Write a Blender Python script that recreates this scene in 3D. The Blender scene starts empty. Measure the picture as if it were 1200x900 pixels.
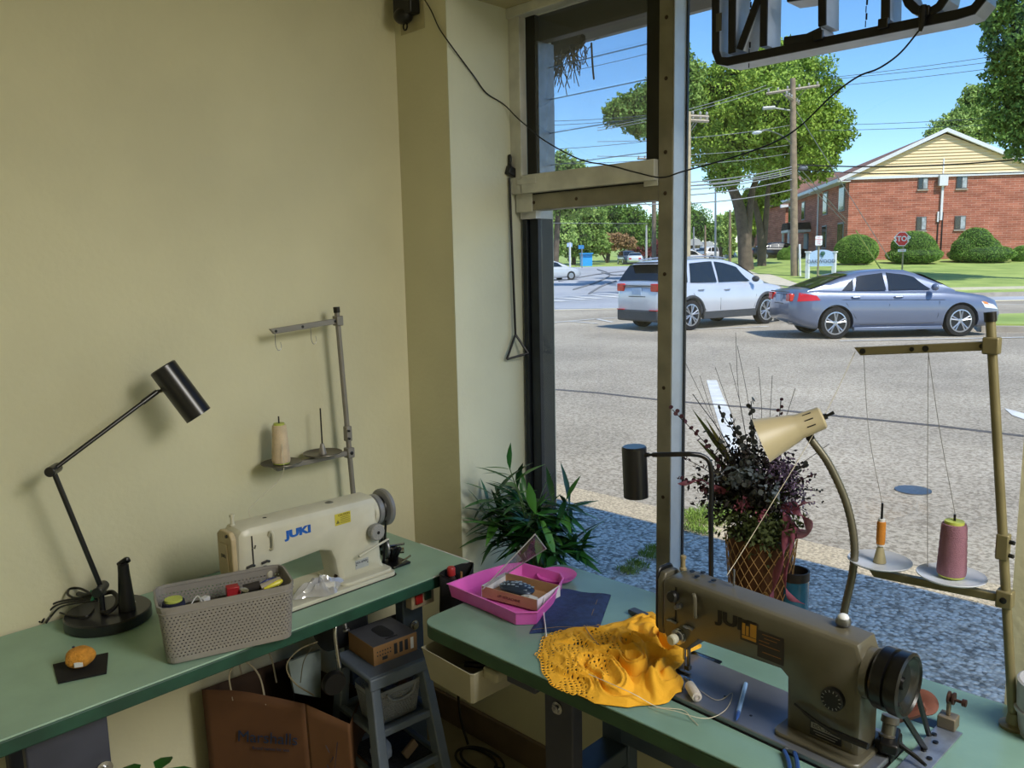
import bpy, bmesh, math, random
import numpy as np
from mathutils import Vector, Matrix

random.seed(7)
np.random.seed(7)
R = math.radians
SC = bpy.context.scene
COL = SC.collection

# ------------------------------------------------------------------ camera
CZ = 1.66
FPX = 946.5
PITCH, ROLL, YAW = .14753, -.0205, .7742
_f0 = Vector((-math.sin(YAW), math.cos(YAW), 0)); _r0 = Vector((math.cos(YAW), math.sin(YAW), 0)); _u0 = Vector((0, 0, 1))
_f = _f0*math.cos(PITCH) - _u0*math.sin(PITCH)
_u1 = _u0*math.cos(PITCH) + _f0*math.sin(PITCH)
_r = _r0*math.cos(ROLL) + _u1*math.sin(ROLL)
_u = _u1*math.cos(ROLL) - _r0*math.sin(ROLL)
cd = bpy.data.cameras.new('camera'); cam = bpy.data.objects.new('camera', cd); COL.objects.link(cam)
cd.sensor_width = 36; cd.lens = FPX/1200*36; cd.clip_start = .02; cd.clip_end = 2000
cam.matrix_world = Matrix(((_r.x, _u.x, -_f.x, 0), (_r.y, _u.y, -_f.y, 0), (_r.z, _u.z, -_f.z, CZ), (0, 0, 0, 1)))
SC.camera = cam

# ------------------------------------------------------------------ sky, sun, exposure
SC.view_settings.view_transform = 'Standard'
SC.view_settings.look = 'None'
SC.view_settings.gamma = 1
SC.view_settings.use_curve_mapping = False
SC.view_settings.exposure = 0.12
SUN_EL = R(52)
SUN_AZ = Vector((.95, -.31, 0)).normalized()
w = bpy.data.worlds.new('sky'); SC.world = w; w.use_nodes = True
nt = w.node_tree; nt.nodes.clear()
wo = nt.nodes.new('ShaderNodeOutputWorld'); bg = nt.nodes.new('ShaderNodeBackground')
sk = nt.nodes.new('ShaderNodeTexSky'); sk.sky_type = 'NISHITA'; sk.sun_disc = False
sk.sun_elevation = SUN_EL; sk.sun_rotation = math.atan2(SUN_AZ.x, SUN_AZ.y); sk.altitude = 200
sk.air_density = 1.0; sk.dust_density = .1; sk.ozone_density = 3.5
bg.inputs[1].default_value = .21
hs = nt.nodes.new('ShaderNodeHueSaturation'); hs.inputs['Saturation'].default_value = 1.2; nt.links.new(sk.outputs[0], hs.inputs['Color']); nt.links.new(hs.outputs[0], bg.inputs[0]); nt.links.new(bg.outputs[0], wo.inputs[0])
sd = bpy.data.lights.new('sun', 'SUN'); sd.energy = 4.8; sd.angle = R(.55); sd.color = (1, .95, .86)
so = bpy.data.objects.new('sun', sd); COL.objects.link(so)
sv = Vector((SUN_AZ.x*math.cos(SUN_EL), SUN_AZ.y*math.cos(SUN_EL), math.sin(SUN_EL)))
so.rotation_euler = sv.to_track_quat('Z', 'Y').to_euler(); so.location = (0, 0, 30)

def area(name, loc, rot, sx, sy, power, col, portal=False):
    l = bpy.data.lights.new(name, 'AREA'); l.shape = 'RECTANGLE'; l.size = sx; l.size_y = sy
    l.energy = power; l.color = col
    if portal: l.cycles.is_portal = True
    o = bpy.data.objects.new(name, l); COL.objects.link(o); o.location = loc; o.rotation_euler = rot
    return o
# window portals (they only guide the sky light) and an unseen fill light added to brighten the left wall
area('window_portal', (-1.2, 2.3, 1.5), (R(-90), 0, 0), 1.7, 2.1, 1, (1, 1, 1), True)
area('window_portal', (1.6, 2.3, 1.5), (R(-90), 0, 0), 3.0, 2.1, 1, (1, 1, 1), True)
area('wall_fill_light', (1.9, 1.35, 2.74), (0, 0, 0), 3.0, .8, 130, (1, .975, .93))

# ------------------------------------------------------------------ measuring helpers: rays of the survey camera met with real planes
def ray(px, py):
    return _r*((px-600)/FPX) - _u*((py-450)/FPX) + _f
def oz(px, py, z=.76):
    d = ray(px, py); return d*((z-CZ)/d.z) + Vector((0, 0, CZ))
def ox(px, py, x):
    d = ray(px, py); return d*(x/d.x) + Vector((0, 0, CZ))
def oy(px, py, y):
    d = ray(px, py); return d*(y/d.y) + Vector((0, 0, CZ))
def od(px, py, dd):
    d = ray(px, py); return d*(dd/d.dot(_f0)) + Vector((0, 0, CZ))
def interp(x, pts):
    if x <= pts[0][0]: return pts[0][1]
    for (a, b), (c, d) in zip(pts, pts[1:]):
        if x <= c: return b+(d-b)*(x-a)/(c-a)
    return pts[-1][1]
ZL = [(30, -.12), (42, .02), (60, .42), (85, 1.0), (110, 1.6), (200, 4.0), (400, 9)]
ZR = [(30, -.12), (34, -.02), (45, .55), (60, 1.42), (90, 2.0), (200, 4.5), (400, 9)]
def zt(u, dd):
    t = u/max(dd, .1); k = min(1, max(0, (t-.24)/.06))
    return interp(dd, ZL)*(1-k) + interp(dd, ZR)*k
def wpt(u, dd, z=None):
    p = _r0*u + _f0*dd; p.z = zt(u, dd) if z is None else z; return p
def gd(px, dd, dz=0):
    hy = 309.9-.0205*(px-600); d = ray(px, hy); s = dd/d.dot(_f0); u = d.dot(_r0)*s
    p = wpt(u, dd); p.z += dz; return p
def gp(px, py, dz=0):
    d = ray(px, py); df = d.dot(_f0); du = d.dot(_r0)
    lo, hi = .5, 600
    for i in range(50):
        m = (lo+hi)/2; s = m/df
        if CZ + d.z*s > zt(du*s, m): lo = m
        else: hi = m
    s = lo/df; p = wpt(du*s, lo); p.z += dz; return p

# ------------------------------------------------------------------ materials
def lin(c):
    if isinstance(c, str):
        c = c.lstrip('#'); c = [int(c[i:i+2], 16)/255 for i in (0, 2, 4)]
        return tuple(x/12.92 if x <= .04045 else ((x+.055)/1.055)**2.4 for x in c)
    return tuple(c)
_mc = {}
def M(name, col, rough=.5, metal=0, var=.12, scale=15, bump=0, bscale=None, alpha=1, trans=0, emit=0, coat=0, spec=.5, col2=None, detail=4, sub=0, thresh=None):
    if name in _mc: return _mc[name]
    m = bpy.data.materials.new(name); m.use_nodes = True; _mc[name] = m
    t = m.node_tree; b = t.nodes['Principled BSDF']; c = lin(col)
    tc = t.nodes.new('ShaderNodeTexCoord'); nz = t.nodes.new('ShaderNodeTexNoise')
    nz.inputs['Scale'].default_value = scale; nz.inputs['Detail'].default_value = detail
    t.links.new(tc.outputs['Object'], nz.inputs['Vector'])
    rp = t.nodes.new('ShaderNodeValToRGB')
    a, z = (.35, .65) if thresh is None else thresh
    rp.color_ramp.elements[0].position = a; rp.color_ramp.elements[1].position = z
    c2 = lin(col2) if col2 else tuple(min(1, x*(1+var)) for x in c)
    c1 = c if col2 else tuple(x*(1-var) for x in c)
    rp.color_ramp.elements[0].color = (*c1, 1); rp.color_ramp.elements[1].color = (*c2, 1)
    t.links.new(nz.outputs[0], rp.inputs[0]); t.links.new(rp.outputs[0], b.inputs['Base Color'])
    b.inputs['Roughness'].default_value = rough; b.inputs['Metallic'].default_value = metal
    b.inputs['Alpha'].default_value = alpha; b.inputs['Transmission Weight'].default_value = trans
    b.inputs['Coat Weight'].default_value = coat; b.inputs['Specular IOR Level'].default_value = spec
    if sub: b.inputs['Subsurface Weight'].default_value = sub; b.inputs['Subsurface Radius'].default_value = (.02, .01, .01)
    if emit: t.links.new(rp.outputs[0], b.inputs['Emission Color']); b.inputs['Emission Strength'].default_value = emit
    if bump:
        n2 = t.nodes.new('ShaderNodeTexNoise'); n2.inputs['Scale'].default_value = bscale or scale*4; n2.inputs['Detail'].default_value = 3
        t.links.new(tc.outputs['Object'], n2.inputs['Vector'])
        bp = t.nodes.new('ShaderNodeBump'); bp.inputs['Strength'].default_value = bump; bp.inputs['Distance'].default_value = .01
        t.links.new(n2.outputs[0], bp.inputs['Height']); t.links.new(bp.outputs[0], b.inputs['Normal'])
    return m
def glass_mat(name, tint, refl=.06, dirt=0.0, dirtcol='#b8bcc0'):
    if name in _mc: return _mc[name]
    m = bpy.data.materials.new(name); m.use_nodes = True; _mc[name] = m; t = m.node_tree; t.nodes.clear()
    o = t.nodes.new('ShaderNodeOutputMaterial'); tr = t.nodes.new('ShaderNodeBsdfTransparent'); gl = t.nodes.new('ShaderNodeBsdfGlossy')
    tr.inputs[0].default_value = (*tint, 1); gl.inputs['Roughness'].default_value = .03
    mx = t.nodes.new('ShaderNodeMixShader'); mx.inputs[0].default_value = refl
    t.links.new(tr.outputs[0], mx.inputs[1]); t.links.new(gl.outputs[0], mx.inputs[2]); last = mx
    if dirt:
        df = t.nodes.new('ShaderNodeBsdfDiffuse'); df.inputs[0].default_value = (*lin(dirtcol), 1)
        tc = t.nodes.new('ShaderNodeTexCoord'); nz = t.nodes.new('ShaderNodeTexNoise'); nz.inputs['Scale'].default_value = 6
        t.links.new(tc.outputs['Object'], nz.inputs['Vector'])
        mr = t.nodes.new('ShaderNodeMapRange'); mr.inputs['To Min'].default_value = dirt*.5; mr.inputs['To Max'].default_value = dirt*1.5
        t.links.new(nz.outputs[0], mr.inputs[0]); m2 = t.nodes.new('ShaderNodeMixShader')
        t.links.new(mr.outputs[0], m2.inputs[0]); t.links.new(mx.outputs[0], m2.inputs[1]); t.links.new(df.outputs[0], m2.inputs[2]); last = m2
    t.links.new(last.outputs[0], o.inputs[0]); return m

# ------------------------------------------------------------------ mesh helpers
def rotm(a, ax='Z'): return Matrix.Rotation(a, 3, ax)
def frame(d):
    d = Vector(d).normalized(); q = d.to_track_quat('Z', 'Y').to_matrix(); return q
def rrect(w, h, r, n=5, cx=0, cy=0):
    pts = []
    for (sx, sy, a0) in ((1, 1, 0), (-1, 1, 90), (-1, -1, 180), (1, -1, 270)):
        for i in range(n+1):
            a = R(a0+90*i/n); pts.append((cx+sx*(w/2-r)+r*math.cos(a), cy+sy*(h/2-r)+r*math.sin(a)))
    return pts
def bez(pts, n=8):
    """Catmull-Rom through points"""
    P = [Vector(p) for p in pts]; out = []
    Q = [P[0]*2-P[1]] + P + [P[-1]*2-P[-2]]
    for i in range(1, len(Q)-2):
        for k in range(n):
            t = k/n; a, b, c, d = Q[i-1], Q[i], Q[i+1], Q[i+2]
            out.append(.5*((2*b)+(c-a)*t+(2*a-5*b+4*c-d)*t*t+(3*b-a-3*c+d)*t**3))
    out.append(P[-1]); return out
class MB:
    def __init__(s): s.v = []; s.f = []; s.mi = []; s.m = 0; s.T = None
    def add(s, vs, fs):
        o = len(s.v)
        for p in vs:
            p = Vector(p)
            if s.T is not None: p = s.T @ p
            s.v.append(tuple(p))
        for f in fs: s.f.append(tuple(o+i for i in f)); s.mi.append(s.m)
        return s
    def box(s, c, d, rot=None):
        c = Vector(c); hx, hy, hz = d[0]/2, d[1]/2, d[2]/2
        vs = [Vector((x, y, z)) for x in (-hx, hx) for y in (-hy, hy) for z in (-hz, hz)]
        if rot is not None:
            if not isinstance(rot, Matrix): rot = rotm(rot)
            vs = [rot @ q for q in vs]
        return s.add([q+c for q in vs], [(0, 1, 3, 2), (4, 6, 7, 5), (0, 4, 5, 1), (2, 3, 7, 6), (0, 2, 6, 4), (1, 5, 7, 3)])
    def bb(s, a, b):
        return s.box([(a[i]+b[i])/2 for i in range(3)], [abs(b[i]-a[i]) for i in range(3)])
    def rings(s, rings, cap=True, closed=True):
        n = len(rings[0]); vs = [p for r in rings for p in r]; fs = []
        for i in range(len(rings)-1):
            for j in range(n if closed else n-1):
                k = (j+1) % n; fs.append((i*n+j, i*n+k, (i+1)*n+k, (i+1)*n+j))
        if cap: fs.append(tuple(range(n-1, -1, -1))); fs.append(tuple((len(rings)-1)*n+j for j in range(n)))
        return s.add(vs, fs)
    def tube(s, pts, r, n=8, cap=True):
        P = [Vector(p) for p in pts]; rs = r if isinstance(r, (list, tuple)) else [r]*len(P); rings = []
        t0 = (P[1]-P[0]).normalized(); up = Vector((0, 0, 1)) if abs(t0.z) < .9 else Vector((1, 0, 0))
        x = t0.cross(up).normalized()
        for i, p in enumerate(P):
            t = (P[min(i+1, len(P)-1)]-P[max(i-1, 0)])
            if t.length < 1e-9: t = t0
            t.normalize(); x = x - t*x.dot(t)
            if x.length < 1e-6: x = t.orthogonal()
            x.normalize(); y = t.cross(x)
            rings.append([p+(x*math.cos(2*math.pi*k/n)+y*math.sin(2*math.pi*k/n))*rs[i] for k in range(n)])
        return s.rings(rings, cap)
    def cyl(s, a, b, r0, r1=None, n=16): return s.tube([a, b], [r0, r0 if r1 is None else r1], n)
    def lathe(s, prof, c=(0, 0, 0), ax=(0, 0, 1), n=24, cap=True):
        q = frame(ax); c = Vector(c)
        rings = [[c + q @ Vector((r*math.cos(2*math.pi*k/n), r*math.sin(2*math.pi*k/n), z)) for k in range(n)] for r, z in prof]
        return s.rings(rings, cap)
    def prism(s, poly, a, b, plane='xy', fn=None):
        def mk(u, v, t):
            p = {'xy': (u, v, t), 'xz': (u, t, v), 'yz': (t, u, v)}[plane]
            return Vector(p)
        A = [mk(u, v, a) for u, v in poly]; B = [mk(u, v, b) for u, v in poly]
        return s.rings([A, B])
    def ball(s, c, r, n=12, m=8, jit=0):
        c = Vector(c); r = (r, r, r) if not hasattr(r, '__len__') else r; rings = []
        for i in range(m+1):
            th = math.pi*(i+.001)/(m+.002); k = 1+random.uniform(-jit, jit)
            rings.append([c+Vector((r[0]*math.sin(th)*math.cos(2*math.pi*j/n), r[1]*math.sin(th)*math.sin(2*math.pi*j/n), r[2]*math.cos(th)))*1.0 + Vector([random.uniform(-jit, jit)*q for q in r]) for j in range(n)])
        return s.rings(rings[::-1])
    def grid(s, fn, nu, nv, flip=False):
        vs = [fn(i/nu, j/nv) for i in range(nu+1) for j in range(nv+1)]; w = nv+1
        fs = [(i*w+j, (i+1)*w+j, (i+1)*w+j+1, i*w+j+1) for i in range(nu) for j in range(nv)]
        if flip: fs = [f[::-1] for f in fs]
        return s.add(vs, fs)
    def leaf(s, p, d, nrm, L, W, droop=.2, seg=3):
        p = Vector(p); d = Vector(d).normalized(); sd = d.cross(Vector(nrm))
        if sd.length < 1e-4: sd = d.orthogonal()
        sd.normalize(); up = sd.cross(d); vs = []
        prof = {2: (.1, 1, 0.02), 3: (.12, 1, .72, .02), 4: (.12, .8, 1, .6, .02)}[seg]
        for i, wd in enumerate(prof):
            t = i/seg; c = p + d*L*t - Vector((0, 0, 1))*droop*L*t*t
            vs += [c-sd*W*wd/2+up*W*.12*wd, c, c+sd*W*wd/2+up*W*.12*wd]
        fs = []
        for i in range(seg): a = i*3; fs += [(a, a+1, a+4, a+3), (a+1, a+2, a+5, a+4)]
        return s.add(vs, fs)
    def mesh(s, name, mats, smooth=True, ang=38):
        me = bpy.data.meshes.new(name); me.from_pydata(s.v, [], s.f)
        for m in (mats if isinstance(mats, (list, tuple)) else [mats]): me.materials.append(m)
        if any(s.mi): me.polygons.foreach_set('material_index', s.mi)
        me.update()
        if smooth:
            me.shade_smooth(); me.set_sharp_from_angle(angle=R(ang))
        return me
    def build(s, name, mats, parent=None, smooth=True, bevel=0, kind=None, ang=38, loc=None, label=None, fixn=True, seg=2):
        me = s.mesh(name, mats, False)
        if fixn:
            b = bmesh.new(); b.from_mesh(me); bmesh.ops.recalc_face_normals(b, faces=b.faces); b.to_mesh(me); b.free()
        if smooth: me.shade_smooth(); me.set_sharp_from_angle(angle=R(ang))
        o = bpy.data.objects.new(name, me); COL.objects.link(o)
        if parent is not None: o.parent = parent
        if bevel:
            md = o.modifiers.new('bevel', 'BEVEL'); md.width = bevel; md.segments = seg; md.limit_method = 'ANGLE'; md.angle_limit = R(35)
        if kind: o['kind'] = kind
        if loc is not None: o.location = loc
        if label: o['label'] = label
        return o
def tag(o, label, cat, group=None, kind=None):
    o['label'] = label; o['category'] = cat
    if group: o['group'] = group
    if kind: o['kind'] = kind
    return o
def thing(name, label, cat, loc=(0, 0, 0), rz=0, group=None):
    o = bpy.data.objects.new(name, None); COL.objects.link(o); o.location = loc; o.rotation_euler = (0, 0, rz)
    o.empty_display_size = .05
    return tag(o, label, cat, group)
def struct(o): o['kind'] = 'structure'; return o
def textmesh(name, s, size, mat, parent=None, mtx=None, extrude=.0003, align='CENTER', shear=0, sx=1, bold=0):
    c = bpy.data.curves.new(name, 'FONT'); c.body = s; c.size = size; c.extrude = extrude; c.align_x = align; c.align_y = 'CENTER'; c.shear = shear
    c.resolution_u = 3; c.offset = bold
    t = bpy.data.objects.new(name, c); COL.objects.link(t)
    dg = bpy.context.evaluated_depsgraph_get(); me = bpy.data.meshes.new_from_object(t.evaluated_get(dg))
    bpy.data.objects.remove(t); bpy.data.curves.remove(c); me.name = name
    me.materials.clear(); me.materials.append(mat)
    o = bpy.data.objects.new(name, me); COL.objects.link(o)
    if parent is not None: o.parent = parent
    if mtx is not None: o.matrix_basis = mtx @ Matrix.Diagonal((sx, 1, 1, 1))
    return o
def basis(o, x, y):
    """matrix whose local x,y axes are given, local z their cross"""
    x = Vector(x).normalized(); y = Vector(y); y = (y-x*y.dot(x)).normalized(); z = x.cross(y); o = Vector(o)
    return Matrix(((x.x, y.x, z.x, o.x), (x.y, y.y, z.y, o.y), (x.z, y.z, z.z, o.z), (0, 0, 0, 1)))
def copy_tree(o, parent=None):
    c = o.copy(); COL.objects.link(c); c.parent = parent
    for ch in list(o.children): copy_tree(ch, c)
    return c

# ------------------------------------------------------------------ shared materials
m_wall = M('cream_wall', '#d6d2b3', .75, var=.05, scale=2.2, bump=.12, bscale=60)
m_jamb = M('pale_green_cream_wall', '#d6d8c2', .7, var=.05, scale=3, bump=.1, bscale=60)
m_ceil = M('cream_ceiling', '#bdb48c', .8, var=.05)
m_floor = M('worn_tan_floor', '#8d8468', .6, var=.2, scale=8, bump=.05)
m_base = M('tan_baseboard', '#6f5d4c', .6, var=.15, scale=9)
m_black = M('black_plastic', '#0d0d0f', .38, var=.2)
m_blackm = M('black_metal', '#101114', .33, metal=.3, var=.15, scale=30)
m_chrome = M('chrome', '#b9babd', .22, metal=1, var=.05)
m_steel = M('grey_steel', '#85878a', .35, metal=.9, var=.12, scale=40)
m_white = M('white_plastic', '#d8d9da', .4, var=.03)
m_dirty = M('dirty_white_film', '#d0d0c6', .45, var=.12, scale=12)
m_brass = M('bronze_frame', '#8a8573', .5, metal=.15, var=.18, scale=10)
m_alum = M('white_aluminium', '#d3dae4', .4, metal=.2, var=.06)
m_wood = M('tan_plywood', '#a87b4c', .65, var=.2, scale=20)
# ================================================================== THE ROOM
def wallbox(name, a, b, m, bevel=0): return struct(MB().bb(a, b).build(name, m, smooth=False, bevel=bevel))
wallbox('floor', (-2.4, -3.2, -.1), (3.6, 1.8, 0), m_floor)
wallbox('wall_left', (-2.4, -3.2, 0), (-2.28, 1.8, 2.8), m_wall)
wallbox('wall_front_left', (-2.4, 1.8, -.1), (-2.021, 2.3, 2.8), m_wall)
# the painted return (jamb) of the left pier, beside the glass
jb = MB().bb((-2.021, 1.8, .5), (-2.018, 2.3, 2.515)).build('trim_1', m_jamb, smooth=False); struct(jb)
wallbox('wall_under_window', (-2.02, 1.8, -.1), (3.5, 2.25, .48), m_wall)
wallbox('wall_above_window', (-2.02, 1.8, 2.515), (3.5, 2.3, 2.8), m_ceil)
wallbox('wall_right', (3.5, -3.2, 0), (3.6, 2.3, 2.8), m_wall)
wallbox('wall_back', (-2.4, -3.3, 0), (3.6, -3.2, 2.8), m_wall)
wallbox('wall_front_pier', (-.365, 1.8, .48), (.1, 2.3, 2.515), m_wall)
wallbox('ceiling', (-2.4, -3.3, 2.8), (3.6, 2.3, 2.9), m_ceil)
wallbox('trim_2', (-2.02, 1.79, .48), (-.365, 2.28, .5), m_jamb, .003)       # window sill board
wallbox('baseboard_front', (-2.28, 1.785, 0), (3.5, 1.8, .105), m_base, .004)
wallbox('baseboard_left', (-2.28, -3.2, 0), (-2.265, 1.785, .105), m_base, .004)
# flat roof and its overhang, whose shade falls on the pavement
m_sof = M('grey_soffit', '#6b675c', .8, var=.15, scale=3)
rf = MB(); rf.bb((-9, -8, 2.95), (3.7, 2.3, 3.2)); rf.bb((-9, 2.3, 2.62), (9, 2.9, 5.2)); struct(rf.build('roof', m_sof, smooth=False))
wallbox('trim_3', (-9, 2.9, 2.62), (9, 2.93, 5.24), M('white_fascia', '#9d9c98', .6))
ext = MB(); ext.bb((-9, 2.1, -.1), (-2.41, 2.3, 2.62)); ext.bb((3.61, 2.1, -.1), (9, 2.3, 2.62)); struct(ext.build('wall_outside', m_sof, smooth=False))

# ---- window frame of the visible bay (x -2.02 .. -0.365, plane y 2.10)
YW = 2.1
wf = MB(); wf.bb((-1.42, YW, .5), (-1.371, YW+.068, 2.515)); o = wf.build('window_1', m_brass, bevel=.002); struct(o)
sidef = MB().bb((-1.3712, YW+.003, .5), (-1.368, YW+.066, 2.515)).build('mullion_side', m_alum, o, smooth=False, label='white side face of the mullion')
edge = MB().bb((-1.371, YW+.064, .5), (-1.362, YW+.072, 2.515)).build('gasket', m_blackm, o, smooth=False, label='black glazing gasket')
sc = MB()
for z in (2.36, 2.19, 1.98, 1.86, 1.62, 1.27, .92): sc.lathe([(.006, 0), (.006, .002), (.003, .004)], (-1.395, YW+.001, z), (0, -1, 0), 10)
sc.build('screw', M('rusty_screw', '#4a3c2e', .6, metal=.6), o, kind='stuff')
# transom bar
tb = MB(); tb.bb((-2.01, YW, 1.842), (-1.42, YW+.06, 1.895)); tb.build('transom', m_brass, o, bevel=.002)
tb = MB(); tb.bb((-2.012, YW-.004, 1.838), (-1.935, YW, 1.90)); tb.bb((-1.47, YW-.004, 1.885), (-1.42, YW, 1.915)); tb.build('corner_plate', m_dirty, o, bevel=.001)
tb = MB(); 
for x in (-1.93, -1.74): tb.lathe([(.006, 0), (.006, .002), (.003, .004)], (x, YW+.001, 1.868), (0, -1, 0), 10)
tb.build('transom_screw', M('rusty_screw', ''), o, kind='stuff')
# tape-and-film surround of the upper light
tp = MB(); tp.bb((-2.018, YW-.02, 1.900), (-1.968, YW+.01, 2.50)); tp.bb((-1.975, YW-.02, 1.900), (-1.422, YW+.01, 1.962)); tp.bb((-2.018, YW-.03, 2.482), (-1.42, YW+.01, 2.515))
tp.bb((-1.99, YW-.022, 1.93), (-1.90, YW-.018, 1.95))
tp.build('film_tape', m_dirty, o, bevel=.008)
fr = MB(); fr.bb((-1.968, YW+.01, 1.955), (-1.925, YW+.075, 2.485)); fr.bb((-1.472, YW+.01, 1.955), (-1.42, YW+.07, 2.515)); fr.bb((-1.925, YW+.03, 2.40), (-1.472, YW+.07, 2.485))
fr.build('upper_frame', M('dark_olive_frame', '#26261f', .5, metal=.3, var=.2), o, bevel=.003)
fr = MB(); fr.bb((-1.925, YW+.02, 1.955), (-1.918, YW+.10, 2.40)); fr.bb((-1.94, YW+.02, 1.96), (-1.936, YW+.022, 2.47)); fr.build('louvre_track', m_steel, o, smooth=False)
MB().bb((-2.01, YW+.004, 1.878), (-1.42, YW+.05, 1.958)).build('sill_filler', m_blackm, o, smooth=False)
# clear film over the upper light
MB().bb((-1.968, YW+.012, 1.955), (-1.47, YW+.013, 2.485)).build('clear_film', glass_mat('plastic_film', (.93, .95, .98), .05, .05), o, smooth=False)
m_glass = glass_mat('window_glass', (.965, .98, .985), .035)
m_louv = glass_mat('louvre_glass', (.95, .975, .985), .05)
for zc in (2.335, 2.23, 2.118, 2.01):                        # louvre blades, tilted a little open
    MB().box((-1.695, YW+.065, zc+.045), (.445, .0045, .118), rotm(R(-14), 'X')).build('louvre_pane', m_louv, o, smooth=False)
    MB().box((-1.695, YW+.079, zc-.012), (.445, .0052, .0022), rotm(R(-14), 'X')).build('pane_edge', M('glass_edge', '#86a9c2', .3, alpha=.5), o, smooth=False)
# lower left light
MB().bb((-1.93, YW+.035, .5), (-1.42, YW+.041, 1.842)).build('lower_pane', m_glass, o, smooth=False)
fr = MB(); fr.bb((-2.005, YW+.02, .5), (-1.985, YW+.075, 1.815)); fr.bb((-1.98, YW+.03, .5), (-1.94, YW+.11, 1.815)); fr.build('lower_frame', M('blue_black_frame', '#252b33', .4, metal=.4, var=.15), o, bevel=.002)
MB().bb((-2.01, YW+.015, 1.815), (-1.936, YW+.10, 1.842)).build('frame_cap', m_white, o, smooth=False)
MB().bb((-2.018, YW, .5), (-1.42, YW+.07, .535)).build('bottom_rail', m_brass, o, bevel=.002)
# right light
o2 = MB().bb((-1.37, YW, .5), (-.365, YW+.07, .535)).build('window_2', m_brass, bevel=.002); struct(o2)
MB().bb((-1.366, YW+.045, .535), (-.365, YW+.051, 2.515)).build('pane', m_glass, o2, smooth=False)
# rest of the shop front to the right of the pier
o3 = MB().bb((.1, YW, .48), (3.5, YW+.07, .535)).build('window_3', m_brass, bevel=.002); struct(o3)
MB().bb((.1, YW+.045, .535), (3.5, YW+.051, 2.515)).build('pane', m_glass, o3, smooth=False)
for x in (1.2, 2.35): MB().bb((x, YW, .535), (x+.05, YW+.07, 2.515)).build('mullion', m_brass, o3, bevel=.002)

# ================================================================== THE STREET
m_asph = M('asphalt', '#b1a796', .9, var=.2, scale=.35, bump=.6, bscale=45, detail=8)
def speck(m, sc, c, lo, hi):
    """fine two-tone grain multiplied over the base colour"""
    t = m.node_tree; b = t.nodes['Principled BSDF']; lk = b.inputs['Base Color'].links[0].from_socket
    tc = [n for n in t.nodes if n.type == 'TEX_COORD'][0]
    v = t.nodes.new('ShaderNodeTexNoise'); v.inputs['Scale'].default_value = sc; v.inputs['Detail'].default_value = 2
    t.links.new(tc.outputs['Object'], v.inputs['Vector'])
    r = t.nodes.new('ShaderNodeValToRGB'); r.color_ramp.elements[0].position = lo; r.color_ramp.elements[1].position = hi
    r.color_ramp.elements[0].color = (*lin(c), 1); r.color_ramp.elements[1].color = (1, 1, 1, 1)
    mx = t.nodes.new('ShaderNodeMix'); mx.data_type = 'RGBA'; mx.blend_type = 'MULTIPLY'; mx.inputs[0].default_value = 1
    t.links.new(v.outputs[0], r.inputs[0]); t.links.new(lk, mx.inputs[6]); t.links.new(r.outputs[0], mx.inputs[7]); t.links.new(mx.outputs[2], b.inputs['Base Color'])
speck(m_asph, 38, '#c4c0ba', .38, .58)
m_road = M('pale_asphalt', '#a3a6ac', .9, var=.14, scale=.15, detail=8)
m_conc = M('kerb_concrete', '#a89e90', .85, var=.12, scale=3)
m_grass = M('grass', '#83984a', .9, var=.25, scale=.7, col2='#a5b55f', detail=8, bump=.5, bscale=9)
m_line = M('white_road_paint', '#d2d2ce', .8, var=.12, scale=6)
def tgrid(name, t0, t1, nt_, d0, d1, nd, m, dz=0, skirt=0):
    g = MB()
    def fn(a, b):
        d = d0*(d1/d0)**b; t = t0+(t1-t0)*a; return wpt(t*d, d, zt(t*d, d)+dz)
    g.grid(fn, nt_, nd)
    return struct(g.build(name, m, fixn=True))
# near asphalt: flat sheet from the kerb outwards, then rising terrain
ns = MB(); 
def asf(a, b):
    d = 2.5*(31/2.5)**b; t = -1.2+3.0*a; return wpt(t*d, d, -.12)
ns.grid(asf, 12, 14); struct(ns.build('street_near', m_asph))
tgrid('street_far', -1.2, 1.8, 60, 31, 150, 40, m_road)
tgrid('ground_far', -1.4, 2.0, 30, 150, 420, 8, m_grass)
def lawn(name, tf, t1, dfn, d1, nt_, nd, m, dz):
    g = MB()
    def fn(a, b):
        t = tf+(t1-tf)*a; d0 = dfn(t); d = d0*(d1/d0)**b; return wpt(t*d, d, zt(t*d, d)+dz)
    g.grid(fn, nt_, nd)
    def sk(a, b):
        t = tf+(t1-tf)*a; d0 = dfn(t); return wpt(t*d0, d0-.02*b, zt(t*d0, d0)+dz-(dz+.02)*b)
    g.grid(sk, nt_, 1)
    def sk2(a, b):
        d0 = dfn(tf); d = d0*(d1/d0)**a; return wpt(tf*d, d, zt(tf*d, d)+dz-(dz+.02)*b)
    g.grid(sk2, nd, 1)
    return struct(g.build(name, m, fixn=False))
def lf(t): return interp(t, [(.26, 58), (.30, 45), (.34, 36.5), (.42, 33.4), (.6, 33.0), (2, 33)])
lawn('lawn_right', .262, 1.6, lf, 140, 60, 24, m_grass, .14)
lawn('lawn_left', -.6, .16, lambda t: 92, 150, 20, 6, m_grass, .05)
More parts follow.
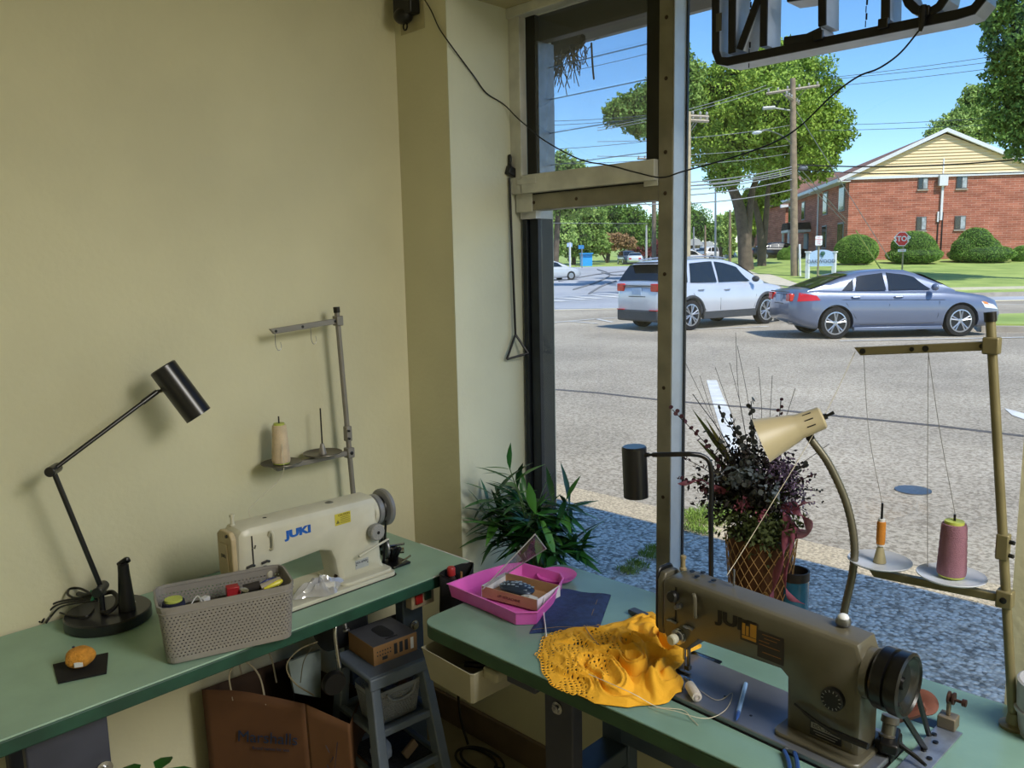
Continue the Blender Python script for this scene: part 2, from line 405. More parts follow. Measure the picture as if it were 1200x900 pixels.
def strip(name, pts, wd, h, m, dz=0, kind='structure'):
    """ribbon with thickness following (t, depth) points"""
    P = [wpt(t*d, d, zt(t*d, d)+dz) for t, d in pts]; g = MB(); rings = []
    for i, p in enumerate(P):
        q = P[min(i+1, len(P)-1)]-P[max(i-1, 0)]; q.z = 0; q.normalize(); n = Vector((-q.y, q.x, 0))
        up = Vector((0, 0, h)); dn = Vector((0, 0, -.05))
        rings.append([p-n*wd/2+dn, p+n*wd/2+dn, p+n*wd/2+up, p-n*wd/2+up])
    g.rings(rings); o = g.build(name, m, bevel=0, smooth=False); o['kind'] = kind; return o
tt = [.262+i*(1.5-.262)/50 for i in range(51)]
strip('kerb', [(t, lf(t)-.1) for t in tt], .2, .17, m_conc)
strip('footpath', [(t, lf(t)+2.3) for t in tt], 1.3, .16, M('footpath_concrete', '#c9bfa9', .85, var=.08, scale=2), .02)
# small grass island past the silver-blue sedan
isl = MB(); ip = [gp(1142, 381), gp(1162, 374.5), gp(1240, 372), gp(1290, 380), gp(1240, 390), gp(1150, 389)]
isl.rings([[p+Vector((0, 0, -.02)) for p in ip], [p+Vector((0, 0, .13)) for p in ip]]); struct(isl.build('kerb_island', m_conc, smooth=False))
isl = MB(); cc = sum(ip, Vector())/6; ip2 = [cc+(p-cc)*.88 for p in ip]
isl.rings([[p+Vector((0, 0, .1)) for p in ip2], [p+Vector((0, 0, .17)) for p in ip2]]); struct(isl.build('island_grass', m_grass, smooth=False))
def marking(name, pts, label, wd=None):
    """painted shape on the ground from image-surveyed outline"""
    g = MB(); P = [gp(*p, .012) for p in pts]
    if wd is None: g.add(P, [tuple(range(len(P)))])
    else:
        for a, b in zip(P, P[1:]):
            q = (b-a).normalized(); n = Vector((-q.y, q.x, 0))*wd/2; k = max(1, int((b-a).length/3))
            for i in range(k):
                s0 = a.lerp(b, i/k); s1 = a.lerp(b, (i+1)/k)
                for s in (s0, s1): s.z = zt(s.dot(_r0), s.dot(_f0))+.014
                g.add([s0-n, s1-n, s1+n, s0+n], [(0, 1, 2, 3)])
    o = g.build(name, m_line, smooth=False); o['kind'] = 'structure'; return o
for a in ([(600, 349), (662, 353.5)], [(648, 348.5), (687, 351.5)], [(671, 347.6), (704, 350.2)], [(693, 346), (738, 349.4)], [(712, 345), (760, 348)]): marking('road_line', a, '', .45)
for a in ([(600, 361), (760, 361.6)], [(600, 371.5), (652, 370.5)], [(640, 379), (700, 374), (760, 370.5)], [(668, 377), (700, 379.5)], [(698, 374), (718, 378)], [(728, 372), (748, 376)], [(785, 387.5), (900, 383)], [(984, 400), (1400, 392)]): marking('road_line', a, '', .12)
for a in ([(1150, 371.5), (1300, 371.5)], [(1165, 357), (1300, 358)]): marking('road_line', a, '', .14)
pt = MB()   # spilled white paint streak
sp = [(834, 446, 6), (840, 465, 7), (848, 485, 9), (853, 505, 8), (859, 524, 6), (868, 545, 4)]
pl = [gp(x-wd, y, .006) for x, y, wd in sp]+[gp(x+wd, y, .006) for x, y, wd in sp[::-1]]
pt.add(pl, [tuple(range(len(pl)))]); struct(pt.build('paint_streak', m_line, smooth=False))
pt = MB(); pl = [gp(x, y, .006) for x, y in ((1177, 479), (1190, 482), (1206, 487), (1225, 494), (1200, 492), (1186, 487))]; pt.add(pl, [tuple(range(6))]); struct(pt.build('paint_streak', m_line, smooth=False))
cr = MB(); cr.tube([gp(x, y, .002) for x, y in ((560, 452), (636, 456), (700, 461), (780, 470), (900, 480), (998, 490), (1100, 500), (1200, 512), (1320, 526))], .018, 5); struct(cr.build('asphalt_dark_line', M('dark_line_grey', '#5a5a5e', .8)))  # thin dark line running across the near asphalt
cv = MB(); cv.lathe([(.13, 0), (.13, .008), (.02, .012)], gp(1070, 575, .0), n=16); struct(cv.build('drain_cover', m_steel))
m_skid = M('tyre_marks', '#71747b', .9, var=.1)
for a in ([(655, 330), (700, 322), (735, 318)], [(672, 340), (700, 331), (715, 322), (700, 316)], [(705, 320), (720, 323), (735, 322)], [(690, 345), (705, 336), (722, 330)]):
    g = MB(); P = bez([gp(x, y, .03) for x, y in a], 6)
    for s in P: s.z = zt(s.dot(_r0), s.dot(_f0))+.03
    g.tube(P, .06, 4); struct(g.build('tyre_mark', m_skid))

# pavement of exposed aggregate, one slab per bay
m_peb = bpy.data.materials.new('exposed_aggregate'); m_peb.use_nodes = True
t = m_peb.node_tree; b = t.nodes['Principled BSDF']; b.inputs['Roughness'].default_value = .75
tc = t.nodes.new('ShaderNodeTexCoord'); vo = t.nodes.new('ShaderNodeTexVoronoi'); vo.inputs['Scale'].default_value = 50; vo.inputs['Randomness'].default_value = 1
t.links.new(tc.outputs['Object'], vo.inputs['Vector'])
sp_ = t.nodes.new('ShaderNodeSeparateColor'); t.links.new(vo.outputs['Color'], sp_.inputs[0])
r = t.nodes.new('ShaderNodeValToRGB'); e = r.color_ramp.elements
e[0].position = 0; e[0].color = (*lin('#8a867d'), 1); e[1].position = 1; e[1].color = (*lin('#f4f1ea'), 1)
for p_, c_ in ((.25, '#b8b2a8'), (.5, '#e0dcd2'), (.72, '#efebe2')):
    q = e.new(p_); q.color = (*lin(c_), 1)
t.links.new(sp_.outputs[0], r.inputs[0])
r2 = t.nodes.new('ShaderNodeValToRGB'); r2.color_ramp.elements[0].position = .3; r2.color_ramp.elements[1].position = .75
r2.color_ramp.elements[0].color = (1, 1, 1, 1); r2.color_ramp.elements[1].color = (.6, .58, .55, 1)
mr = t.nodes.new('ShaderNodeMath'); mr.operation = 'MULTIPLY'; mr.inputs[1].default_value = 1.0
t.links.new(vo.outputs['Distance'], mr.inputs[0]); t.links.new(mr.outputs[0], r2.inputs[0])
mx = t.nodes.new('ShaderNodeMix'); mx.data_type = 'RGBA'; mx.blend_type = 'MULTIPLY'; mx.inputs[0].default_value = 1
t.links.new(r.outputs[0], mx.inputs[6]); t.links.new(r2.outputs[0], mx.inputs[7]); t.links.new(mx.outputs[2], b.inputs['Base Color'])
iv = t.nodes.new('ShaderNodeMath'); iv.operation = 'SUBTRACT'; iv.inputs[0].default_value = 1; t.links.new(mr.outputs[0], iv.inputs[1])
bp = t.nodes.new('ShaderNodeBump'); bp.inputs['Strength'].default_value = .9; bp.inputs['Distance'].default_value = .008
t.links.new(iv.outputs[0], bp.inputs['Height']); t.links.new(bp.outputs[0], b.inputs['Normal'])

pv = struct(MB().bb((-9, 2.25, -.2), (9, 4.42, -.03)).build('pavement', M('slab_joint_mortar', '#b5b2a8', .9), smooth=False))
for xa, xb in ((-9, -6.5), (-6.5, -4.0), (-4.0, -2.49), (-2.49, 1.5), (1.5, 5), (5, 9)):
    for ya, yb in ((2.3, 4.2),):
        MB().bb((xa+.004, ya+.004, -.15), (xb-.004, yb-.004, 0)).build('paving_slab', m_peb, pv, smooth=False, bevel=.005)
struct(MB().bb((-9, 4.21, -.16), (9, 4.52, -.005)).build('pavement_kerb', M('gravelly_kerb', '#b5a68c', .85, var=.35, scale=60, bump=.7, bscale=90), smooth=False, bevel=.01))
def tufts(name, pts, n, rad, h, label, mat):
    g = MB()
    for i in range(n):
        p = random.choice(pts); a = random.uniform(0, 6.28); r_ = rad*random.random()**.7
        q = Vector(p)+Vector((math.cos(a)*r_, math.sin(a)*r_*.6, 0)); d = Vector((random.uniform(-.6, .6), random.uniform(-.6, .6), 1))
        g.leaf(q, d, (random.uniform(-1, 1), 1, 0), h*random.uniform(.5, 1.2), .005, .3, 2)
    o = g.build(name, mat, fixn=False); return tag(o, label, 'grass', kind='stuff')
m_tuft = M('kerb_grass', '#7f9a43', .8, var=.3, scale=20)
gt = [oz(x, y, 0) for x, y in ((760, 652), (748, 663), (768, 645), (735, 670))]
tufts('grass_tuft', gt, 700, .07, .05, 'small grass tuft growing in the shaded pavement joint left of the mullion', m_tuft)
gt = [oz(x, y, 0) for x, y in ((812, 612), (826, 604), (838, 598), (818, 622), (806, 604), (832, 612), (850, 606))]
tufts('grass_patch', gt, 2200, .13, .055, 'sunlit grass patch at the kerb right of the mullion', m_tuft)
# ================================================================== VEHICLES
m_tyre = M('tyre_rubber', '#1c1c1e', .85, var=.15, scale=30)
m_rim = M('alloy_rim', '#b7babf', .3, metal=.8, var=.06)
m_cglass = M('tinted_car_glass', '#141b22', .06, var=.1, spec=.8)
m_trim = M('grey_body_trim', '#3d4045', .6, var=.1)
m_red = M('red_tail_lens', '#c01713', .2, var=.15, spec=.7)
m_lens = M('clear_lens', '#dfe3e8', .15, var=.05)
m_plate = M('pale_blue_plate', '#9fb6d0', .4, var=.08)
def paint(name, c): return M(name, c, .34, metal=.3, var=.02, scale=2, coat=.8)
def car(name, label, rear, front, spec, pm, group=None, far=False):
    """rear, front: ground contacts of the wheels on the side towards the shop"""
    L, W, H = spec['L'], spec['W']/2, spec['H']; wb = spec['wb']; wr = spec['wr']
    h = (front-rear); h.z = 0; h.normalize(); lft = Vector((-h.y, h.x, 0))
    side = spec.get('side', -1)
    c = (rear+front)/2 - lft*side*(W-.1)
    c.z = (rear.z+front.z)/2
    t = thing(name, label, 'car', c, math.atan2(h.y, h.x), group)
    top, bot = spec['top'], spec.get('bot', [(-9, .2), (9, .2)])
    def prof(x):
        e = abs(x)/(L/2); k = max(0, e-.72)/.28
        w_ = W*(1-.17*k*k*k-.03*k); zb = interp(x, bot)+.05*max(0, e-.9)/.1; zT = interp(x, top)
        if e > .985: zT -= .06; w_ *= .965
        return w_, zb, zT
    def ring(x):
        w_, zb, zT = prof(x); hh = zT-zb
        half = [(.80, zb), (.95, zb+.05), (1.0, zb+.16), (1.012, zb+.5*hh), (.995, zb+.72*hh), (.955, zT-.07), (.90, zT-.02), (.78, zT+.006), (.4, zT+.025)]
        return [(a*w_, b) for a, b in half]
    def sidey(x, z):
        hv = ring(x)
        for (a, b), (c_, d) in zip(hv, hv[1:]):
            if b <= z <= d and d > b: return a+(c_-a)*(z-b)/(d-b)
        return hv[1][0] if z < hv[0][1]+.05 else hv[-2][0]
    g = MB(); N = 18 if far else 40; rings = []
    xs = [-L/2+.0]+[-L/2+.03+(L-.06)*i/N for i in range(N+1)]+[L/2]
    for i, x in enumerate(xs):
        hv = ring(x); 
        if i in (0, len(xs)-1): 
            zc = hv[0][1]+.3; hv = [(a*.93, zc+(b-zc)*.86) for a, b in hv]
        rings.append([Vector((x, a, b)) for a, b in hv]+[Vector((x, 0, hv[-1][1]+.008))]+[Vector((x, -a, b)) for a, b in hv[::-1]]+[Vector((x, 0, hv[0][1]))])
    g.rings(rings); body = g.build('body', pm, t, ang=50)
    if not far:
        for xw in (-wb/2, wb/2):
            for s in (-1, 1):
                k = MB(); k.cyl((xw, s*W*.62, wr), (xw, s*W*1.3, wr), wr+.055, n=40); ck = k.build('cutter', m_black, t)
                md = body.modifiers.new('arch', 'BOOLEAN'); md.object = ck; md.operation = 'DIFFERENCE'; md.solver = 'EXACT'
                bpy.context.view_layer.update(); dg = bpy.context.evaluated_depsgraph_get(); me = bpy.data.meshes.new_from_object(body.evaluated_get(dg))
                body.modifiers.clear(); body.data = me; bpy.data.objects.remove(ck)
        body.data.shade_smooth(); body.data.set_sharp_from_angle(angle=R(50))
    # cabin
    cab = spec['cab']; x0, x1 = cab[0][0], cab[-1][0]; belt = spec['belt']
    def cpt(x, v, s, off=0):
        zr = interp(x, cab); zb_ = min(belt, zr); hh = zr-zb_; wB = W*.90; wR = W*.66
        wt = wB+(wR-wB)*min(1, hh/(H-belt))
        ye = wB+(wt-wB)*v; z = zb_+(hh-.05*min(1, hh*4))*v
        n = Vector((0, s, .35)).normalized()
        return Vector((x, s*ye, z))+n*off
    g = MB(); rings = []
    NC = 12 if far else 26
    for i in range(NC+1):
        x = x0+(x1-x0)*i/NC; zr = interp(x, cab); a = [cpt(x, v, 1) for v in (0, .35, .7, 1)]; b_ = [cpt(x, v, -1) for v in (1, .7, .35, 0)]
        a[0].z -= .06; b_[-1].z -= .06
        wt = a[-1].y
        rings.append(a+[Vector((x, wt*.8, zr-.012)), Vector((x, 0, zr+.0)), Vector((x, -wt*.8, zr-.012))]+b_)
    g.rings(rings); g.build('cabin', pm, t, ang=50)
    # side windows
    for s in (-1, 1):
        for win in spec['wins']:
            g = MB(); n = 6
            def wf_(a, b_):
                lo = Vector(win[0]).lerp(Vector(win[1]), a); hi = Vector(win[3]).lerp(Vector(win[2]), a); q = lo.lerp(hi, b_); return cpt(q.x, q.y, s, .008)
            g.grid(wf_, n, 3, flip=s < 0); g.build('side_window', m_cglass, t)
    # windscreen and rear screen
    for nm, (xa, xb) in (('windscreen', spec['ws']), ('rear_window', spec['rw'])):
        g = MB()
        def sf(a, b_):
            x = xa+(xb-xa)*a; zr = interp(x, cab); wt = cpt(x, 1, 1).y*.93; y = wt*(2*b_-1)
            return Vector((x+(.012 if nm == 'windscreen' else -.012), y, zr+.012-.012*(2*b_-1)**2))
        g.grid(sf, 8, 6); g.build(nm, m_cglass, t)
    if far:
        g = MB(); g.bb((-L/2-.012, -W*.75, .62), (-L/2+.05, -W*.45, .78)); g.bb((-L/2-.012, W*.45, .62), (-L/2+.05, W*.75, .78)); g.build('tail_light', m_red, t)
        for xw in (-wb/2, wb/2):
            for s in (-1, 1):
                g = MB(); g.lathe([(wr*.6, 0), (wr, .0), (wr, .06)], (xw, s*(W+.012-.06), wr), (0, s, 0), 18); wl = g.build('wheel', m_tyre, t)
                g = MB(); g.lathe([(wr*.62, 0), (wr*.62, .01), (.03, .02)], (xw, s*(W+.012), wr), (0, s, 0), 14); g.build('rim', m_rim, wl)
        return t
    # sill / cladding
    tr = MB()
    for s in (-1, 1):
        a, b_ = -wb/2+wr+.07, wb/2-wr-.07
        tr.bb((a, s*(W*.90), interp(0, bot)-.02), (b_, s*(W*1.004), interp(0, bot)+spec.get('clad', .05)))
    tr.build('sill', m_trim if spec.get('clad', .05) > .1 else pm, t, bevel=.012)
    if spec.get('clad', 0) > .1:
        g = MB()
        for xw in (-wb/2, wb/2):
            for s in (-1, 1):
                pts = []
                for k in range(17):
                    a = R(-12+204*k/16); x = xw+(wr+.075)*math.cos(a); z = wr+(wr+.075)*math.sin(a)
                    if z > .2: pts.append(Vector((x, s*(sidey(x, z)+.004), z)))
                g.tube(pts, .035, 6)
        g.build('wheel_arch_trim', m_trim, t)
        g = MB(); rr = [[Vector((x, y, z)) for y in (-W*.86, W*.86) for z in ()] for x in ()]
        g.bb((-L/2-.02, -W*.80, .22), (-L/2+.16, W*.80, .50)); g.bb((L/2-.2, -W*.8, .2), (L/2-.03, W*.8, .42)); g.build('bumper_cladding', m_trim, t, bevel=.05, seg=3)
        g = MB()
        for s in (-1, 1): g.tube(bez([Vector((x, s*W*.60, interp(x, cab)+.03)) for x in (-1.75, -1.2, -.4, .2)], 4), .016, 6)
        g.build('roof_rail', m_rim, t)
        g = MB(); g.bb((x0+.0, -W*.6, H-.12), (x0+.32, W*.6, H-.085)); g.build('roof_spoiler', m_black, t, bevel=.01)
    # door gaps, handles
    g = MB()
    for s in (-1, 1):
        for ln in spec['gaps']:
            g.tube([Vector((x, s*(sidey(x, z)+.001), z)) for x, z in ln], .0055, 4)
    g.build('door_gap', m_black, t)
    for s in (-1, 1):
        for x, z in spec['handles']:
            k = MB(); k.tube([Vector((x-.09, s*(sidey(x, z)+.004), z)), Vector((x-.07, s*(sidey(x, z)+.03), z)), Vector((x+.08, s*(sidey(x, z)+.03), z+.004)), Vector((x+.1, s*(sidey(x, z)+.004), z))], .014, 6); k.build('door_handle', pm if spec.get('clad', 0) < .1 else m_rim, t)
        k = MB(); mx_ = spec['mir']; k.ball((mx_, s*(W+.08), belt+.06), (.07, .11, .075), 12, 8); k.build('wing_mirror', m_trim if spec.get('clad', 0) > .1 else pm, t)
    # chrome-free window line and B pillars
    # lights
    def patch(nm, poly, s, mat, off=.006):
        k = MB(); k.grid(lambda a, b_: (lambda q: Vector((q.x, s*(sidey(q.x, q.y)+off), q.y)))(Vector(poly[0]).lerp(Vector(poly[1]), a).lerp(Vector(poly[3]).lerp(Vector(poly[2]), a), b_)), 5, 4, flip=s < 0)
        return k.build(nm, mat, t)
    for s in (-1, 1):
        patch('tail_light', spec['tail'], s, m_red)
        patch('head_light', spec['head'], s, m_lens)
        patch('side_reflector', spec['amber'], s, M('amber_lens', '#e0893a', .25))
    g = MB(); z0, z1 = spec['tailz']
    for s in (-1, 1): g.bb((-L/2-.012, s*W*.52, z0), (-L/2+.10, s*W*.80, z1))
    g.build('tail_light', m_red, t, bevel=.02)
    g = MB(); zp = spec['plate']; pl = g.bb((-L/2-.022, -.16, zp-.08), (-L/2+.03, .16, zp+.08)).build('number_plate', m_plate, t, bevel=.003)
    g = MB(); g.bb((-L/2-.012, -W*.62, zp+.12), (-L/2+.05, W*.62, zp+.14)); g.bb((-L/2-.008, -.30, zp-.13), (-L/2+.05, .30, zp-.11)); g.build('boot_trim', m_trim, t, bevel=.004)
    g = MB()
    for s in (-1, 1): g.cyl((-L/2+.06, s*W*.55, .34), (-L/2+.2, s*W*.55, .34), .04, n=12)
    g.build('exhaust_tip', m_chrome, t)
    if 'reflz' in spec:
        g = MB()
        for s in (-1, 1): g.bb((-L/2-.03, s*W*.5, .48), (-L/2+.03, s*W*.78, .50))
        g.build('rear_reflector', m_red, t)
    # wheels
    for xw in (-wb/2, wb/2):
        for s in (-1, 1):
            o_ = Vector((xw, s*(W-.215), wr)); k = MB()
            k.lathe([(wr*.66, 0), (wr*.93, 0), (wr, .03), (wr, .18), (wr*.95, .205), (wr*.74, .212), (wr*.70, .20), (wr*.68, .10), (wr*.66, .05)], o_, (0, s, 0), 36)
            wl = k.build('wheel', m_tyre, t)
            k = MB(); k.lathe([(wr*.70, .195), (wr*.72, .205), (wr*.66, .205), (wr*.66, .13), (.01, .13)], o_, (0, s, 0), 36); k.build('brake_disc', M('dark_wheel_well', '#2a2b2d', .5, metal=.4), wl)
            k = MB(); k.lathe([(wr*.71, .19), (wr*.73, .208), (wr*.66, .212), (wr*.64, .19), (wr*.64, .16), (wr*.71, .16)], o_, (0, s, 0), 36)
            k.lathe([(.055, .17), (.055, .195), (.03, .20), (.0, .20)], o_, (0, s, 0), 16)
            ns_ = spec.get('spokes', 5)
            for q in range(ns_):
                for dl in (-.16, .16):
                    a = 2*math.pi*q/ns_+.3; a2 = a+dl
                    p0 = o_+Vector((math.cos(a)*.035, s*.19, math.sin(a)*.035)); p1 = o_+Vector((math.cos(a2)*wr*.67, s*.195, math.sin(a2)*wr*.67))
                    k.tube([p0, (p0+p1)/2+Vector((0, s*.006, 0)), p1], [.02, .016, .02], 6)
            k.build('rim', m_rim, wl)
    return t
sedan = dict(L=4.66, W=1.84, H=1.44, wb=2.74, wr=.332, belt=.99,
    top=[(-2.33, .86), (-2.28, 1.0), (-1.9, 1.045), (-1.3, 1.02), (0, .985), (1.0, .97), (1.5, .915), (1.95, .84), (2.2, .75), (2.33, .64)],
    bot=[(-2.33, .34), (-2.1, .28), (-1.8, .2), (0, .19), (1.7, .19), (2.2, .2), (2.33, .22)],
    cab=[(-1.98, 1.02), (-1.6, 1.16), (-1.2, 1.30), (-.75, 1.40), (-.2, 1.44), (.25, 1.42), (.6, 1.31), (1.0, 1.12), (1.25, .97)],
    wins=[((-1.22, .10), (-.98, .06), (-.94, .80), (-1.05, .62)), ((-.93, .05), (-.26, .03), (-.28, .93), (-.86, .88)), ((-.19, .03), (.72, .05), (.40, .80), (-.20, .93))],
    ws=(.55, 1.2), rw=(-1.85, -1.0), mir=.72,
    gaps=[[(-.23, .98), (-.21, .7), (-.21, .30)], [(.84, .97), (.88, .75), (.86, .45), (.78, .30)], [(.78, .30), (-.21, .29), (-.82, .29)], [(-.82, .29), (-.95, .45), (-1.15, .74), (-1.25, .98)], [(-2.15, .79), (-1.2, .82), (0, .80), (1.0, .78)]],
    handles=[(-.95, .87), (-.02, .86)],
    tail=((-2.20, .80), (-1.72, .82), (-1.80, .92), (-2.15, .98)), head=((1.88, .60), (2.22, .56), (2.1, .66), (1.80, .73)), amber=((1.86, .68), (1.98, .66), (1.94, .71), (1.82, .74)), tailz=(.80, .96), plate=.86, spokes=5)
suv = dict(L=4.60, W=1.84, H=1.68, wb=2.73, wr=.355, belt=1.08, clad=.16, reflz=1,
    top=[(-2.30, .98), (-2.26, 1.08), (-1.9, 1.14), (-1, 1.10), (0, 1.06), (1.0, 1.05), (1.35, 1.03), (1.9, .96), (2.2, .85), (2.3, .66)],
    bot=[(-2.3, .33), (-1.9, .27), (0, .26), (1.9, .25), (2.3, .26)],
    cab=[(-2.26, 1.10), (-2.10, 1.36), (-1.92, 1.60), (-1.5, 1.65), (-.6, 1.68), (0, 1.66), (.4, 1.58), (.9, 1.32), (1.3, 1.06)],
    wins=[((-1.82, .18), (-1.42, .05), (-1.30, .86), (-1.5, .86)), ((-1.32, .04), (-.42, .02), (-.42, .92), (-1.20, .88)), ((-.34, .02), (.78, .03), (.42, .80), (-.34, .92))],
    ws=(.5, 1.25), rw=(-2.22, -1.97), mir=.80,
    gaps=[[(-.38, 1.06), (-.37, .7), (-.37, .44)], [(.92, 1.05), (.94, .75), (.86, .44)], [(-.86, .44), (-1.05, .62), (-1.30, .85), (-1.35, 1.1)]],
    handles=[(-1.05, .93), (-.14, .91)],
    tail=((-2.24, .98), (-1.88, 1.04), (-1.9, 1.10), (-2.22, 1.16)), head=((1.88, .78), (2.2, .70), (2.1, .82), (1.80, .90)), amber=((1.98, .56), (2.06, .55), (2.06, .59), (1.98, .60)), tailz=(.92, 1.10), plate=.92, spokes=6)
k_ = car('sedan', 'blue-grey four-door sedan with alloy wheels parked across the street', gp(975, 397), gp(1124, 394), sedan, paint('blue_grey_paint', '#687288')); k_.scale = (1, 1, 1.045)
rw_ = gp(808, 386.5); hd = (_r0*math.cos(R(33))+_f0*math.sin(R(33)))
k_ = car('sport_utility_vehicle', 'silver sport utility vehicle with red tail lights behind the blue-grey sedan', rw_, rw_+hd*2.73, suv, paint('silver_paint', '#c9cdd6')); k_.scale = (1.06, 1.06, 1.10)
fs = dict(sedan)
def farcar(name, label, px, dd, ang, c, H=1.45, spec=None, group=None):
    p = gd(px, dd); h = _r0*math.cos(R(ang))+_f0*math.sin(R(ang)); s = dict(spec or sedan)
    car(name, label, p-h*1.37, p+h*1.37, s, paint(c[0], c[1]), group, far=True)
farcar('sedan', 'small silver sedan turning at the far left of the junction', 649, 59, 25, ('pale_silver_paint', '#c3c8cd'))
farcar('sedan', 'dark blue-grey car parked beside a white car up the road', 728, 98, -86, ('dark_slate_paint', '#4c5565'), spec=suv)
farcar('sedan', 'white sedan driving up the road just left of the mullion', 752, 97, 82, ('white_paint', '#d6d9dd'))
for px, dd, c, lb in ((812, 92, '#dcdcda', 'white car parked right of the wooden pole, seen over the silver vehicle'), (826, 104, '#c9cbcc', 'pale car in the lot between two thin poles'), (845, 96, '#e2e2e2', 'white van-like car left of the big maple trunk')):
    farcar('sedan', lb, px, dd, 20, ('far_paint'+c[1:], c), spec=suv)
farcar('sedan', 'black car half hidden behind the second maple trunk beside the brick block', 916, 66, 0, ('black_paint', '#1a1b1e'))

# ================================================================== POLES, WIRES, SIGNS
m_pole = M('weathered_pole_wood', '#8a7964', .85, var=.2, scale=4, bump=.3, bscale=12)
m_gpole = M('grey_pole_wood', '#75685a', .85, var=.2, scale=4)
m_wire = M('wire_black', '#17181b', .5); m_gwire = M('grey_cable', '#85878c', .6)
m_ins = M('porcelain', '#a9a9a4', .3)
def pole(px, dd, ytop, label, r=.15, m=m_pole, arms=(), name='utility_pole', lean=0, px2=None):
    b = gd(px, dd); tp_ = od(px if px2 is None else px2, ytop, dd); t = thing(name, label, 'pole', b)
    H = tp_-b
    k = MB(); k.tube([Vector((0, 0, -.3)), H*.5, H], [r*1.1, r, r*.75], 12); k.build('shaft', m, t)
    for (y, L, ang, dy) in arms:
        c = od(px, y, dd)-b; f = max(0, min(1, c.z/H.z)); c = H*f; d = (_r0*math.cos(R(ang))+_f0*math.sin(R(ang)))
        k = MB(); k.tube([c-d*L/2+Vector((0, 0, dy)), c+d*L/2+Vector((0, 0, -dy))], .075, 4); am = k.build('crossarm', M('bleached_crossarm', '#a89c8c', .85, var=.15), t)
        k = MB()
        for q in (-.46, -.28, -.1, .12, .3, .46): k.lathe([(.03, 0), (.06, .04), (.06, .12), (.02, .16)], c+d*L*q+Vector((0, 0, .07-dy*2*q)), n=8)
        k.build('insulator', m_ins, am, kind='stuff')
        k = MB(); k.tube([c-d*L*.25, c-Vector((0, 0, .7))], .02, 4); k.tube([c+d*L*.25, c-Vector((0, 0, .7))], .02, 4); k.build('brace', m_steel, t)
    return t
main = pole(932, 45, 92, 'tall brown wooden utility pole with two crossarms in front of the brick block', .19, px2=929, arms=[(105, 2.75, -6, -.15), (117, 3.0, 58, 0)])
def add(t, nm, k, m, **kw): return k.build(nm, m, t, **kw)
b = main.location
k = MB(); P = bez([od(931, 172, 45)-b, od(918, 160, 44.7)-b, od(900, 153, 44.4)-b, od(890, 155, 44.2)-b], 5); k.tube(P, .035, 6); la = add(main, 'street_lamp_arm', k, m_steel)
k = MB(); k.ball(od(887, 155.5, 44.1)-b, (.28, .16, .09), 12, 8); k.build('street_lamp', m_lens, la)
k = MB(); k.ball(od(941, 197, 45)-b, (.28, .2, .16), 10, 6); add(main, 'cable_splice_case', k, m_gwire)
k = MB(); k.tube([od(937, 286, 44.7)-b, gd(938.5, 44.7)-b], .06, 8); add(main, 'plastic_cable_guard', k, m_white)
k = MB(); k.tube([od(898, 125, 45)-b, od(930, 130, 45)-b], .04, 6); k.tube([od(894, 127, 45)-b, od(908, 126, 45)-b], .1, 6); add(main, 'fuse_cutout', k, m_ins)
pole(804, 38, 131, 'light tan wooden utility pole directly right of the mullion', .19, m=M('light_tan_pole', '#a8997a', .85, var=.15, scale=4), px2=806, arms=[(136, 2.2, 20, 0), (141, 2.2, 20, 0)])
pole(766.5, 62, 150, 'grey-brown utility pole left of the mullion beyond the white car', .16, m=m_gpole, arms=[(186, 2.6, 10, 0)])
for px, dd, y, lb, m in ((757.5, 85, 264, 'thin pale pole beside the white car up the road', m_ins), (855.5, 74, 246, 'short reddish wooden pole left of the big maple trunk', m_pole), (826.5, 88, 264, 'thin tan pole behind the parked white cars', m_pole), (813, 95, 266, 'thinnest grey pole nearest the tan utility pole', m_gwire)):
    pole(px, dd, y, lb, .11 if px < 850 else .13, m)
p_ = pole(838.5, 80, 222, 'slim grey metal traffic pole between the tan pole and the maple', .10, M('metal_pole', '#8b929b', .4, metal=.5))
def wire(a, b_, dda, ddb, r, sag, label, m=None, grp='overhead wires above the road'):
    A = od(*a, dda); B = od(*b_, ddb); P = [A.lerp(B, i/10)-Vector((0, 0, sag*4*(i/10)*(1-i/10))) for i in range(11)]
    o = MB().tube(P, r*.75, 4).build('overhead_wire', m or m_wire); return tag(o, label, 'wire', grp)
WL = 'thin dark overhead utility wire strung across the sky'
m_thin = M('distant_wire', '#4a5566', .6)
for a, b_, lb in (((973, 91), (1290, 46), 'highest thin wire crossing the sky right of the maple, top of three close ones'), ((973, 93), (1290, 55), 'middle of the three close thin wires crossing the sky right of the maple'), ((976, 101), (1290, 62), 'lowest of the three close thin wires crossing the sky right of the maple'), ((1000, 146), (1290, 128), 'thin wire just above the gable peak, upper of the pair'), ((960, 153), (1290, 138), 'thin wire just above the gable peak, lower of the pair')):
    wire(a, b_, 45, 40, .018, .1, lb, m_thin)
WK = 'thick black overhead cable crossing in front of the brick block gable'
wire((934, 193), (1290, 176), 45, 38, .045, .35, 'thick black cable crossing the cream gable, upper of the two', None, 'thick cables in front of the gable'); wire((934, 199), (1290, 197), 45, 38, .03, .25, 'thinner black cable along the gable base, lower of the two', None, 'thick cables in front of the gable')
WORD = ['topmost', 'second from the top', 'fourth from the top', 'third from the top', 'fifth from the top', 'lowest']
WB_ = 'pale bundled communication cable between the two wooden poles'
for a, b_ in (((700, 214), (930, 195)), ((700, 219), (930, 198)), ((700, 223), (930, 203)), ((700, 217), (930, 201)), ((700, 229), (930, 210)), ((700, 237), (930, 222))):
    wire(a, b_, 36, 45, .035, .35, WORD.pop(0)+' of the six grey cables between tan pole and brown pole', m_gwire, 'communication cables between the wooden poles')
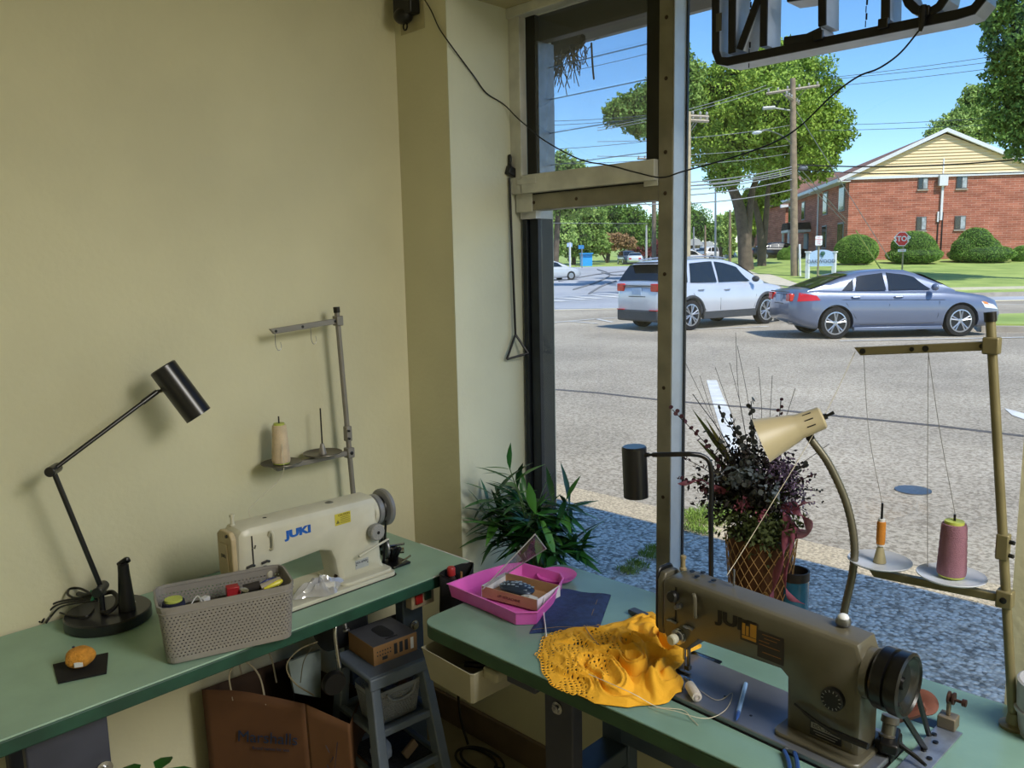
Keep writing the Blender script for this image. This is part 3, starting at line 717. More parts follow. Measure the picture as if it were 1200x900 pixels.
WORD = ['topmost', 'second from the top', 'middle one', 'second lowest', 'lowest']
WT = 'thin wire running from the tan pole towards the maple and the tall brown pole'
for a, b_ in (((700, 150), (898, 100)), ((700, 153), (905, 102)), ((700, 166), (925, 147)), ((700, 183), (925, 170)), ((700, 196), (925, 180))):
    wire(a, b_, 37, 45, .018, .2, WORD.pop(0)+' of five thin wires in front of the big maple crown', m_gwire, 'thin wires near the maple')
WORD = ['upper of the middle pair', 'lower of the middle pair', 'second lowest', 'lowest', 'topmost']
WU = 'dark wire seen through the louvred upper light'
for a, b_ in (((560, 141), (770, 134)), ((560, 147), (770, 137)), ((560, 176), (770, 164)), ((560, 189), (770, 187)), ((560, 100), (770, 60))):
    wire(a, b_, 40, 37, .016, .15, WORD.pop(0)+' wire seen through the louvred upper light', m_thin, 'wires seen through the upper light')
wire((560, 261), (760, 262), 60, 62, .02, .0, 'pale wire crossing before the trees in the lower left light', m_gwire, 'wires in the lower left light')
wire((750, 235), (790, 255), 60, 70, .03, .0, 'short dark service wire by the grey-brown pole', m_wire)
GY = [((1003, 270), (1040, 304), 'yellow guy wire guard sloping down beside the first clipped shrub', 'guy_wire_guard', M('yellow_guard', '#c9c25e', .5), .035)]
for a, b_, lb, nm, m, r_ in GY: tag(MB().tube([od(*a, 46), gd(1036, 46, .12)], r_, 6).build(nm, m), lb, 'guy wire')
tag(MB().tube([od(933, 130, 45), od(1042, 303, 49.5)], .02, 5).build('guy_wire', m_gwire), 'steel guy wire from the tall brown pole down to the lawn', 'guy wire')
for a, b_, lb in (((934, 202), (991, 262), 'lower'), ((936, 196), (992, 258), 'upper')):
    tag(MB().tube([od(*a, 45), od(*b_, 57.9)], .025, 5).build('service_drop_wire', m_gwire), lb+' of two pale service cables from the tall brown pole to the brick corner', 'wire', 'service cables to the brick block')
# stop sign
bs = gd(1058, 42); t = thing('stop_sign', 'red octagonal STOP sign on a thin post before the clipped shrubs', 'sign', bs)
sc_ = 42/FPX; k = MB(); k.bb((-.03, -.03, -.2), (.03, .03, (318-268)*sc_)); k.build('post', M('sign_post', '#8d8468', .6), t)
nrm = -_f0; cpos = od(1057, 280, 41.9)-bs; Bm = basis(cpos, _r0, (0, 0, 1))
def octa(r_, z0, z1):
    k = MB(); k.T = Bm; k.prism([(r_*math.cos(R(22.5+45*i)), r_*math.sin(R(22.5+45*i))) for i in range(8)], z0, z1); return k
fc = octa(.385, 0, .012).build('white_rim', m_white, t, smooth=False); octa(.35, .012, .016).build('red_face', M('sign_red', '#c8101a', .4, var=.03), t, smooth=False)
textmesh('lettering', 'STOP', .36, m_white, t, basis(cpos+nrm*.02, _r0, (0, 0, 1)), .001, bold=.008)
k = MB(); k.T = basis(od(1057, 293.5, 41.9)-bs, _r0, (0, 0, 1)); k.box((0, 0, 0), (.42, .13, .01)); k.build('lower_plate', m_white, t, smooth=False)
textmesh('plate_lettering', '2 WAY', .09, M('sign_red', ''), t, basis(od(1057, 293.5, 41.9)-bs+nrm*.008, _r0, (0, 0, 1)), .001)
# parking sign
bs = gd(959, 40); t = thing('parking_sign', 'small white sign with red print on a brown post before the pale blue board', 'sign', bs)
k = MB(); k.bb((-.035, -.035, -.2), (.035, .035, (od(959, 277, 40)-bs).z)); k.build('post', M('sign_post', ''), t)
k = MB(); k.T = basis(od(959.5, 282, 39.9)-bs, _r0, (0, 0, 1)); k.prism(rrect(.34, .46, .04), 0, .01); k.build('sign_face', m_white, t, smooth=False)
for i, s in enumerate(('NO', 'PARKING', 'ANY', 'TIME')): textmesh('lettering', s, .085, M('sign_red', ''), t, basis(od(959.5, 282, 39.9)-bs+nrm*.012+Vector((0, 0, .15-.1*i)), _r0, (0, 0, 1)), .001)
# community board
bs = gd(962, 43); t = thing('community_sign', 'pale blue arched OAKWOOD board between two white posts on the lawn', 'sign', bs)
m_pb = M('pale_blue_board', '#9fb8d6', .5, var=.05); s_ = 43/FPX
k = MB(); k.T = basis(od(962, 312, 43)-bs, _r0, (0, 0, 1)); w_ = 14*s_
pts = [(-w_, 0), (w_, 0), (w_, 13*s_)]+[(w_*math.cos(R(a)), (13+6*math.sin(R(a)))*s_) for a in range(15, 180, 15)]+[(-w_, 13*s_)]
k.prism(pts, 0, .06); k.build('board', m_pb, t, smooth=False)
for x in (947, 978):
    k = MB(); a = od(x, 296, 43)-bs; k.bb((a.x-.09, a.y-.09, (gd(x, 43)-bs).z-.2), (a.x+.09, a.y+.09, a.z)); k.bb((a.x-.13, a.y-.13, a.z), (a.x+.13, a.y+.13, a.z+.07)); k.build('post', m_white, t, smooth=False)
m_ink = M('navy_print', '#22304a', .5)
textmesh('lettering', 'OAKWOOD', .27, m_ink, t, basis(od(962, 306.5, 42.9)-bs+nrm*.02, _r0, (0, 0, 1)), .002)
k = MB(); k.T = basis(od(964, 298, 42.9)-bs, _r0, (0, 0, 1)); k.ball((0, .05, .02), (.13, .12, .03), 10, 6); k.bb((-.02, -.16, .01), (.02, 0, .04)); k.build('tree_emblem', M('emblem_green', '#22554c', .5), t)
# distant blue sign, blue shelter, white buildings
bs = gd(668, 84); t = thing('street_sign', 'white post with a pale blue sign head at the far left junction', 'sign', bs)
k = MB(); k.bb((-.07, -.07, 0), (.07, .07, (313-292)*84/FPX+.9)); k.build('post', m_white, t); a = od(667.5, 287, 84)-bs
k = MB(); k.T = basis(a, _r0, (0, 0, 1)); k.box((0, 0, 0), (.55, .4, .05)); k.build('sign_head', m_pb, t)
bs = gd(682, 88); t = thing('street_sign', 'small blue sign right of the white sign post at the far left junction', 'sign', bs)
k = MB(); k.bb((-.04, -.04, 0), (.04, .04, 2.2)); k.build('post', m_gwire, t); a = od(681, 289.5, 88)-bs; k = MB(); k.T = basis(a, _r0, (0, 0, 1)); k.box((0, 0, 0), (.6, .4, .05)); k.build('sign_head', M('blue_sign', '#2f7fb8', .5), t)
def shed(name, label, cat, px0, px1, ytop, dd, depth, m, mr_, rh, wins=()):
    c = gd((px0+px1)/2, dd); t = thing(name, label, cat, c, math.atan2(_r0.y, _r0.x)); W_ = (px1-px0)*dd/FPX; H_ = (od((px0+px1)/2, ytop, dd)-c).z-rh
    k = MB(); k.bb((-W_/2, 0, -1), (W_/2, depth, H_)); k.build('wall', m, t, smooth=False)
    k = MB(); k.prism([(-W_/2-.3, H_), (W_/2+.3, H_), (W_/2-.6, H_+rh), (-W_/2+.6, H_+rh)] if rh > .1 else [(-W_/2-.1, H_), (W_/2+.1, H_), (W_/2+.1, H_+.1), (-W_/2-.1, H_+.1)], -.3, depth+.3, 'xz'); k.build('roof', mr_, t, smooth=False)
    for (u, z, w2, h2) in wins:
        k = MB(); k.bb((u*W_-w2/2, -.04, z), (u*W_+w2/2, .02, z+h2)); k.build('window', m_cglass, t, smooth=False)
    return t
m_wh = M('white_siding', '#d5d6d4', .7, var=.05); m_rf = M('pale_roof', '#a7a6a3', .8, var=.1)
t = shed('portable_hut', 'bright blue hut with a pale blue panel at the far left road edge', 'hut', 681, 694, 297, 93, 1.5, M('bright_blue', '#2b9be0', .5), M('bright_blue', ''), .05)
shed('low_building', 'low white building behind the red-leaved trees left of the mullion', 'building', 738, 775, 275, 135, 8, m_wh, m_wh, .05, [(-.3, .8, 1, 1)])
shed('house', 'white house with grey roof behind the parked cars right of the tan pole', 'building', 806, 822, 280, 130, 8, m_wh, m_rf, 1.0, [(-.2, .9, .8, 1.1), (.2, .9, .8, 1.1)])
shed('house', 'second white house, just left of the slim grey traffic pole', 'building', 823, 837, 283, 136, 8, m_wh, m_rf, 1.0, [(0, .9, .8, 1.1)])
shed('house', 'white house partly seen at the far left edge of the lower light', 'building', 618, 640, 298, 128, 6, m_wh, m_rf, .5)

# ================================================================== BRICK BLOCK
m_brick = bpy.data.materials.new('red_brickwork'); m_brick.use_nodes = True
t = m_brick.node_tree; bb_ = t.nodes['Principled BSDF']; bb_.inputs['Roughness'].default_value = .85
tc = t.nodes.new('ShaderNodeTexCoord'); mp = t.nodes.new('ShaderNodeMapping'); mp.inputs['Rotation'].default_value = (R(90), 0, 0)
br = t.nodes.new('ShaderNodeTexBrick'); br.inputs['Color1'].default_value = (*lin('#bd7058'), 1); br.inputs['Color2'].default_value = (*lin('#a35a46'), 1); br.inputs['Mortar'].default_value = (*lin('#c4a08e'), 1)
br.inputs['Scale'].default_value = 1; br.inputs['Brick Width'].default_value = .6; br.inputs['Row Height'].default_value = .15; br.inputs['Mortar Size'].default_value = .012
sx_ = t.nodes.new('ShaderNodeSeparateXYZ'); ad = t.nodes.new('ShaderNodeMath'); cx_ = t.nodes.new('ShaderNodeCombineXYZ')
t.links.new(tc.outputs['Object'], sx_.inputs[0]); t.links.new(sx_.outputs[0], ad.inputs[0]); t.links.new(sx_.outputs[1], ad.inputs[1]); t.links.new(ad.outputs[0], cx_.inputs[0]); t.links.new(sx_.outputs[2], cx_.inputs[1]); t.links.new(cx_.outputs[0], br.inputs['Vector'])
nz = t.nodes.new('ShaderNodeTexNoise'); nz.inputs['Scale'].default_value = 1.0; nz.inputs['Detail'].default_value = 6
mp2 = t.nodes.new('ShaderNodeMapping'); mp2.inputs['Scale'].default_value = (.6, 2.6, 1); t.links.new(cx_.outputs[0], mp2.inputs[0]); t.links.new(mp2.outputs[0], nz.inputs['Vector'])
rr_ = t.nodes.new('ShaderNodeValToRGB'); rr_.color_ramp.elements[0].position = .35; rr_.color_ramp.elements[1].position = .6; rr_.color_ramp.elements[0].color = (.62, .55, .52, 1); rr_.color_ramp.elements[1].color = (1, 1, 1, 1)
mx = t.nodes.new('ShaderNodeMix'); mx.data_type = 'RGBA'; mx.blend_type = 'MULTIPLY'; mx.inputs[0].default_value = .8
t.links.new(nz.outputs[0], rr_.inputs[0]); t.links.new(br.outputs[0], mx.inputs[6]); t.links.new(rr_.outputs[0], mx.inputs[7]); t.links.new(mx.outputs[2], bb_.inputs['Base Color'])
m_sid = M('cream_siding', '#ead0a4', .7, var=.04)
m_shing = M('brown_shingles', '#7d5a4c', .9, var=.15, scale=3)
m_swhite = M('white_eave_paint', '#dfe0e2', .5, var=.03)
DB = 58.0; c0 = gd(992, DB); c0.z = 1.35
bt = thing('brick_apartment_block', 'two-storey red brick block with cream gable siding and clipped shrubs', 'building', c0, math.atan2(_r0.y, _r0.x)-R(8))
S = DB/FPX
bdir = _r0*math.cos(R(8))-_f0*math.sin(R(8)); bnrm = _f0*math.cos(R(8))+_r0*math.sin(R(8))
def bl(px, py, y=0):      # image point on the gable face -> local x, z
    d = ray(px, py); n_ = bnrm; s__ = (c0-Vector((0, 0, CZ))).dot(n_)/d.dot(n_); q = d*s__+Vector((0, 0, CZ))-c0; return q.dot(bdir), q.z
BW = 14.6; eh = bl(992, 209)[1]; pk = (bl(1108, 155)[0], bl(1108, 155)[1]); BL = 21.5
k = MB(); k.bb((0, 0, -1.2), (BW, BL, eh)); k.build('brick_wall', m_brick, bt, smooth=False)
xl, xr = -.55, pk[0]*2+.55
zr_ = pk[1]-.1; ze = eh-.05
# gable boards: each course of siding
nb = 13
for i in range(nb):
    z0 = eh+.05+(zr_-eh-.05)*i/nb; z1 = eh+.05+(zr_-eh-.05)*(i+1)/nb
    def gx(z): f = (z-ze)/(zr_-ze); return xl+(pk[0]-xl)*f, xr+(pk[0]-xr)*f
    a, b_ = gx(z0); c_, d_ = gx(z1)
    k = MB(); k.add([(a, -.10, z0), (b_, -.10, z0), (d_, -.03, z1), (c_, -.03, z1), (a, .3, z0), (b_, .3, z0), (d_, .3, z1), (c_, .3, z1)], [(0, 1, 2, 3), (4, 7, 6, 5), (0, 4, 5, 1), (3, 2, 6, 7), (0, 3, 7, 4), (1, 5, 6, 2)])
    k.build('siding_board', m_sid, bt, smooth=False)
k = MB()
for (a, b_) in ((xl-.25, pk[0]), (xr+.25, pk[0])):
    za = ze-.12; k.rings([[Vector((a, y, za+dz)) for y, dz in ((-.35, -.10), (-.35, .16), (-.12, .16), (-.12, -.10))], [Vector((b_, y, zr_+.2+dz)) for y, dz in ((-.35, -.10), (-.35, .16), (-.12, .16), (-.12, -.10))]])
k.bb((-.3, -.14, eh-.12), (BW, -.02, eh+.06)); k.build('white_rake_board', m_swhite, bt, smooth=False)
k = MB(); 
for (a, b_) in ((xl-.3, pk[0]), (xr+.3, pk[0])):
    k.rings([[Vector((a, y, ze+dz)) for y, dz in ((-.33, -.05), (-.33, .07), (BL+.4, .07), (BL+.4, -.05))], [Vector((b_, y, zr_+.25+dz)) for y, dz in ((-.33, -.05), (-.33, .07), (BL+.4, .07), (BL+.4, -.05))]])
k.build('roof', m_shing, bt, smooth=False)
k = MB(); k.bb((xl-.32, -.3, ze-.16), (xl-.25, BL, ze+.04)); k.bb((xl-.3, -.3, ze-.2), (0, BL, ze-.14)); k.build('eave', m_swhite, bt, smooth=False)
def bwin(px0, py0, px1, py1):
    x0, z1 = bl(px0, py0); x1, z0 = bl(px1, py1)
    k = MB(); k.bb((x0, -.05, z0), (x1, .05, z1)); o = k.build('window', M('dark_stone_frame', '#5c5450', .6), bt, smooth=False)
    k = MB(); k.bb((x0+.05, -.07, z0+.06), ((x0+x1)/2-.02, -.04, z1-.06)); k.build('pane', m_cglass, o, smooth=False); k = MB(); k.bb(((x0+x1)/2+.02, -.07, z0+.06), (x1-.05, -.04, z1-.06)); k.build('pane', M('curtained_pane', '#a3a8ab', .4, var=.3, scale=4), o, smooth=False)
    k = MB(); k.bb((x0-.05, -.10, z0-.08), (x1+.05, .02, z0)); k.build('sill', m_conc, o, smooth=False)
for a in ((1076, 208, 1087, 222), (1121, 206, 1133, 221), (1074, 254, 1085, 270), (1119, 253, 1131, 269)): bwin(*a)
x_, z_ = bl(1104, 205); k = MB(); k.bb((x_-.25, -.35, z_-.75), (x_+.3, 0, z_)); mt = k.build('meter_box', m_swhite, bt, smooth=False)
k = MB(); x1_, z1_ = bl(1105, 258); k.bb((x_-.02, -.15, z1_), (x_+.12, 0, z_)); k.bb((x_, -.1, z_), (x_+.08, 0, z_+1.1)); x2_, z2_ = bl(1099, 248); k.bb((x2_-.05, -.12, z2_-.7), (x2_+.05, 0, z2_)); k.build('conduit', m_swhite, mt, smooth=False)
k = MB()
for px in (1097, 1102): x_, z_ = bl(px, 300); k.bb((x_-.03, -.06, z_), (x_+.03, 0, z_+3)); 
k.build('cable', m_black, mt, smooth=False)
# long left side: windows, porch, downpipe
for (y0, y1, z0, z1) in ((1.0, 2.6, 3.6, 5.6), (1.0, 2.6, .8, 2.8), (6, 7.4, 3.6, 5.4), (6, 7.4, 1, 2.8), (14, 15.2, 3.6, 5.2), (18, 19.2, 3.6, 5.2), (20, 21, 3.6, 5.2), (18, 19.2, 1, 2.6)):
    k = MB(); k.bb((-.06, y0, z0), (.03, y1, z1)); o = k.build('side_window', M('grey_window_frame', '#8f9698', .6), bt, smooth=False); k = MB(); k.bb((-.08, y0+.1, z0+.1), (-.05, y1-.1, z1-.1)); k.build('pane', m_cglass, o, smooth=False)
k = MB(); k.bb((-1.9, 11.5, 2.5), (0, 14.4, 2.7)); pc = k.build('porch_roof', m_swhite, bt, smooth=False)
k = MB(); k.prism([(11.4, 2.7), (14.5, 2.7), (14, 3.3), (11.9, 3.3)], -1.9, 0, 'yz'); k.build('porch_shingles', M('dark_shingles', '#2d2724', .9), pc, smooth=False)
k = MB(); k.bb((-.12, 12.3, 0), (.02, 13.7, 2.4)); k.build('door', M('pale_door', '#7e8ea0', .5), bt, smooth=False)
k = MB(); k.bb((-1.85, 11.6, 0), (-1.7, 11.8, 2.5)); k.bb((-1.85, 14.1, 0), (-1.7, 14.3, 2.5)); k.build('porch_post', m_swhite, pc, smooth=False)
k = MB(); k.bb((-.12, 8.8, 0), (-.02, 8.95, eh-.2)); k.build('downpipe', m_swhite, bt, smooth=False)
k = MB(); k.bb((xl-.3, 8.5, ze-.3), (0, 8.8, ze+.05)); k.build('eave_return', m_swhite, bt, smooth=False)
# second block behind
c1 = gd(919, 82); c1.z = 1.7
b2 = thing('rear_brick_block', 'second brick block with brown shingle roof behind the tall pole', 'building', c1, math.atan2(_r0.y, _r0.x))
S2 = 82/FPX; h2 = (od(925, 240, 82)-c1).z; r2_ = (od(960, 200, 82)-c1).z
k = MB(); k.bb((0, 0, -1.5), (9, 12, h2)); k.build('brick_wall', m_brick, b2, smooth=False)
k = MB(); k.prism([(-.6, h2), (-.6, h2-.3), (1.2, h2-.1), (9.5, h2-.1), (9.5, h2+.1)], -.4, -.1, 'xz')
k.build('eave', m_swhite, b2, smooth=False)
k = MB(); k.add([(-.6, -.4, h2), (9.5, -.4, h2), (9.5, 6, r2_+.4), (1.0, 6, r2_+.4), (-.6, 12.4, h2), (9.5, 12.4, h2)], [(0, 1, 2, 3), (0, 3, 4), (3, 2, 5, 4)]); k.build('roof', m_shing, b2, smooth=False)
k = MB(); k.bb((2.2, 1.6, h2+1.0), (3.3, 2.6, h2+1.5)); k.build('roof_vent', m_trim, b2, smooth=False)
for x in (.5, 1.7):
    for z in (.8, 3.2): k = MB(); k.bb((x, -.05, z), (x+.7, .02, z+1.5)); k.build('window', m_cglass, b2, smooth=False)

# ================================================================== TREES AND SHRUBS
def leafmat(name, c1, c2, sc=.8):
    m = M(name, c1, .7, col2=c2, scale=sc, detail=6, thresh=(.3, .7), spec=.3); return m
def foliage(name, blobs, n, sz, mat, parent=None, core=None, shell=.35, flat=0, jit=.25, coreblob=.74, lumpy=1):
    """leaf sprays spread through ellipsoidal boughs; one joined mesh"""
    vol = np.array([b[1][0]*b[1][2] for b in blobs]); cnt = np.maximum(20, (n*vol/vol.sum())).astype(int)
    V = []; 
    for (c, r), m_ in zip(blobs, cnt):
        d = np.random.normal(size=(m_, 3)); d /= np.linalg.norm(d, axis=1)[:, None]
        lump = 1+lumpy*.24*np.sin(d[:, :1]*7+c[0])*np.sin(d[:, 1:2]*6+c[1])+lumpy*.14*np.sin(d[:, 2:3]*9+c[0]*3)+lumpy*.08*np.sin(d[:, :1]*17+d[:, 2:3]*13+c[2])
        rad = (1-shell*np.random.random((m_, 1))**1.6)*lump
        V.append(np.array(c)+d*rad*np.array(r))
    P = np.concatenate(V); m_ = len(P)
    a = np.random.normal(size=(m_, 3)); a[:, 2] += flat; a /= np.linalg.norm(a, axis=1)[:, None]
    q = np.random.normal(size=(m_, 3)); u = np.cross(a, q); u /= np.linalg.norm(u, axis=1)[:, None]; v = np.cross(a, u)
    s = sz*(1+jit*np.random.normal(size=(m_, 1))); co = np.stack([P-u*s, P+v*s*.6, P+u*s, P-v*s*.6], 1).reshape(-1, 3)
    me = bpy.data.meshes.new(name); me.vertices.add(m_*4); me.vertices.foreach_set('co', co.ravel())
    me.loops.add(m_*4); me.loops.foreach_set('vertex_index', np.arange(m_*4)); me.polygons.add(m_); me.polygons.foreach_set('loop_start', np.arange(0, m_*4, 4)); me.polygons.foreach_set('loop_total', np.full(m_, 4))
    me.update(); me.materials.append(mat); o = bpy.data.objects.new(name, me); COL.objects.link(o); o['kind'] = 'stuff'
    if parent is not None: o.parent = parent
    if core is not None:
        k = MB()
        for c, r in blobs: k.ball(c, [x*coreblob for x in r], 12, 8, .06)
        k.build('shade_core', core, parent)  # dark balls added in the crown: inner shade as colour, blocking light
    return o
m_bark = M('bark', '#5f5347', .9, var=.25, scale=3, bump=.5, bscale=8); m_core = M('crown_shade_green', '#24381a', .9, var=.2)  # core colour carries the shade inside the crowns
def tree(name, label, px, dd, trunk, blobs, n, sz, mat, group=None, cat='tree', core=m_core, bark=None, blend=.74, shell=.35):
    """trunk: list of (px, py, radius); blobs: (px, py, ddoff, rx_px, ry_px)"""
    b_ = gd(px, dd); t = thing(name, label, cat, b_, 0, group); s = dd/FPX
    for tr in trunk:
        k = MB(); P = [(b_ if i == 0 else od(x, y, dd))-b_ for i, (x, y, r_) in enumerate(tr)]
        if len(P) > 2: 
            Q = bez(P, 4); rs = [tr[min(i//4, len(tr)-1)][2]*(1-(i % 4)/4)+tr[min(i//4+1, len(tr)-1)][2]*(i % 4)/4 for i in range(len(Q))]
        else: Q = P; rs = [q[2] for q in tr]
        k.tube(Q, rs, 10); k.build('trunk', bark or m_bark, t)
    B = [(tuple(od(x, y, dd+o_)-b_), (rx*s, rx*s*.8, ry*s)) for x, y, o_, rx, ry in blobs]
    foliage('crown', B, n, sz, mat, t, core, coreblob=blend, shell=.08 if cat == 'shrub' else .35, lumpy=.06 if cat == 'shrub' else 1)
    return t
g1 = leafmat('maple_leaves', '#64852c', '#a0b949'); g2 = leafmat('dark_green_leaves', '#45672b', '#6f8f3a'); g3 = leafmat('pale_green_leaves', '#7c9a4c', '#a9c06c'); g4 = leafmat('olive_green_leaves', '#5f7d38', '#8aa552')
tree('maple_tree', 'big green maple with a thick trunk left of the brick block', 875, 52, [[(874, 305, .50), (871, 270, .40), (864, 235, .34), (850, 205, .22)], [(868, 245, .24), (882, 222, .2), (905, 195, .14)]],
     [(850, 105, 0, 44, 36), (900, 90, 1, 50, 36), (940, 110, 0, 42, 38), (968, 150, 0, 30, 30), (925, 165, -1, 48, 34), (875, 160, -2, 48, 40), (838, 165, 1, 36, 36), (900, 130, -3, 50, 40), (958, 190, 1, 22, 22), (850, 205, 0, 22, 16), (815, 120, 1, 24, 30), (905, 72, 1, 36, 22), (978, 165, 0, 16, 18)], 75000, .10, g1, blend=.5)
tree('maple_tree', 'slimmer forked maple right of the thick trunk, before the brick block', 893, 54, [[(892, 306, .30), (891, 270, .24), (884, 235, .15)], [(891, 285, .24), (898, 250, .18), (901, 215, .12)]],
     [(905, 225, 2, 22, 14), (880, 240, 3, 15, 18), (912, 205, 1, 25, 18)], 9000, .105, g1)
tree('maple_tree', 'tree crown seen at the right side of the louvred upper light', 778, 46, [[(778, 330, .35), (778, 200, .25)]], [(752, 128, 0, 28, 24), (735, 132, 1, 24, 18), (765, 116, 0, 24, 20), (755, 148, 0, 22, 12), (722, 130, 0, 16, 12), (782, 140, 1, 22, 40), (800, 100, 2, 24, 40)], 20000, .095, g4)
tree('leafy_tree', 'pale green tree top behind the lower corner of the upper light', 650, 70, [[(650, 310, .3), (655, 230, .2)]], [(640, 225, 0, 40, 26), (672, 232, 1, 30, 22), (652, 197, 0, 26, 18), (630, 205, 0, 26, 24), (685, 215, 0, 18, 16), (610, 240, 0, 30, 30), (668, 200, 0, 20, 14)], 24000, .12, g3)
for i, (px, dd, lb, bl_, mt) in enumerate((
    (640, 95, 'bright green leaning tree at the far left of the lower light', [(635, 262, 0, 24, 18), (655, 275, 0, 20, 20), (640, 290, 0, 20, 12), (620, 280, 0, 20, 24)], g3),
    (672, 100, 'broad dark green tree behind the far left junction', [(668, 258, 0, 24, 18), (690, 262, 1, 24, 20), (680, 282, -1, 28, 18), (700, 288, 0, 18, 10)], g4),
    (712, 112, 'rounded dark green treetop left of the mullion under the open sky', [(712, 252, 0, 26, 14), (735, 258, 0, 24, 18), (725, 275, -1, 28, 18), (750, 272, 1, 18, 18)], g2),
    (775, 125, 'far green tree between the mullion and the tan pole', [(775, 268, 0, 22, 16), (795, 265, 0, 16, 22)], g2))):
    tree('leafy_tree', lb, px, dd, [[(px, 305, .3), (px+2, 280, .2)]], bl_, 14000, .16, mt)
tree('red_leaved_tree', 'small tan-pink leaved tree by the road left of the parked cars', 712, 105, [[(709, 309, .14), (706, 298, .09)], [(710, 308, .1), (715, 298, .07)]], [(715, 286, 0, 15, 8), (722, 280, 0, 16, 7), (706, 292, 0, 9, 6), (735, 285, 0, 12, 7)], 7000, .12, leafmat('pinkish_leaves', '#8d6f4c', '#a98a63', 1.5), core=M('pink_crown_shade', '#5a3c2c', .9))
tree('red_leaved_tree', 'dark red-leaved tree behind the white car left of the mullion', 755, 118, [[(757, 308, .15), (757, 300, .1)]], [(752, 293, 0, 16, 9), (768, 292, 0, 16, 10), (745, 297, 0, 9, 6)], 7000, .12, leafmat('dark_red_leaves', '#6b2f34', '#874a48', 1.5), core=M('red_crown_shade', '#3c1a1e', .9))
for i, (px, dd, lb, bl_, mt) in enumerate((
    (818, 150, 'wooded rise seen behind the white houses', [(812, 262, 0, 22, 20), (835, 272, 0, 20, 14), (800, 255, 0, 14, 20)], g2),
    (845, 88, 'sunlit green tree left of the thick maple trunk', [(848, 270, 0, 13, 16), (858, 262, 0, 10, 14), (852, 288, 0, 10, 10)], g3),
    (882, 70, 'small dark tree between the two maple trunks', [(880, 262, 0, 12, 14), (884, 245, 0, 13, 12)], g1),
    (910, 92, 'green tree filling the gap between maple and brick block', [(912, 250, 0, 16, 24), (905, 275, 0, 14, 20), (918, 225, 0, 12, 16)], g4))):
    tree('leafy_tree', lb, px, dd, [[(px, 302, .25), (px, 275, .15)]], bl_, 9000, .15, mt)
tree('conifer_tree', 'feathery green tree rising behind the brick block gable', 1125, 84, [[(1128, 298, .3), (1130, 130, .2)]], [(1128, 140, 0, 20, 14), (1118, 150, 0, 24, 14), (1140, 118, 0, 14, 16), (1130, 160, 0, 34, 14), (1100, 158, 0, 14, 8), (1150, 140, 0, 14, 20)], 18000, .13, g3)
tree('shade_tree', 'large tree with overhanging boughs at the right edge of the picture', 1275, 38, [[(1275, 320, .45), (1265, 180, .3), (1240, 110, .18)]], [(1190, 40, 0, 34, 34), (1205, 90, 0, 44, 34), (1195, 140, 0, 34, 24), (1215, 160, -1, 34, 26), (1170, 108, 0, 18, 14), (1165, 22, 0, 14, 16), (1245, 60, 0, 50, 60), (1250, 130, 0, 50, 50), (1182, 70, 0, 20, 16), (1172, 140, 0, 14, 12), (1205, -20, 0, 40, 40)], 42000, .09, g2, blend=.32)
m_bush = leafmat('clipped_shrub_leaves', '#5f8435', '#8aad52', 3); m_bcore = M('shrub_shade', '#27401c', .9)
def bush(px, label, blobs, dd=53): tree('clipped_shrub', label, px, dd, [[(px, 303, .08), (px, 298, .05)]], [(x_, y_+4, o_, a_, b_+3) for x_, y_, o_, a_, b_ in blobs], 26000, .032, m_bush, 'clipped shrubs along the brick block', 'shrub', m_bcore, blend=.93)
bush(1003, 'rounded clipped shrub nearest the brick corner, left of the stop sign', [(1003, 288, 0, 23, 14), (992, 290, 0, 14, 12), (1015, 290, 0, 14, 12)])
bush(1070, 'domed clipped shrub with a skirt directly behind the stop sign', [(1070, 284, 0, 24, 14), (1071, 295, 0, 31, 8), (1085, 290, 0, 14, 10)])
bush(1147, 'domed clipped shrub with a wide skirt on the right of the stop sign', [(1143, 280, 0, 19, 14), (1150, 294, 0, 36, 8), (1155, 286, 0, 16, 9), (1130, 287, 0, 14, 10)])
bush(1195, 'low clipped shrub at the right picture edge', [(1198, 295, 0, 12, 8), (1215, 294, 0, 12, 9)])
bush(930, 'low pointed shrub behind the tall pole, beside the brick block entrance', [(920, 296, 0, 9, 6), (928, 292, 0, 7, 5)], 60)
# ================================================================== WORK TABLES
m_top1 = M('sage_laminate', '#90b09c', .38, var=.07, scale=9, bump=.03, bscale=120)
m_top2 = M('grey_green_laminate', '#76978c', .22, var=.07, scale=7, bump=.03, bscale=120)
m_edge = M('dark_green_edge_band', '#1d4637', .5, var=.2, scale=18)
m_edge2 = M('moss_green_edge_band', '#2f4f38', .5, var=.15, scale=12)
m_leg = M('blue_grey_leg_paint', '#4b5a6b', .45, metal=.2, var=.12, scale=12)
m_legd = M('dark_slate_leg_paint', '#3a3d4b', .5, var=.15, scale=10)
def table(name, label, x0, x1, y0, y1, top, edge, rad, notch=None):
    t = thing(name, label, 'table', ((x0+x1)/2, (y0+y1)/2, 0)); cx, cy = (x0+x1)/2, (y0+y1)/2
    P = rrect(x1-x0, y1-y0, rad, 6)
    MB().prism(P, .755, .76).build('table_top', top, t, bevel=.0018)
    MB().prism([(a*.999, b_*.999) for a, b_ in P], .722, .755).build('edge_band', edge, t, bevel=.003)
    return t, cx, cy
t1, cx, cy = table('sewing_table', 'long sage green sewing table against the left wall', -2.27, -1.747, .02, 1.60, m_top1, m_edge, .03)
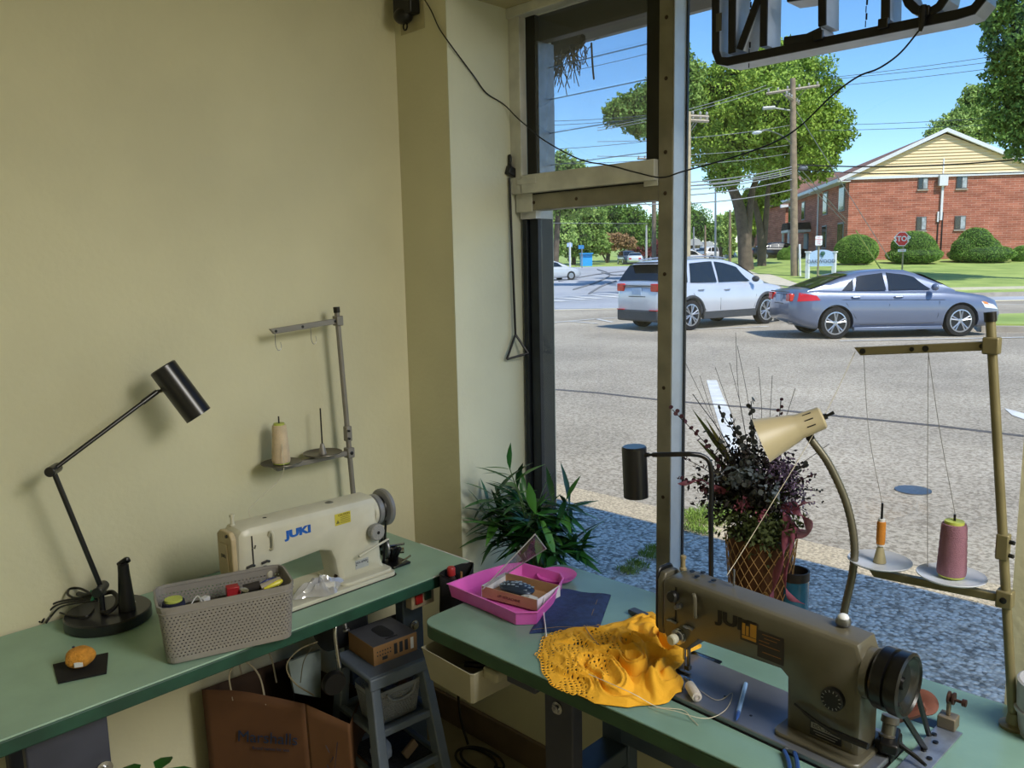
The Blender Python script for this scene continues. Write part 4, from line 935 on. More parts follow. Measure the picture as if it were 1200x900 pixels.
def upright(t, c, x, y, mat, wide=.075, ax='y'):
    k = MB(); d = (.04, wide, .62) if ax == 'y' else (wide, .04, .62); k.box((x-c[0], y-c[1], .41), d); lg = k.build('leg', mat, t, bevel=.004)
    k = MB(); dirv = (1, 0, 0) if ax == 'y' else (0, -1, 0); pp = Vector((x-c[0], y-c[1], .585)) + Vector(dirv)*.02
    k.lathe([(.016, 0), (.016, .004), (.010, .005), (.010, .012), (.004, .013)], pp, dirv, 14); k.build('bolt', m_chrome, lg)
    return lg
C1 = (cx, cy)
# side frames of the left table
upright(t1, C1, -1.86, 1.435, m_leg); upright(t1, C1, -2.15, 1.435, m_leg)
k = MB(); k.bb((-1.82-cx, .385-cy, .10), (-1.79-cx, .545-cy, .712)); lg = k.build('leg', m_legd, t1, bevel=.004)
k = MB(); k.lathe([(.018, 0), (.018, .004), (.009, .005), (.009, .012)], (-1.79-cx, .528-cy, .585), (1, 0, 0), 14); k.build('bolt', m_chrome, lg)
upright(t1, C1, -2.15, .46, m_legd)
for y in (.46, 1.435): MB().bb((-2.23-cx, y-.03-cy, .0), (-1.80-cx, y+.03-cy, .05)).build('foot', m_leg, t1, bevel=.005); MB().bb((-2.20-cx, y-.035-cy, .69), (-1.80-cx, y+.035-cy, .722)).build('top_bracket', m_legd, t1, bevel=.003)
MB().bb((-2.24-cx, .46-cy, .06), (-2.20-cx, 1.43-cy, .12)).build('stretcher', m_leg, t1, bevel=.004)
k = MB(); k.tube([(-1.7478-cx, 1.44-cy, .7585), (-1.748-cx, 1.56-cy, .7585)], .0022, 5); k.tube(bez([(-1.748-cx, 1.56-cy, .7585), (-1.752-cx, 1.592-cy, .7585), (-1.775-cx, 1.6-cy, .7585), (-2.0-cx, 1.601-cy, .7585)], 4), .0028, 5); k.build('worn_edge', m_white, t1, label='white worn laminate edge at the corner')
# right-hand table
t2, cx, cy = table('sewing_table', 'grey-green sewing table parallel to the shop window', -1.548, -.10, 1.226, 1.772, m_top2, m_edge2, .045)
C2 = (cx, cy)
for (x, y) in ((-1.215, 1.40), (-1.215, 1.63), (-.30, 1.40), (-.30, 1.63)):
    upright(t2, C2, x, y, m_leg if y > 1.5 else m_legd, .09, 'x')
for x in (-1.215, -.30):
    MB().bb((x-.045-cx, 1.27-cy, 0), (x+.045-cx, 1.74-cy, .05)).build('foot', m_leg, t2, bevel=.005)
    MB().bb((x-.045-cx, 1.25-cy, .69), (x+.045-cx, 1.74-cy, .722)).build('top_bracket', m_legd, t2, bevel=.003)
    MB().bb((x-.04-cx, 1.42-cy, .34), (x+.04-cx, 1.61-cy, .39)).build('cross_shelf', m_leg, t2, bevel=.004)
MB().bb((-1.19-cx, 1.60-cy, .40), (-.3-cx, 1.64-cy, .46)).build('stretcher', m_leg, t2, bevel=.004)
# cut-outs and plates in the tops (thin inlays)
k = MB(); k.prism(rrect(.10, .028, .013, 5, -.457-cx, 1.60-cy), .7601, .7606); k.build('belt_slot', m_black, t2, smooth=False)
k = MB(); k.lathe([(.0, .7602), (.008, .7602), (.008, .7612)], (-2.02-C1[0], 1.10-C1[1], 0), n=12); k.build('screw_hole', m_black, t1)

# ================================================================== SEWING MACHINES
def machine(label, origin, rz, mats, old):
    mb_, m_bed, m_whl, m_fac = mats
    t = thing('sewing_machine', label, 'sewing machine', origin, rz)
    # bed plate
    bp_ = rrect(.478, .178, .018, 4, .239, 0)
    MB().prism(bp_, .0005, .012).build('bed', m_bed, t, bevel=.002)
    k = MB(); k.prism(rrect(.486, .186, .02, 4, .239, 0), .0002, .0012); k.build('bed_gasket', m_black, t, smooth=False)
    # arm and pillar in one casting
    if old:
        prof = [(.012, .225), (.012, .115), (.028, .088), (.075, .086), (.105, .120), (.29, .126), (.303, .116), (.305, .02), (.300, .0125), (.447, .0125), (.447, .200), (.436, .228), (.06, .240), (.03, .238)]
    else:
        prof = [(.014, .228), (.008, .10), (.02, .085), (.075, .085), (.10, .112), (.255, .122), (.285, .112), (.296, .085), (.305, .03), (.300, .0125), (.470, .0125), (.458, .05), (.452, .17), (.455, .215), (.44, .238), (.05, .246), (.025, .242)]
    k = MB(); hw = .032 if old else .045
    # pillar is deeper towards the bed; casting swept over five slices
    ys = [-hw-.008, -hw-.004, -hw+.006, hw-.006, hw] if old else [-hw-.004, -hw+.004, -hw+.016, hw-.016, hw-.002]
    ins = [.010, .003, 0, 0, .010] if old else [.018, .005, 0, 0, .018]
    cxp, czp = .25, .17; rings = []
    def inset(p, d):
        n = len(p); out = []
        for i in range(n):
            a = Vector(p[i-1]); b_ = Vector(p[i]); c_ = Vector(p[(i+1) % n]); e1 = (b_-a).normalized(); e2 = (c_-b_).normalized()
            n1 = Vector((-e1.y, e1.x)); n2 = Vector((-e2.y, e2.x)); m = (n1+n2); m.normalize(); out.append(tuple(b_+m*d/max(.4, m.dot(n1))))
        return out
    for y, d in zip(ys, ins): rings.append([Vector((x, y, z)) for x, z in inset(prof, d)])
    k.rings(rings); body = k.build('arm', mb_, t, bevel=.004 if old else .007, ang=45, seg=3)
    yf = ys[0]
    # lower edge ledge along arm
    k = MB(); k.tube([Vector((.10, yf+.004, .150)), Vector((.30, yf+.004, .155)), Vector((.45, yf+.004, .150))], .0035, 6); k.build('casting_rib', mb_, t)
    # pillar foot flange
    k = MB(); k.prism(rrect(.166 if old else .176, .14 if old else .15, .02, 4, .376 if old else .388, -.002), .010, .020); k.build('pillar_foot', mb_, t, bevel=.003)
    # face plate
    k = MB(); k.T = Matrix.Rotation(0, 4, 'X')
    fpw = .8 if old else 1
    fpz = [(a_*fpw, b_) for a_, b_ in [(-.036, .10), (.030, .10), (.038, .13), (.038, .225), (.020, .238), (-.030, .238), (-.042, .222), (-.042, .125)]]
    k.prism(fpz, -.002 if not old else -.004, .012, 'yz'); fp = k.build('face_plate', m_fac, t, bevel=.003)
    if not old:
        k = MB(); k.prism([(-.020, .135), (.020, .150), (.022, .205), (-.016, .205)], -.005, -.0015, 'yz'); k.build('face_badge', m_fac, fp, bevel=.001)
        textmesh('lettering', 'JUKI', .013, m_ink, fp, basis((-.0055, 0, .172), (0, -1, 0), (0, 0, 1)), .0003)
        k = MB(); k.lathe([(.004, 0), (.004, .004)], (-.002, .02, .105), (-1, 0, 0), 10); k.lathe([(.004, 0), (.004, .004)], (-.002, -.02, .228), (-1, 0, 0), 10); k.build('screw', m_black, fp, kind='stuff')
    else:
        k = MB(); k.prism(rrect(.058, .145, .018, 4, -.004, .175), -.010, -.003, 'yz'); k.build('black_cover', m_black, fp, bevel=.004)
    # front of the head: thread guides, slot, tension
    k = MB(); k.bb((.048, yf-.001, .14), (.0515, yf+.003, .222)); k.build('take_up_slot', m_black, t, smooth=False)
    k = MB(); k.tube([(.050, yf, .19), (.050, yf-.012, .192), (.052, yf-.013, .200)], .0022, 6); k.build('take_up_lever', m_chrome, t)
    k = MB(); k.tube(bez([(.098, yf, .21), (.100, yf-.008, .222), (.104, yf-.010, .212), (.104, yf-.009, .180), (.100, yf, .172)], 5), .0045, 8); k.build('thread_guard', mb_, t)
    k = MB(); k.lathe([(.016, 0), (.016, .003), (.013, .004), (.013, .007), (.016, .008), (.016, .011), (.006, .012), (.006, .020)], (.080 if not old else .062, yf, .118), (0, -1, 0), 20); tn = k.build('tension_disc', m_black if not old else m_chrome, t)
    k = MB(); k.lathe([(.010, .018), (.011, .022), (.0105, .032), (.008, .034)], (.080 if not old else .062, yf, .118), (0, -1, 0), 18); k.build('tension_nut', M('ivory_knob', '#c7c3b0', .4), tn)
    k = MB()
    for x in (.030, .072): k.tube([(x, yf-.001, .142), (x+.014, yf-.005, .146), (x+.022, yf-.001, .142)], .0035, 6)
    k.build('thread_guide', m_black if not old else m_steel, t, kind='stuff')
    if old:
        k = MB(); k.lathe([(.004, 0), (.004, .010), (.012, .011), (.013, .022), (.010, .026)], (.055, yf, .205), (0, -1, .15), 18); k.build('front_knob', m_black, t)
        k = MB(); k.lathe([(.006, 0), (.006, .008), (.0045, .009), (.0045, .018)], (.062, yf, .185), (0, -1, 0), 12); k.build('small_screw', m_steel, t)
    # needle bar and presser foot
    k = MB(); k.cyl((.045, 0, .09), (.045, 0, .045), .0035, n=10); k.cyl((.045, 0, .045), (.045, 0, .018), .0012, n=6); k.build('needle_bar', m_chrome, t)
    k = MB(); k.cyl((.056, 0, .09), (.056, 0, .030), .004, n=10); k.bb((.048, -.006, .024), (.060, .006, .034)); k.bb((.030, -.004, .0135), (.060, .004, .017)); k.build('presser_foot', m_steel, t, bevel=.0008)
    k = MB(); k.lathe([(.030, .0122), (.030, .0130), (.004, .0134)], (.062, -.04 if old else 0, 0), n=28); k.build('bobbin_cover', m_chrome, t)
    k = MB(); k.lathe([(.0, .0121), (.003, .0121), (.003, .0126)], (.16, -.02, 0), n=10); k.lathe([(.0, .0121), (.003, .0121), (.003, .0126)], (.235, -.045, 0), n=10); k.build('bed_screw', m_black, t, kind='stuff')
    # top of the arm
    k = MB(); k.lathe([(.0075, 0), (.0075, .004), (.005, .006), (.0045, .024), (.0065, .025), (.0065, .031), (.003, .033)], (.030, .012, .240), (0, 0, 1), 16); k.build('presser_regulator', M('ivory_knob', '') if not old else M('brass_tan', '#8f8262', .5), t)
    k = MB()
    for x, y in ((.055, .01), (.075, .02), (.078, -.006), (.115, .0)): k.lathe([(.0, 0), (.0055, 0), (.0055, .0016), (.0, .0016)], (x, y, .2435), (0, 0, 1), 12)
    k.build('oil_hole', m_black, t, kind='stuff')
    if old:
        k = MB(); k.cyl((.155, .012, .24), (.155, .012, .275), .002, n=8); k.build('thread_pin', m_steel, t)
        k = MB(); k.lathe([(.013, 0), (.014, .003), (.0125, .011), (.012, .012)], (.385, .012, .234), n=20); ow = k.build('oil_window_ring', m_steel, t)
        k = MB(); k.ball((.385, .012, .246), (.0105, .0105, .008), 14, 8); k.build('oil_window', M('clear_lens', ''), ow)
    else:
        k = MB(); k.lathe([(.012, 0), (.013, .002), (.012, .005), (.006, .0075)], (.315, .0, .236), n=18); k.build('oil_window', m_steel, t)
    # hand wheel
    wz = .168 if old else .185; xw = .455 if old else .452
    if old: wp = [(.030, 0), (.034, .004), (.052, .008), (.055, .012), (.055, .030), (.050, .032), (.050, .036), (.056, .038), (.057, .056), (.052, .059), (.049, .055), (.044, .054), (.034, .046), (.012, .044), (.010, .050)]
    else: wp = [(.028, 0), (.040, .002), (.046, .006), (.046, .020), (.036, .022), (.034, .028), (.036, .034), (.052, .038), (.056, .042), (.056, .052), (.050, .055), (.040, .050), (.030, .046), (.010, .046), (.008, .050)]
    k = MB(); k.lathe(wp, (xw, -.004, wz), (1, 0, 0), 40); hwl = k.build('hand_wheel', m_whl, t, ang=30)
    if not old: k = MB(); k.lathe([(.0372, .0222), (.0352, .028), (.0372, .0338)], (xw, -.004, wz), (1, 0, 0), 32, False); k.build('pulley_groove', m_black, hwl)
    k = MB(); k.lathe([(.046, -.012), (.046, .0), (.03, .001)], (xw, -.004, wz), (1, 0, 0), 28); k.build('wheel_collar', mb_, t)
    # stitch dial
    if old:
        k = MB(); k.lathe([(.021, 0), (.021, .010), (.019, .012), (.0, .012)], (.398, yf, .114), (0, -1, 0), 28); dl = k.build('stitch_dial', m_black, t)
        k = MB()
        for i in range(14): a = 2*math.pi*i/14; k.box((.398+.0165*math.cos(a), yf-.0123, .114+.0165*math.sin(a)), (.0012, .0006, .004), rotm(-a+math.pi/2, 'Y'))
        k.build('dial_mark', M('grey_print', '#8a8a86', .5), dl, kind='stuff')
    else:
        k = MB(); k.lathe([(.010, 0), (.010, .006), (.023, .008), (.024, .012), (.024, .026), (.021, .029), (.0, .029)], (.425, yf, .14), (0, -1, 0), 28); dl = k.build('stitch_dial', M('grey_dial', '#8f9090', .5, bump=.3, bscale=300), t)
        k = MB(); k.lathe([(.005, .0285), (.005, .0295), (.0, .0295)], (.425, yf, .14), (0, -1, 0), 12); k.build('dial_centre', m_black, dl)
    # reverse lever
    lz = .088 if not old else .066; k = MB()
    if old: k.tube(bez([(.325, yf-.004, lz+.008), (.36, yf-.012, lz), (.41, yf-.018, lz-.006), (.47, yf-.018, lz-.006)], 4), [.0022]*3+[.0035]*5+[.006]*5, 8)
    else: k.tube([(.355, yf-.028, lz), (.40, yf-.024, lz+.008), (.47, yf-.014, lz+.018)], [.0038, .0036, .003], 8)
    k.build('reverse_lever', m_black if old else M('ivory_enamel', '#c9c7b6', .35), t)
    # maker's lettering and plates
    lm = M('blue_print', '#1f5fb8', .4) if not old else m_black
    textmesh('lettering', 'JUKI', .028 if not old else .033, lm, t, basis((.185 if not old else .196, yf-.0006, .198 if not old else .190), (1, 0, 0), (0, 0, 1)), .0004, sx=1.45, bold=.0016)
    if not old:
        k = MB(); k.bb((.300, yf-.0008, .185), (.352, yf+.004, .218)); lb = k.build('caution_sticker', M('yellow_sticker', '#c9bd45', .5), t, smooth=False)
        textmesh('lettering', 'CAUTION', .0085, m_black, lb, basis((.330, yf-.0013, .2125), (1, 0, 0), (0, 0, 1)), .0002)
        k = MB()
        for i in range(4): k.bb((.318, yf-.0012, .190+.005*i), (.348, yf-.0008, .1915+.005*i))
        k.prism([(.303, .190), (.315, .190), (.309, .200)], yf-.0012, yf-.0008, 'xz'); k.build('print', M('faded_print', '#77733a', .5), lb, smooth=False, kind='stuff')
        k = MB(); k.bb((.360, yf-.0008, .040), (.405, yf+.004, .066)); lb = k.build('model_plate', M('pale_plate', '#aeb3b5', .4), t, smooth=False)
        textmesh('lettering', 'DDL-8700H', .0085, m_ink, lb, basis((.3825, yf-.0013, .058), (1, 0, 0), (0, 0, 1)), .0002)
        k = MB()
        for q in (.363, .402): k.lathe([(.0016, 0), (.0016, .001), (0, .001)], (q, yf-.0008, .052), (0, -1, 0), 8)
        k.build('rivet', m_black, lb, kind='stuff')
        # rust at the inner foot of the pillar
        k = MB(); k.prism([(.2985, .014), (.302, .040), (.3005, .030), (.2995, .036), (.2985, .026)], yf+.004, yf+.02, 'xz'); k.build('rust_patch', M('rust', '#43301c', .8), t, smooth=False)
    else:
        k = MB(); k.bb((.205, yf-.0010, .160), (.243, yf+.004, .203)); lb = k.build('amber_sticker', M('sticker_brown', '#2b2422', .5), t, smooth=False)
        k = MB(); k.bb((.209, yf-.0014, .165), (.240, yf-.001, .171)); k.bb((.209, yf-.0014, .1725), (.2155, yf-.001, .196)); k.bb((.2175, yf-.0014, .1725), (.2235, yf-.001, .192)); k.bb((.2265, yf-.0014, .1725), (.240, yf-.001, .199)); k.build('amber_print', M('amber_ink', '#b8862a', .5), lb, smooth=False, kind='stuff')
        k = MB(); k.bb((.243, yf-.0010, .138), (.298, yf+.004, .192)); lb = k.build('instruction_sticker', M('sticker_dark', '#2c2624', .5), t, smooth=False)
        k = MB()
        for i, (a, b_) in enumerate(((.253, .290), (.257, .284), (.246, .268), (.246, .290), (.0, .0), (.254, .293))):
            if b_: k.bb((a, yf-.0014, .186-.0072*i), (b_, yf-.001, .1872-.0072*i))
        k.build('print', M('orange_ink', '#8a5a2a', .5), lb, smooth=False, kind='stuff')
        k = MB(); k.bb((.355, yf-.0010, .026), (.415, yf+.004, .053)); lb = k.build('model_plate', M('black_plate', '#141414', .4), t, smooth=False)
        k = MB(); k.bb((.357, yf-.0013, .040), (.413, yf-.001, .051)); k.build('plate_field', M('plate_silver', '#8d8a80', .4), lb, smooth=False)
        textmesh('lettering', 'DDL-5550-6', .0095, m_black, lb, basis((.385, yf-.0017, .0455), (1, 0, 0), (0, 0, 1)), .0002)
        k = MB(); k.bb((.362, yf-.0014, .035), (.408, yf-.001, .0362)); k.bb((.366, yf-.0014, .030), (.404, yf-.001, .0312)); k.build('plate_print', M('plate_silver', ''), lb, smooth=False, kind='stuff')
        k = MB(); k.lathe([(.0075, 0), (.0075, .0012), (0, .0012)], (.428, yf, .036), (0, -1, 0), 18); k.build('round_badge', M('grey_badge', '#5f5b52', .5), t)
    return t, yf
m_ivory = M('ivory_enamel', '#c9c7b6', .33, var=.05, scale=14); m_cream = M('cream_face_enamel', '#b9a987', .4, var=.08, scale=20)
m_olive = M('olive_grey_enamel', '#5b5749', .30, var=.10, scale=16, spec=.6)
machine('white industrial sewing machine on the sage green table by the left wall', (-1.93, .905, .76), R(90), (m_ivory, m_ivory, M('grey_wheel', '#8c8d90', .35, metal=.3), m_cream), False)
machine('olive grey industrial sewing machine on the grey-green table by the window', (-.936, 1.432, .76), R(-3.5), (m_olive, M('bed_plate_metal', '#858a94', .28, metal=.6, var=.1, scale=10), M('black_wheel', '#0b0b0d', .3), m_olive), True)
# belts
tag(MB().tube([(-.436, 1.462, .90), (-.432, 1.55, .762)], .0055, 6).tube([(-.436, 1.372, .90), (-.424, 1.50, .762)], .0055, 6).build('drive_belt', m_black), 'black drive belt running from the black hand wheel into the table slot', 'belt')
tag(MB().tube([(-1.972, 1.393, .93), (-2.0, 1.40, .762)], .004, 6).tube([(-1.90, 1.393, .91), (-1.935, 1.402, .762)], .004, 6).build('drive_belt', m_black), 'black drive belt below the grey hand wheel of the white machine', 'belt')
# bobbin winder of the window machine
bw = thing('bobbin_winder', 'greasy steel bobbin winder screwed beside the olive grey machine', 'bobbin winder', (-.415, 1.50, .76))
k = MB(); k.T = Matrix.Rotation(R(-3), 4, 'Z'); k.bb((-.022, -.13, .001), (.022, .10, .004)); bpz = k.build('base_plate', M('oily_steel', '#8b95a6', .4, metal=.6, var=.25, scale=25), bw, bevel=.001)
k = MB()
for p in ((0, .03), (-.008, -.01), (.008, -.03), (.0, -.09), (-.010, .055)): k.lathe([(.005, .004), (.005, .007), (.002, .0075)], (p[0], p[1], 0), n=10)
k.build('screw', m_black, bpz, kind='stuff')
k = MB(); k.bb((-.016, .088, .004), (.016, .118, .028)); k.bb((-.004, .098, .028), (.003, .108, .072)); br_ = k.build('tension_post', M('tan_steel', '#7c7262', .5, metal=.4), bw, bevel=.002)
k = MB(); k.lathe([(.012, -.006), (.012, -.003), (.008, 0), (.012, .003), (.012, .006)], (.003, .103, .064), (1, 0, 0), 14); k.lathe([(.003, .004), (.003, .018), (.007, .019), (.007, .026)], (.003, .103, .062), (1, 0, 0), 12); k.build('tension_disc', M('dark_bronze', '#4a3530', .4, metal=.5), br_)
k = MB(); k.lathe([(.010, -.02), (.016, -.018), (.016, -.014), (.012, -.012), (.012, .006), (.016, .008), (.015, .02), (.006, .022)], (-.055, -.055, .052), (0, .3, 1), 18); k.build('winder_head', M('worn_steel', '#77736c', .35, metal=.7, var=.2), bw)
k = MB(); k.bb((-.07, -.085, .0), (-.038, -.03, .036)); k.box((-.05, -.06, .03), (.03, .07, .02), R(15)); k.build('winder_body', M('oily_black', '#1f1e1d', .35, metal=.4, var=.3), bw, bevel=.004)
k = MB(); k.tube([(-.050, -.06, .035), (-.005, -.062, .018), (.014, -.07, .014)], [.005, .004, .003], 8); k.build('winder_spindle', m_black, bw)
k = MB(); k.tube([(-.065, .0, .040), (-.05, .05, .036), (-.038, .075, .035)], [.010, .012, .010], 8); k.build('trip_lever', M('rusty_red_steel', '#5a2f20', .5, metal=.4), bw)
k = MB(); k.lathe([(.0, 0), (.026, .001), (.026, .004), (.0, .005)], (-.040, .085, .045), (.3, -.5, .8), 22); k.build('friction_disc', M('rusty_red_steel', ''), bw)
# bobbin winder of the white machine
bw = thing('bobbin_winder', 'black and chrome bobbin winder behind the white sewing machine', 'bobbin winder', (-1.915, 1.43, .76))
k = MB(); k.bb((-.035, -.03, .001), (.035, .035, .008)); k.build('base_plate', m_black, bw, bevel=.002)
k = MB(); k.lathe([(.010, -.003), (.034, -.003), (.037, 0), (.037, .004), (.034, .007), (.010, .007)], (-.035, -.012, .048), (.25, 1, 0), 28); pw = k.build('pulley', m_steel, bw)
k = MB()
for i in range(6): a = i*math.pi/3; k.lathe([(.007, -.0045), (.007, .0085), (0, .0085)], Vector((-.035, -.012, .048))+Vector((.022*math.cos(a), 0, .022*math.sin(a))), (.25, 1, 0), 10)
k.build('pulley_hole', m_black, pw, kind='stuff')
k = MB(); k.bb((-.03, -.005, .008), (-.005, .02, .050)); k.box((.012, .0, .035), (.012, .012, .06), rotm(R(35), 'Y')); k.build('winder_arm', m_black, bw, bevel=.003)
k = MB(); k.cyl((-.03, 0, .05), (.012, .03, .060), .004, n=8); k.lathe([(.009, 0), (.009, .012), (.005, .013)], (.005, .018, .040), (.5, .6, 0), 14); k.cyl((.028, .004, .012), (.042, .03, .030), .0035, n=8); k.build('spindle', m_chrome, bw)

# ================================================================== THREAD STANDS
def stand(label, P, top, armT, lowB, lowE, plates, pr, metal, cap, plate_m, pins, hooks):
    """P: foot, top: pole top, armT: (pole point, end), low arm: (pole point, end)"""
    P = Vector(P); t = thing('thread_stand', label, 'thread stand', P); L = lambda p: Vector(p)-P
    k = MB(); k.lathe([(.024, 0), (.025, .006), (.014, .010), (.011, .03)], (0, 0, 0), n=20); k.build('foot', metal, t)
    k = MB(); k.tube([Vector((0, 0, .005)), L(top)], .0085, 14); k.build('pole', metal, t)
    k = MB(); d = L(top).normalized(); k.cyl(L(top)-d*.012, L(top)+d*.006, .0105, n=14); k.build('pole_cap', cap, t)
    a, e = L(armT[0]), L(armT[1]); dv = (e-a).normalized(); k = MB()
    def channel(k, a, e, h, w_):
        dv = (e-a).normalized(); sd = dv.cross(Vector((0, 0, 1))).normalized(); up = sd.cross(dv)
        k.rings([[a+sd*w_/2+up*h/2, a-sd*w_/2+up*h/2, a-sd*w_/2-up*h/2, a+sd*w_/2-up*h/2], [e+sd*w_/2+up*h/2, e-sd*w_/2+up*h/2, e-sd*w_/2-up*h/2+dv*-.012, e+sd*w_/2-up*h/2-dv*.012]])
    channel(k, a-dv*.012, e, .017, .012); ar = k.build('top_arm', metal, t, bevel=.0015)
    k = MB(); k.box(a, (.028, .024, .032)); k.build('top_clamp', metal, t, bevel=.003)
    sd = dv.cross(Vector((0, 0, 1))).normalized()
    if sd.dot(Vector((0, 0, CZ))-P) < 0: sd = -sd
    k = MB()
    for f in (.06, .55, .93): k.lathe([(.0045, 0), (.0045, .0015), (.002, .002)], a.lerp(e, f)+sd*.006, sd, 10)
    k.build('rivet', m_black, ar, kind='stuff')
    for f in hooks:
        p = a.lerp(e, f)-Vector((0, 0, .008)); k = MB()
        if pins == 'old': k.lathe([(.004, -.007), (.006, -.007), (.006, .007), (.004, .007)], p+Vector((0, 0, .008)), sd, 14); k.build('eyelet', m_black, ar)
        else:
            k.tube(bez([p+dv*.0, p-Vector((0, 0, .035)), p-Vector((0, 0, .052))-dv*.008, p-Vector((0, 0, .045))-dv*.018, p-Vector((0, 0, .028))-dv*.017], 5), .0009, 5); k.build('thread_hook', m_steel, ar)
    a, e = L(lowB), L(lowE); dv = (e-a).normalized(); k = MB(); channel(k, a-dv*.012, e+dv*.0, .016, .016); k.build('lower_arm', metal, t, bevel=.002)
    k = MB(); k.box(a, (.028, .026, .034)); lc = k.build('lower_clamp', metal, t, bevel=.003)
    k = MB(); k.lathe([(.006, 0), (.006, .002), (.003, .003)], a+sd*.014, sd, 12); k.build('clamp_screw', m_black, lc)
    q = L(top)*.5 if pins == 'old' else L(top)*.47
    k = MB(); q = Vector((0, 0, 0)).lerp(L(top), .448 if pins == 'old' else .47); k.box(q, (.022, .021, .05)); jn = k.build('pole_joint', metal, t, bevel=.003)
    k = MB()
    for dz in (-.014, .012): k.lathe([(.004, 0), (.004, .010), (.002, .011)], q+Vector((.010, -.004, dz)), (1, -.3, 0), 10)
    k.build('joint_screw', m_black, jn, kind='stuff')
    for i, pc in enumerate(plates):
        c = L(pc); k = MB(); k.lathe([(.012, -.004), (pr*.92, .0), (pr, .004), (pr*.99, .0055), (pr*.9, .0018), (.012, -.001)], c, n=36); pl = k.build('spool_plate', plate_m, t)
        k = MB(); k.lathe([(.013, 0), (.012, .006), (.007, .030), (.005, .034)], c, n=16); k.build('spool_holder', metal if pins != 'old' else M('tan_steel_paint', '#a39a78', .5), pl)
        k = MB(); k.cyl(c, c+Vector((0, 0, .128 if pins == 'old' else .148)), .0024, n=8); k.build('spool_pin', m_black, pl)
    return t
m_stg = M('grey_stand_paint', '#8b8781', .4, metal=.3, var=.08)
stand('grey thread stand with one cream cone, by the left wall', (-2.2, 1.492, .76), (-2.2, 1.458, 1.53), ((-2.2, 1.461, 1.492), (-2.2, 1.22, 1.474)), (-2.2, 1.478, 1.058), (-2.2, 1.20, 1.056), [(-2.2, 1.231, 1.068), (-2.2, 1.378, 1.072)], .062, m_stg, m_black, M('dull_metal_plate', '#6f6a62', .35, metal=.7, var=.1), 'new', (.42, .93))
m_sto = M('olive_stand_paint', '#7e7656', .42, metal=.25, var=.1)
stand('olive tan thread stand with white plates at the right of the window table', (-.325, 1.691, .76), (-.411, 1.691, 1.548), ((-.405, 1.691, 1.492), (-.655, 1.691, 1.466)), (-.354, 1.691, 1.012), (-.606, 1.691, 1.0), [(-.586, 1.691, 1.026), (-.449, 1.691, 1.030)], .063, m_sto, m_black, M('white_plate_plastic', '#c3c9d6', .35, var=.04), 'old', (.45, .93))
def cone(name, label, p, h, rb, rt, m_thr, m_core, cat='thread cone', lip=True):
    t = thing(name, label, cat, p); k = MB()
    pf = [(rb*.6, .003), (rb*.97, .004), (rb, .010)]
    for i in range(1, 12): f = i/12; pf.append((rb+(rt-rb)*f+.0006*(i % 2), .010+(h-.018)*f))
    pf += [(rt*.97, h-.006), (rt*.6, h-.005)]
    k.lathe(pf, n=24); k.build('thread', m_thr, t)
    MB().lathe([(rb*.9, 0), (rb*.9, .004), (rb*.4, .005)], n=20).build('core_base', m_core, t)
    k = MB(); k.lathe([(.0035, h-.007), (rt*.8, h-.006), (rt*.78, h), (.0055, h+.001), (.0035, h)], n=20); k.build('core', m_core, t)
    return t
def thr(n, c): return M(n, c, .75, var=.1, scale=30, bump=.4, bscale=500)
m_lime = M('lime_core', '#b7c35a', .5)
cone('thread_cone', 'cream pink thread cone on the grey stand by the wall', (-2.2, 1.231, 1.070), .125, .0275, .021, thr('cream_thread', '#d8c4a6'), m_lime)
cone('thread_cone', 'mauve thread cone on the right white plate', (-.449, 1.691, 1.033), .112, .0265, .0225, thr('mauve_thread', '#8f6474'), m_lime)
cone('thread_spool', 'narrow orange thread spool on the left white plate', (-.586, 1.691, 1.062), .058, .0085, .0085, thr('orange_thread', '#d0862a'), m_white, 'thread spool')
# loose threads
m_thin = M('pale_thread', '#cfc8b4', .8)
def strand(label, pts, r=.0006, m=None, name='thread_strand', cat='thread', n=8): return tag(MB().tube(bez(pts, n), r, 4).build(name, m or m_thin), label, cat)
strand('fine thread rising from the cream cone down across the white machine', [(-2.2, 1.235, 1.19), (-2.17, 1.22, 1.12), (-2.13, 1.19, 1.05), (-2.0, 1.02, 1.02), (-1.95, .99, 1.008)], .0009)
m_dthr = M('grey_thread', '#77736b', .8)
strand('thread from the orange spool up to the stand arm end', [(-.586, 1.691, 1.15), (-.62, 1.691, 1.3), (-.638, 1.691, 1.466)], .0006, m_dthr)
strand('thread from the mauve cone up to the stand arm middle', [(-.449, 1.691, 1.16), (-.485, 1.691, 1.32), (-.515, 1.691, 1.478)], .0006, m_dthr)
strand('thread hanging straight down from the stand arm middle', [oy(1088, 412, 1.691), oy(1087, 540, 1.691), oy(1087, 664, 1.691)], .0006, m_dthr)
strand('thread slanting from the stand arm end down past the beige lamp to the olive machine', [(-.655, 1.691, 1.464), (-.70, 1.64, 1.32), (-.785, 1.50, 1.075), (-.80, 1.44, 1.015)], .0008)
strand('pale thread curling over the bed of the olive machine beside the white spool', [oz(800, 800, .7605)+Vector((0, 0, .014)), oz(838, 820, .774), oz(858, 812, .774), oz(850, 832, .774), oz(826, 842, .774), oz(790, 833, .774), oz(760, 828, .764)], .0008)
strand('pale thread end curling on the table in front of the yellow cloth', [oz(690, 790, .79), oz(740, 812, .785), oz(770, 828, .763), oz(800, 832, .763), oz(810, 842, .763), oz(818, 850, .762)], .0009)

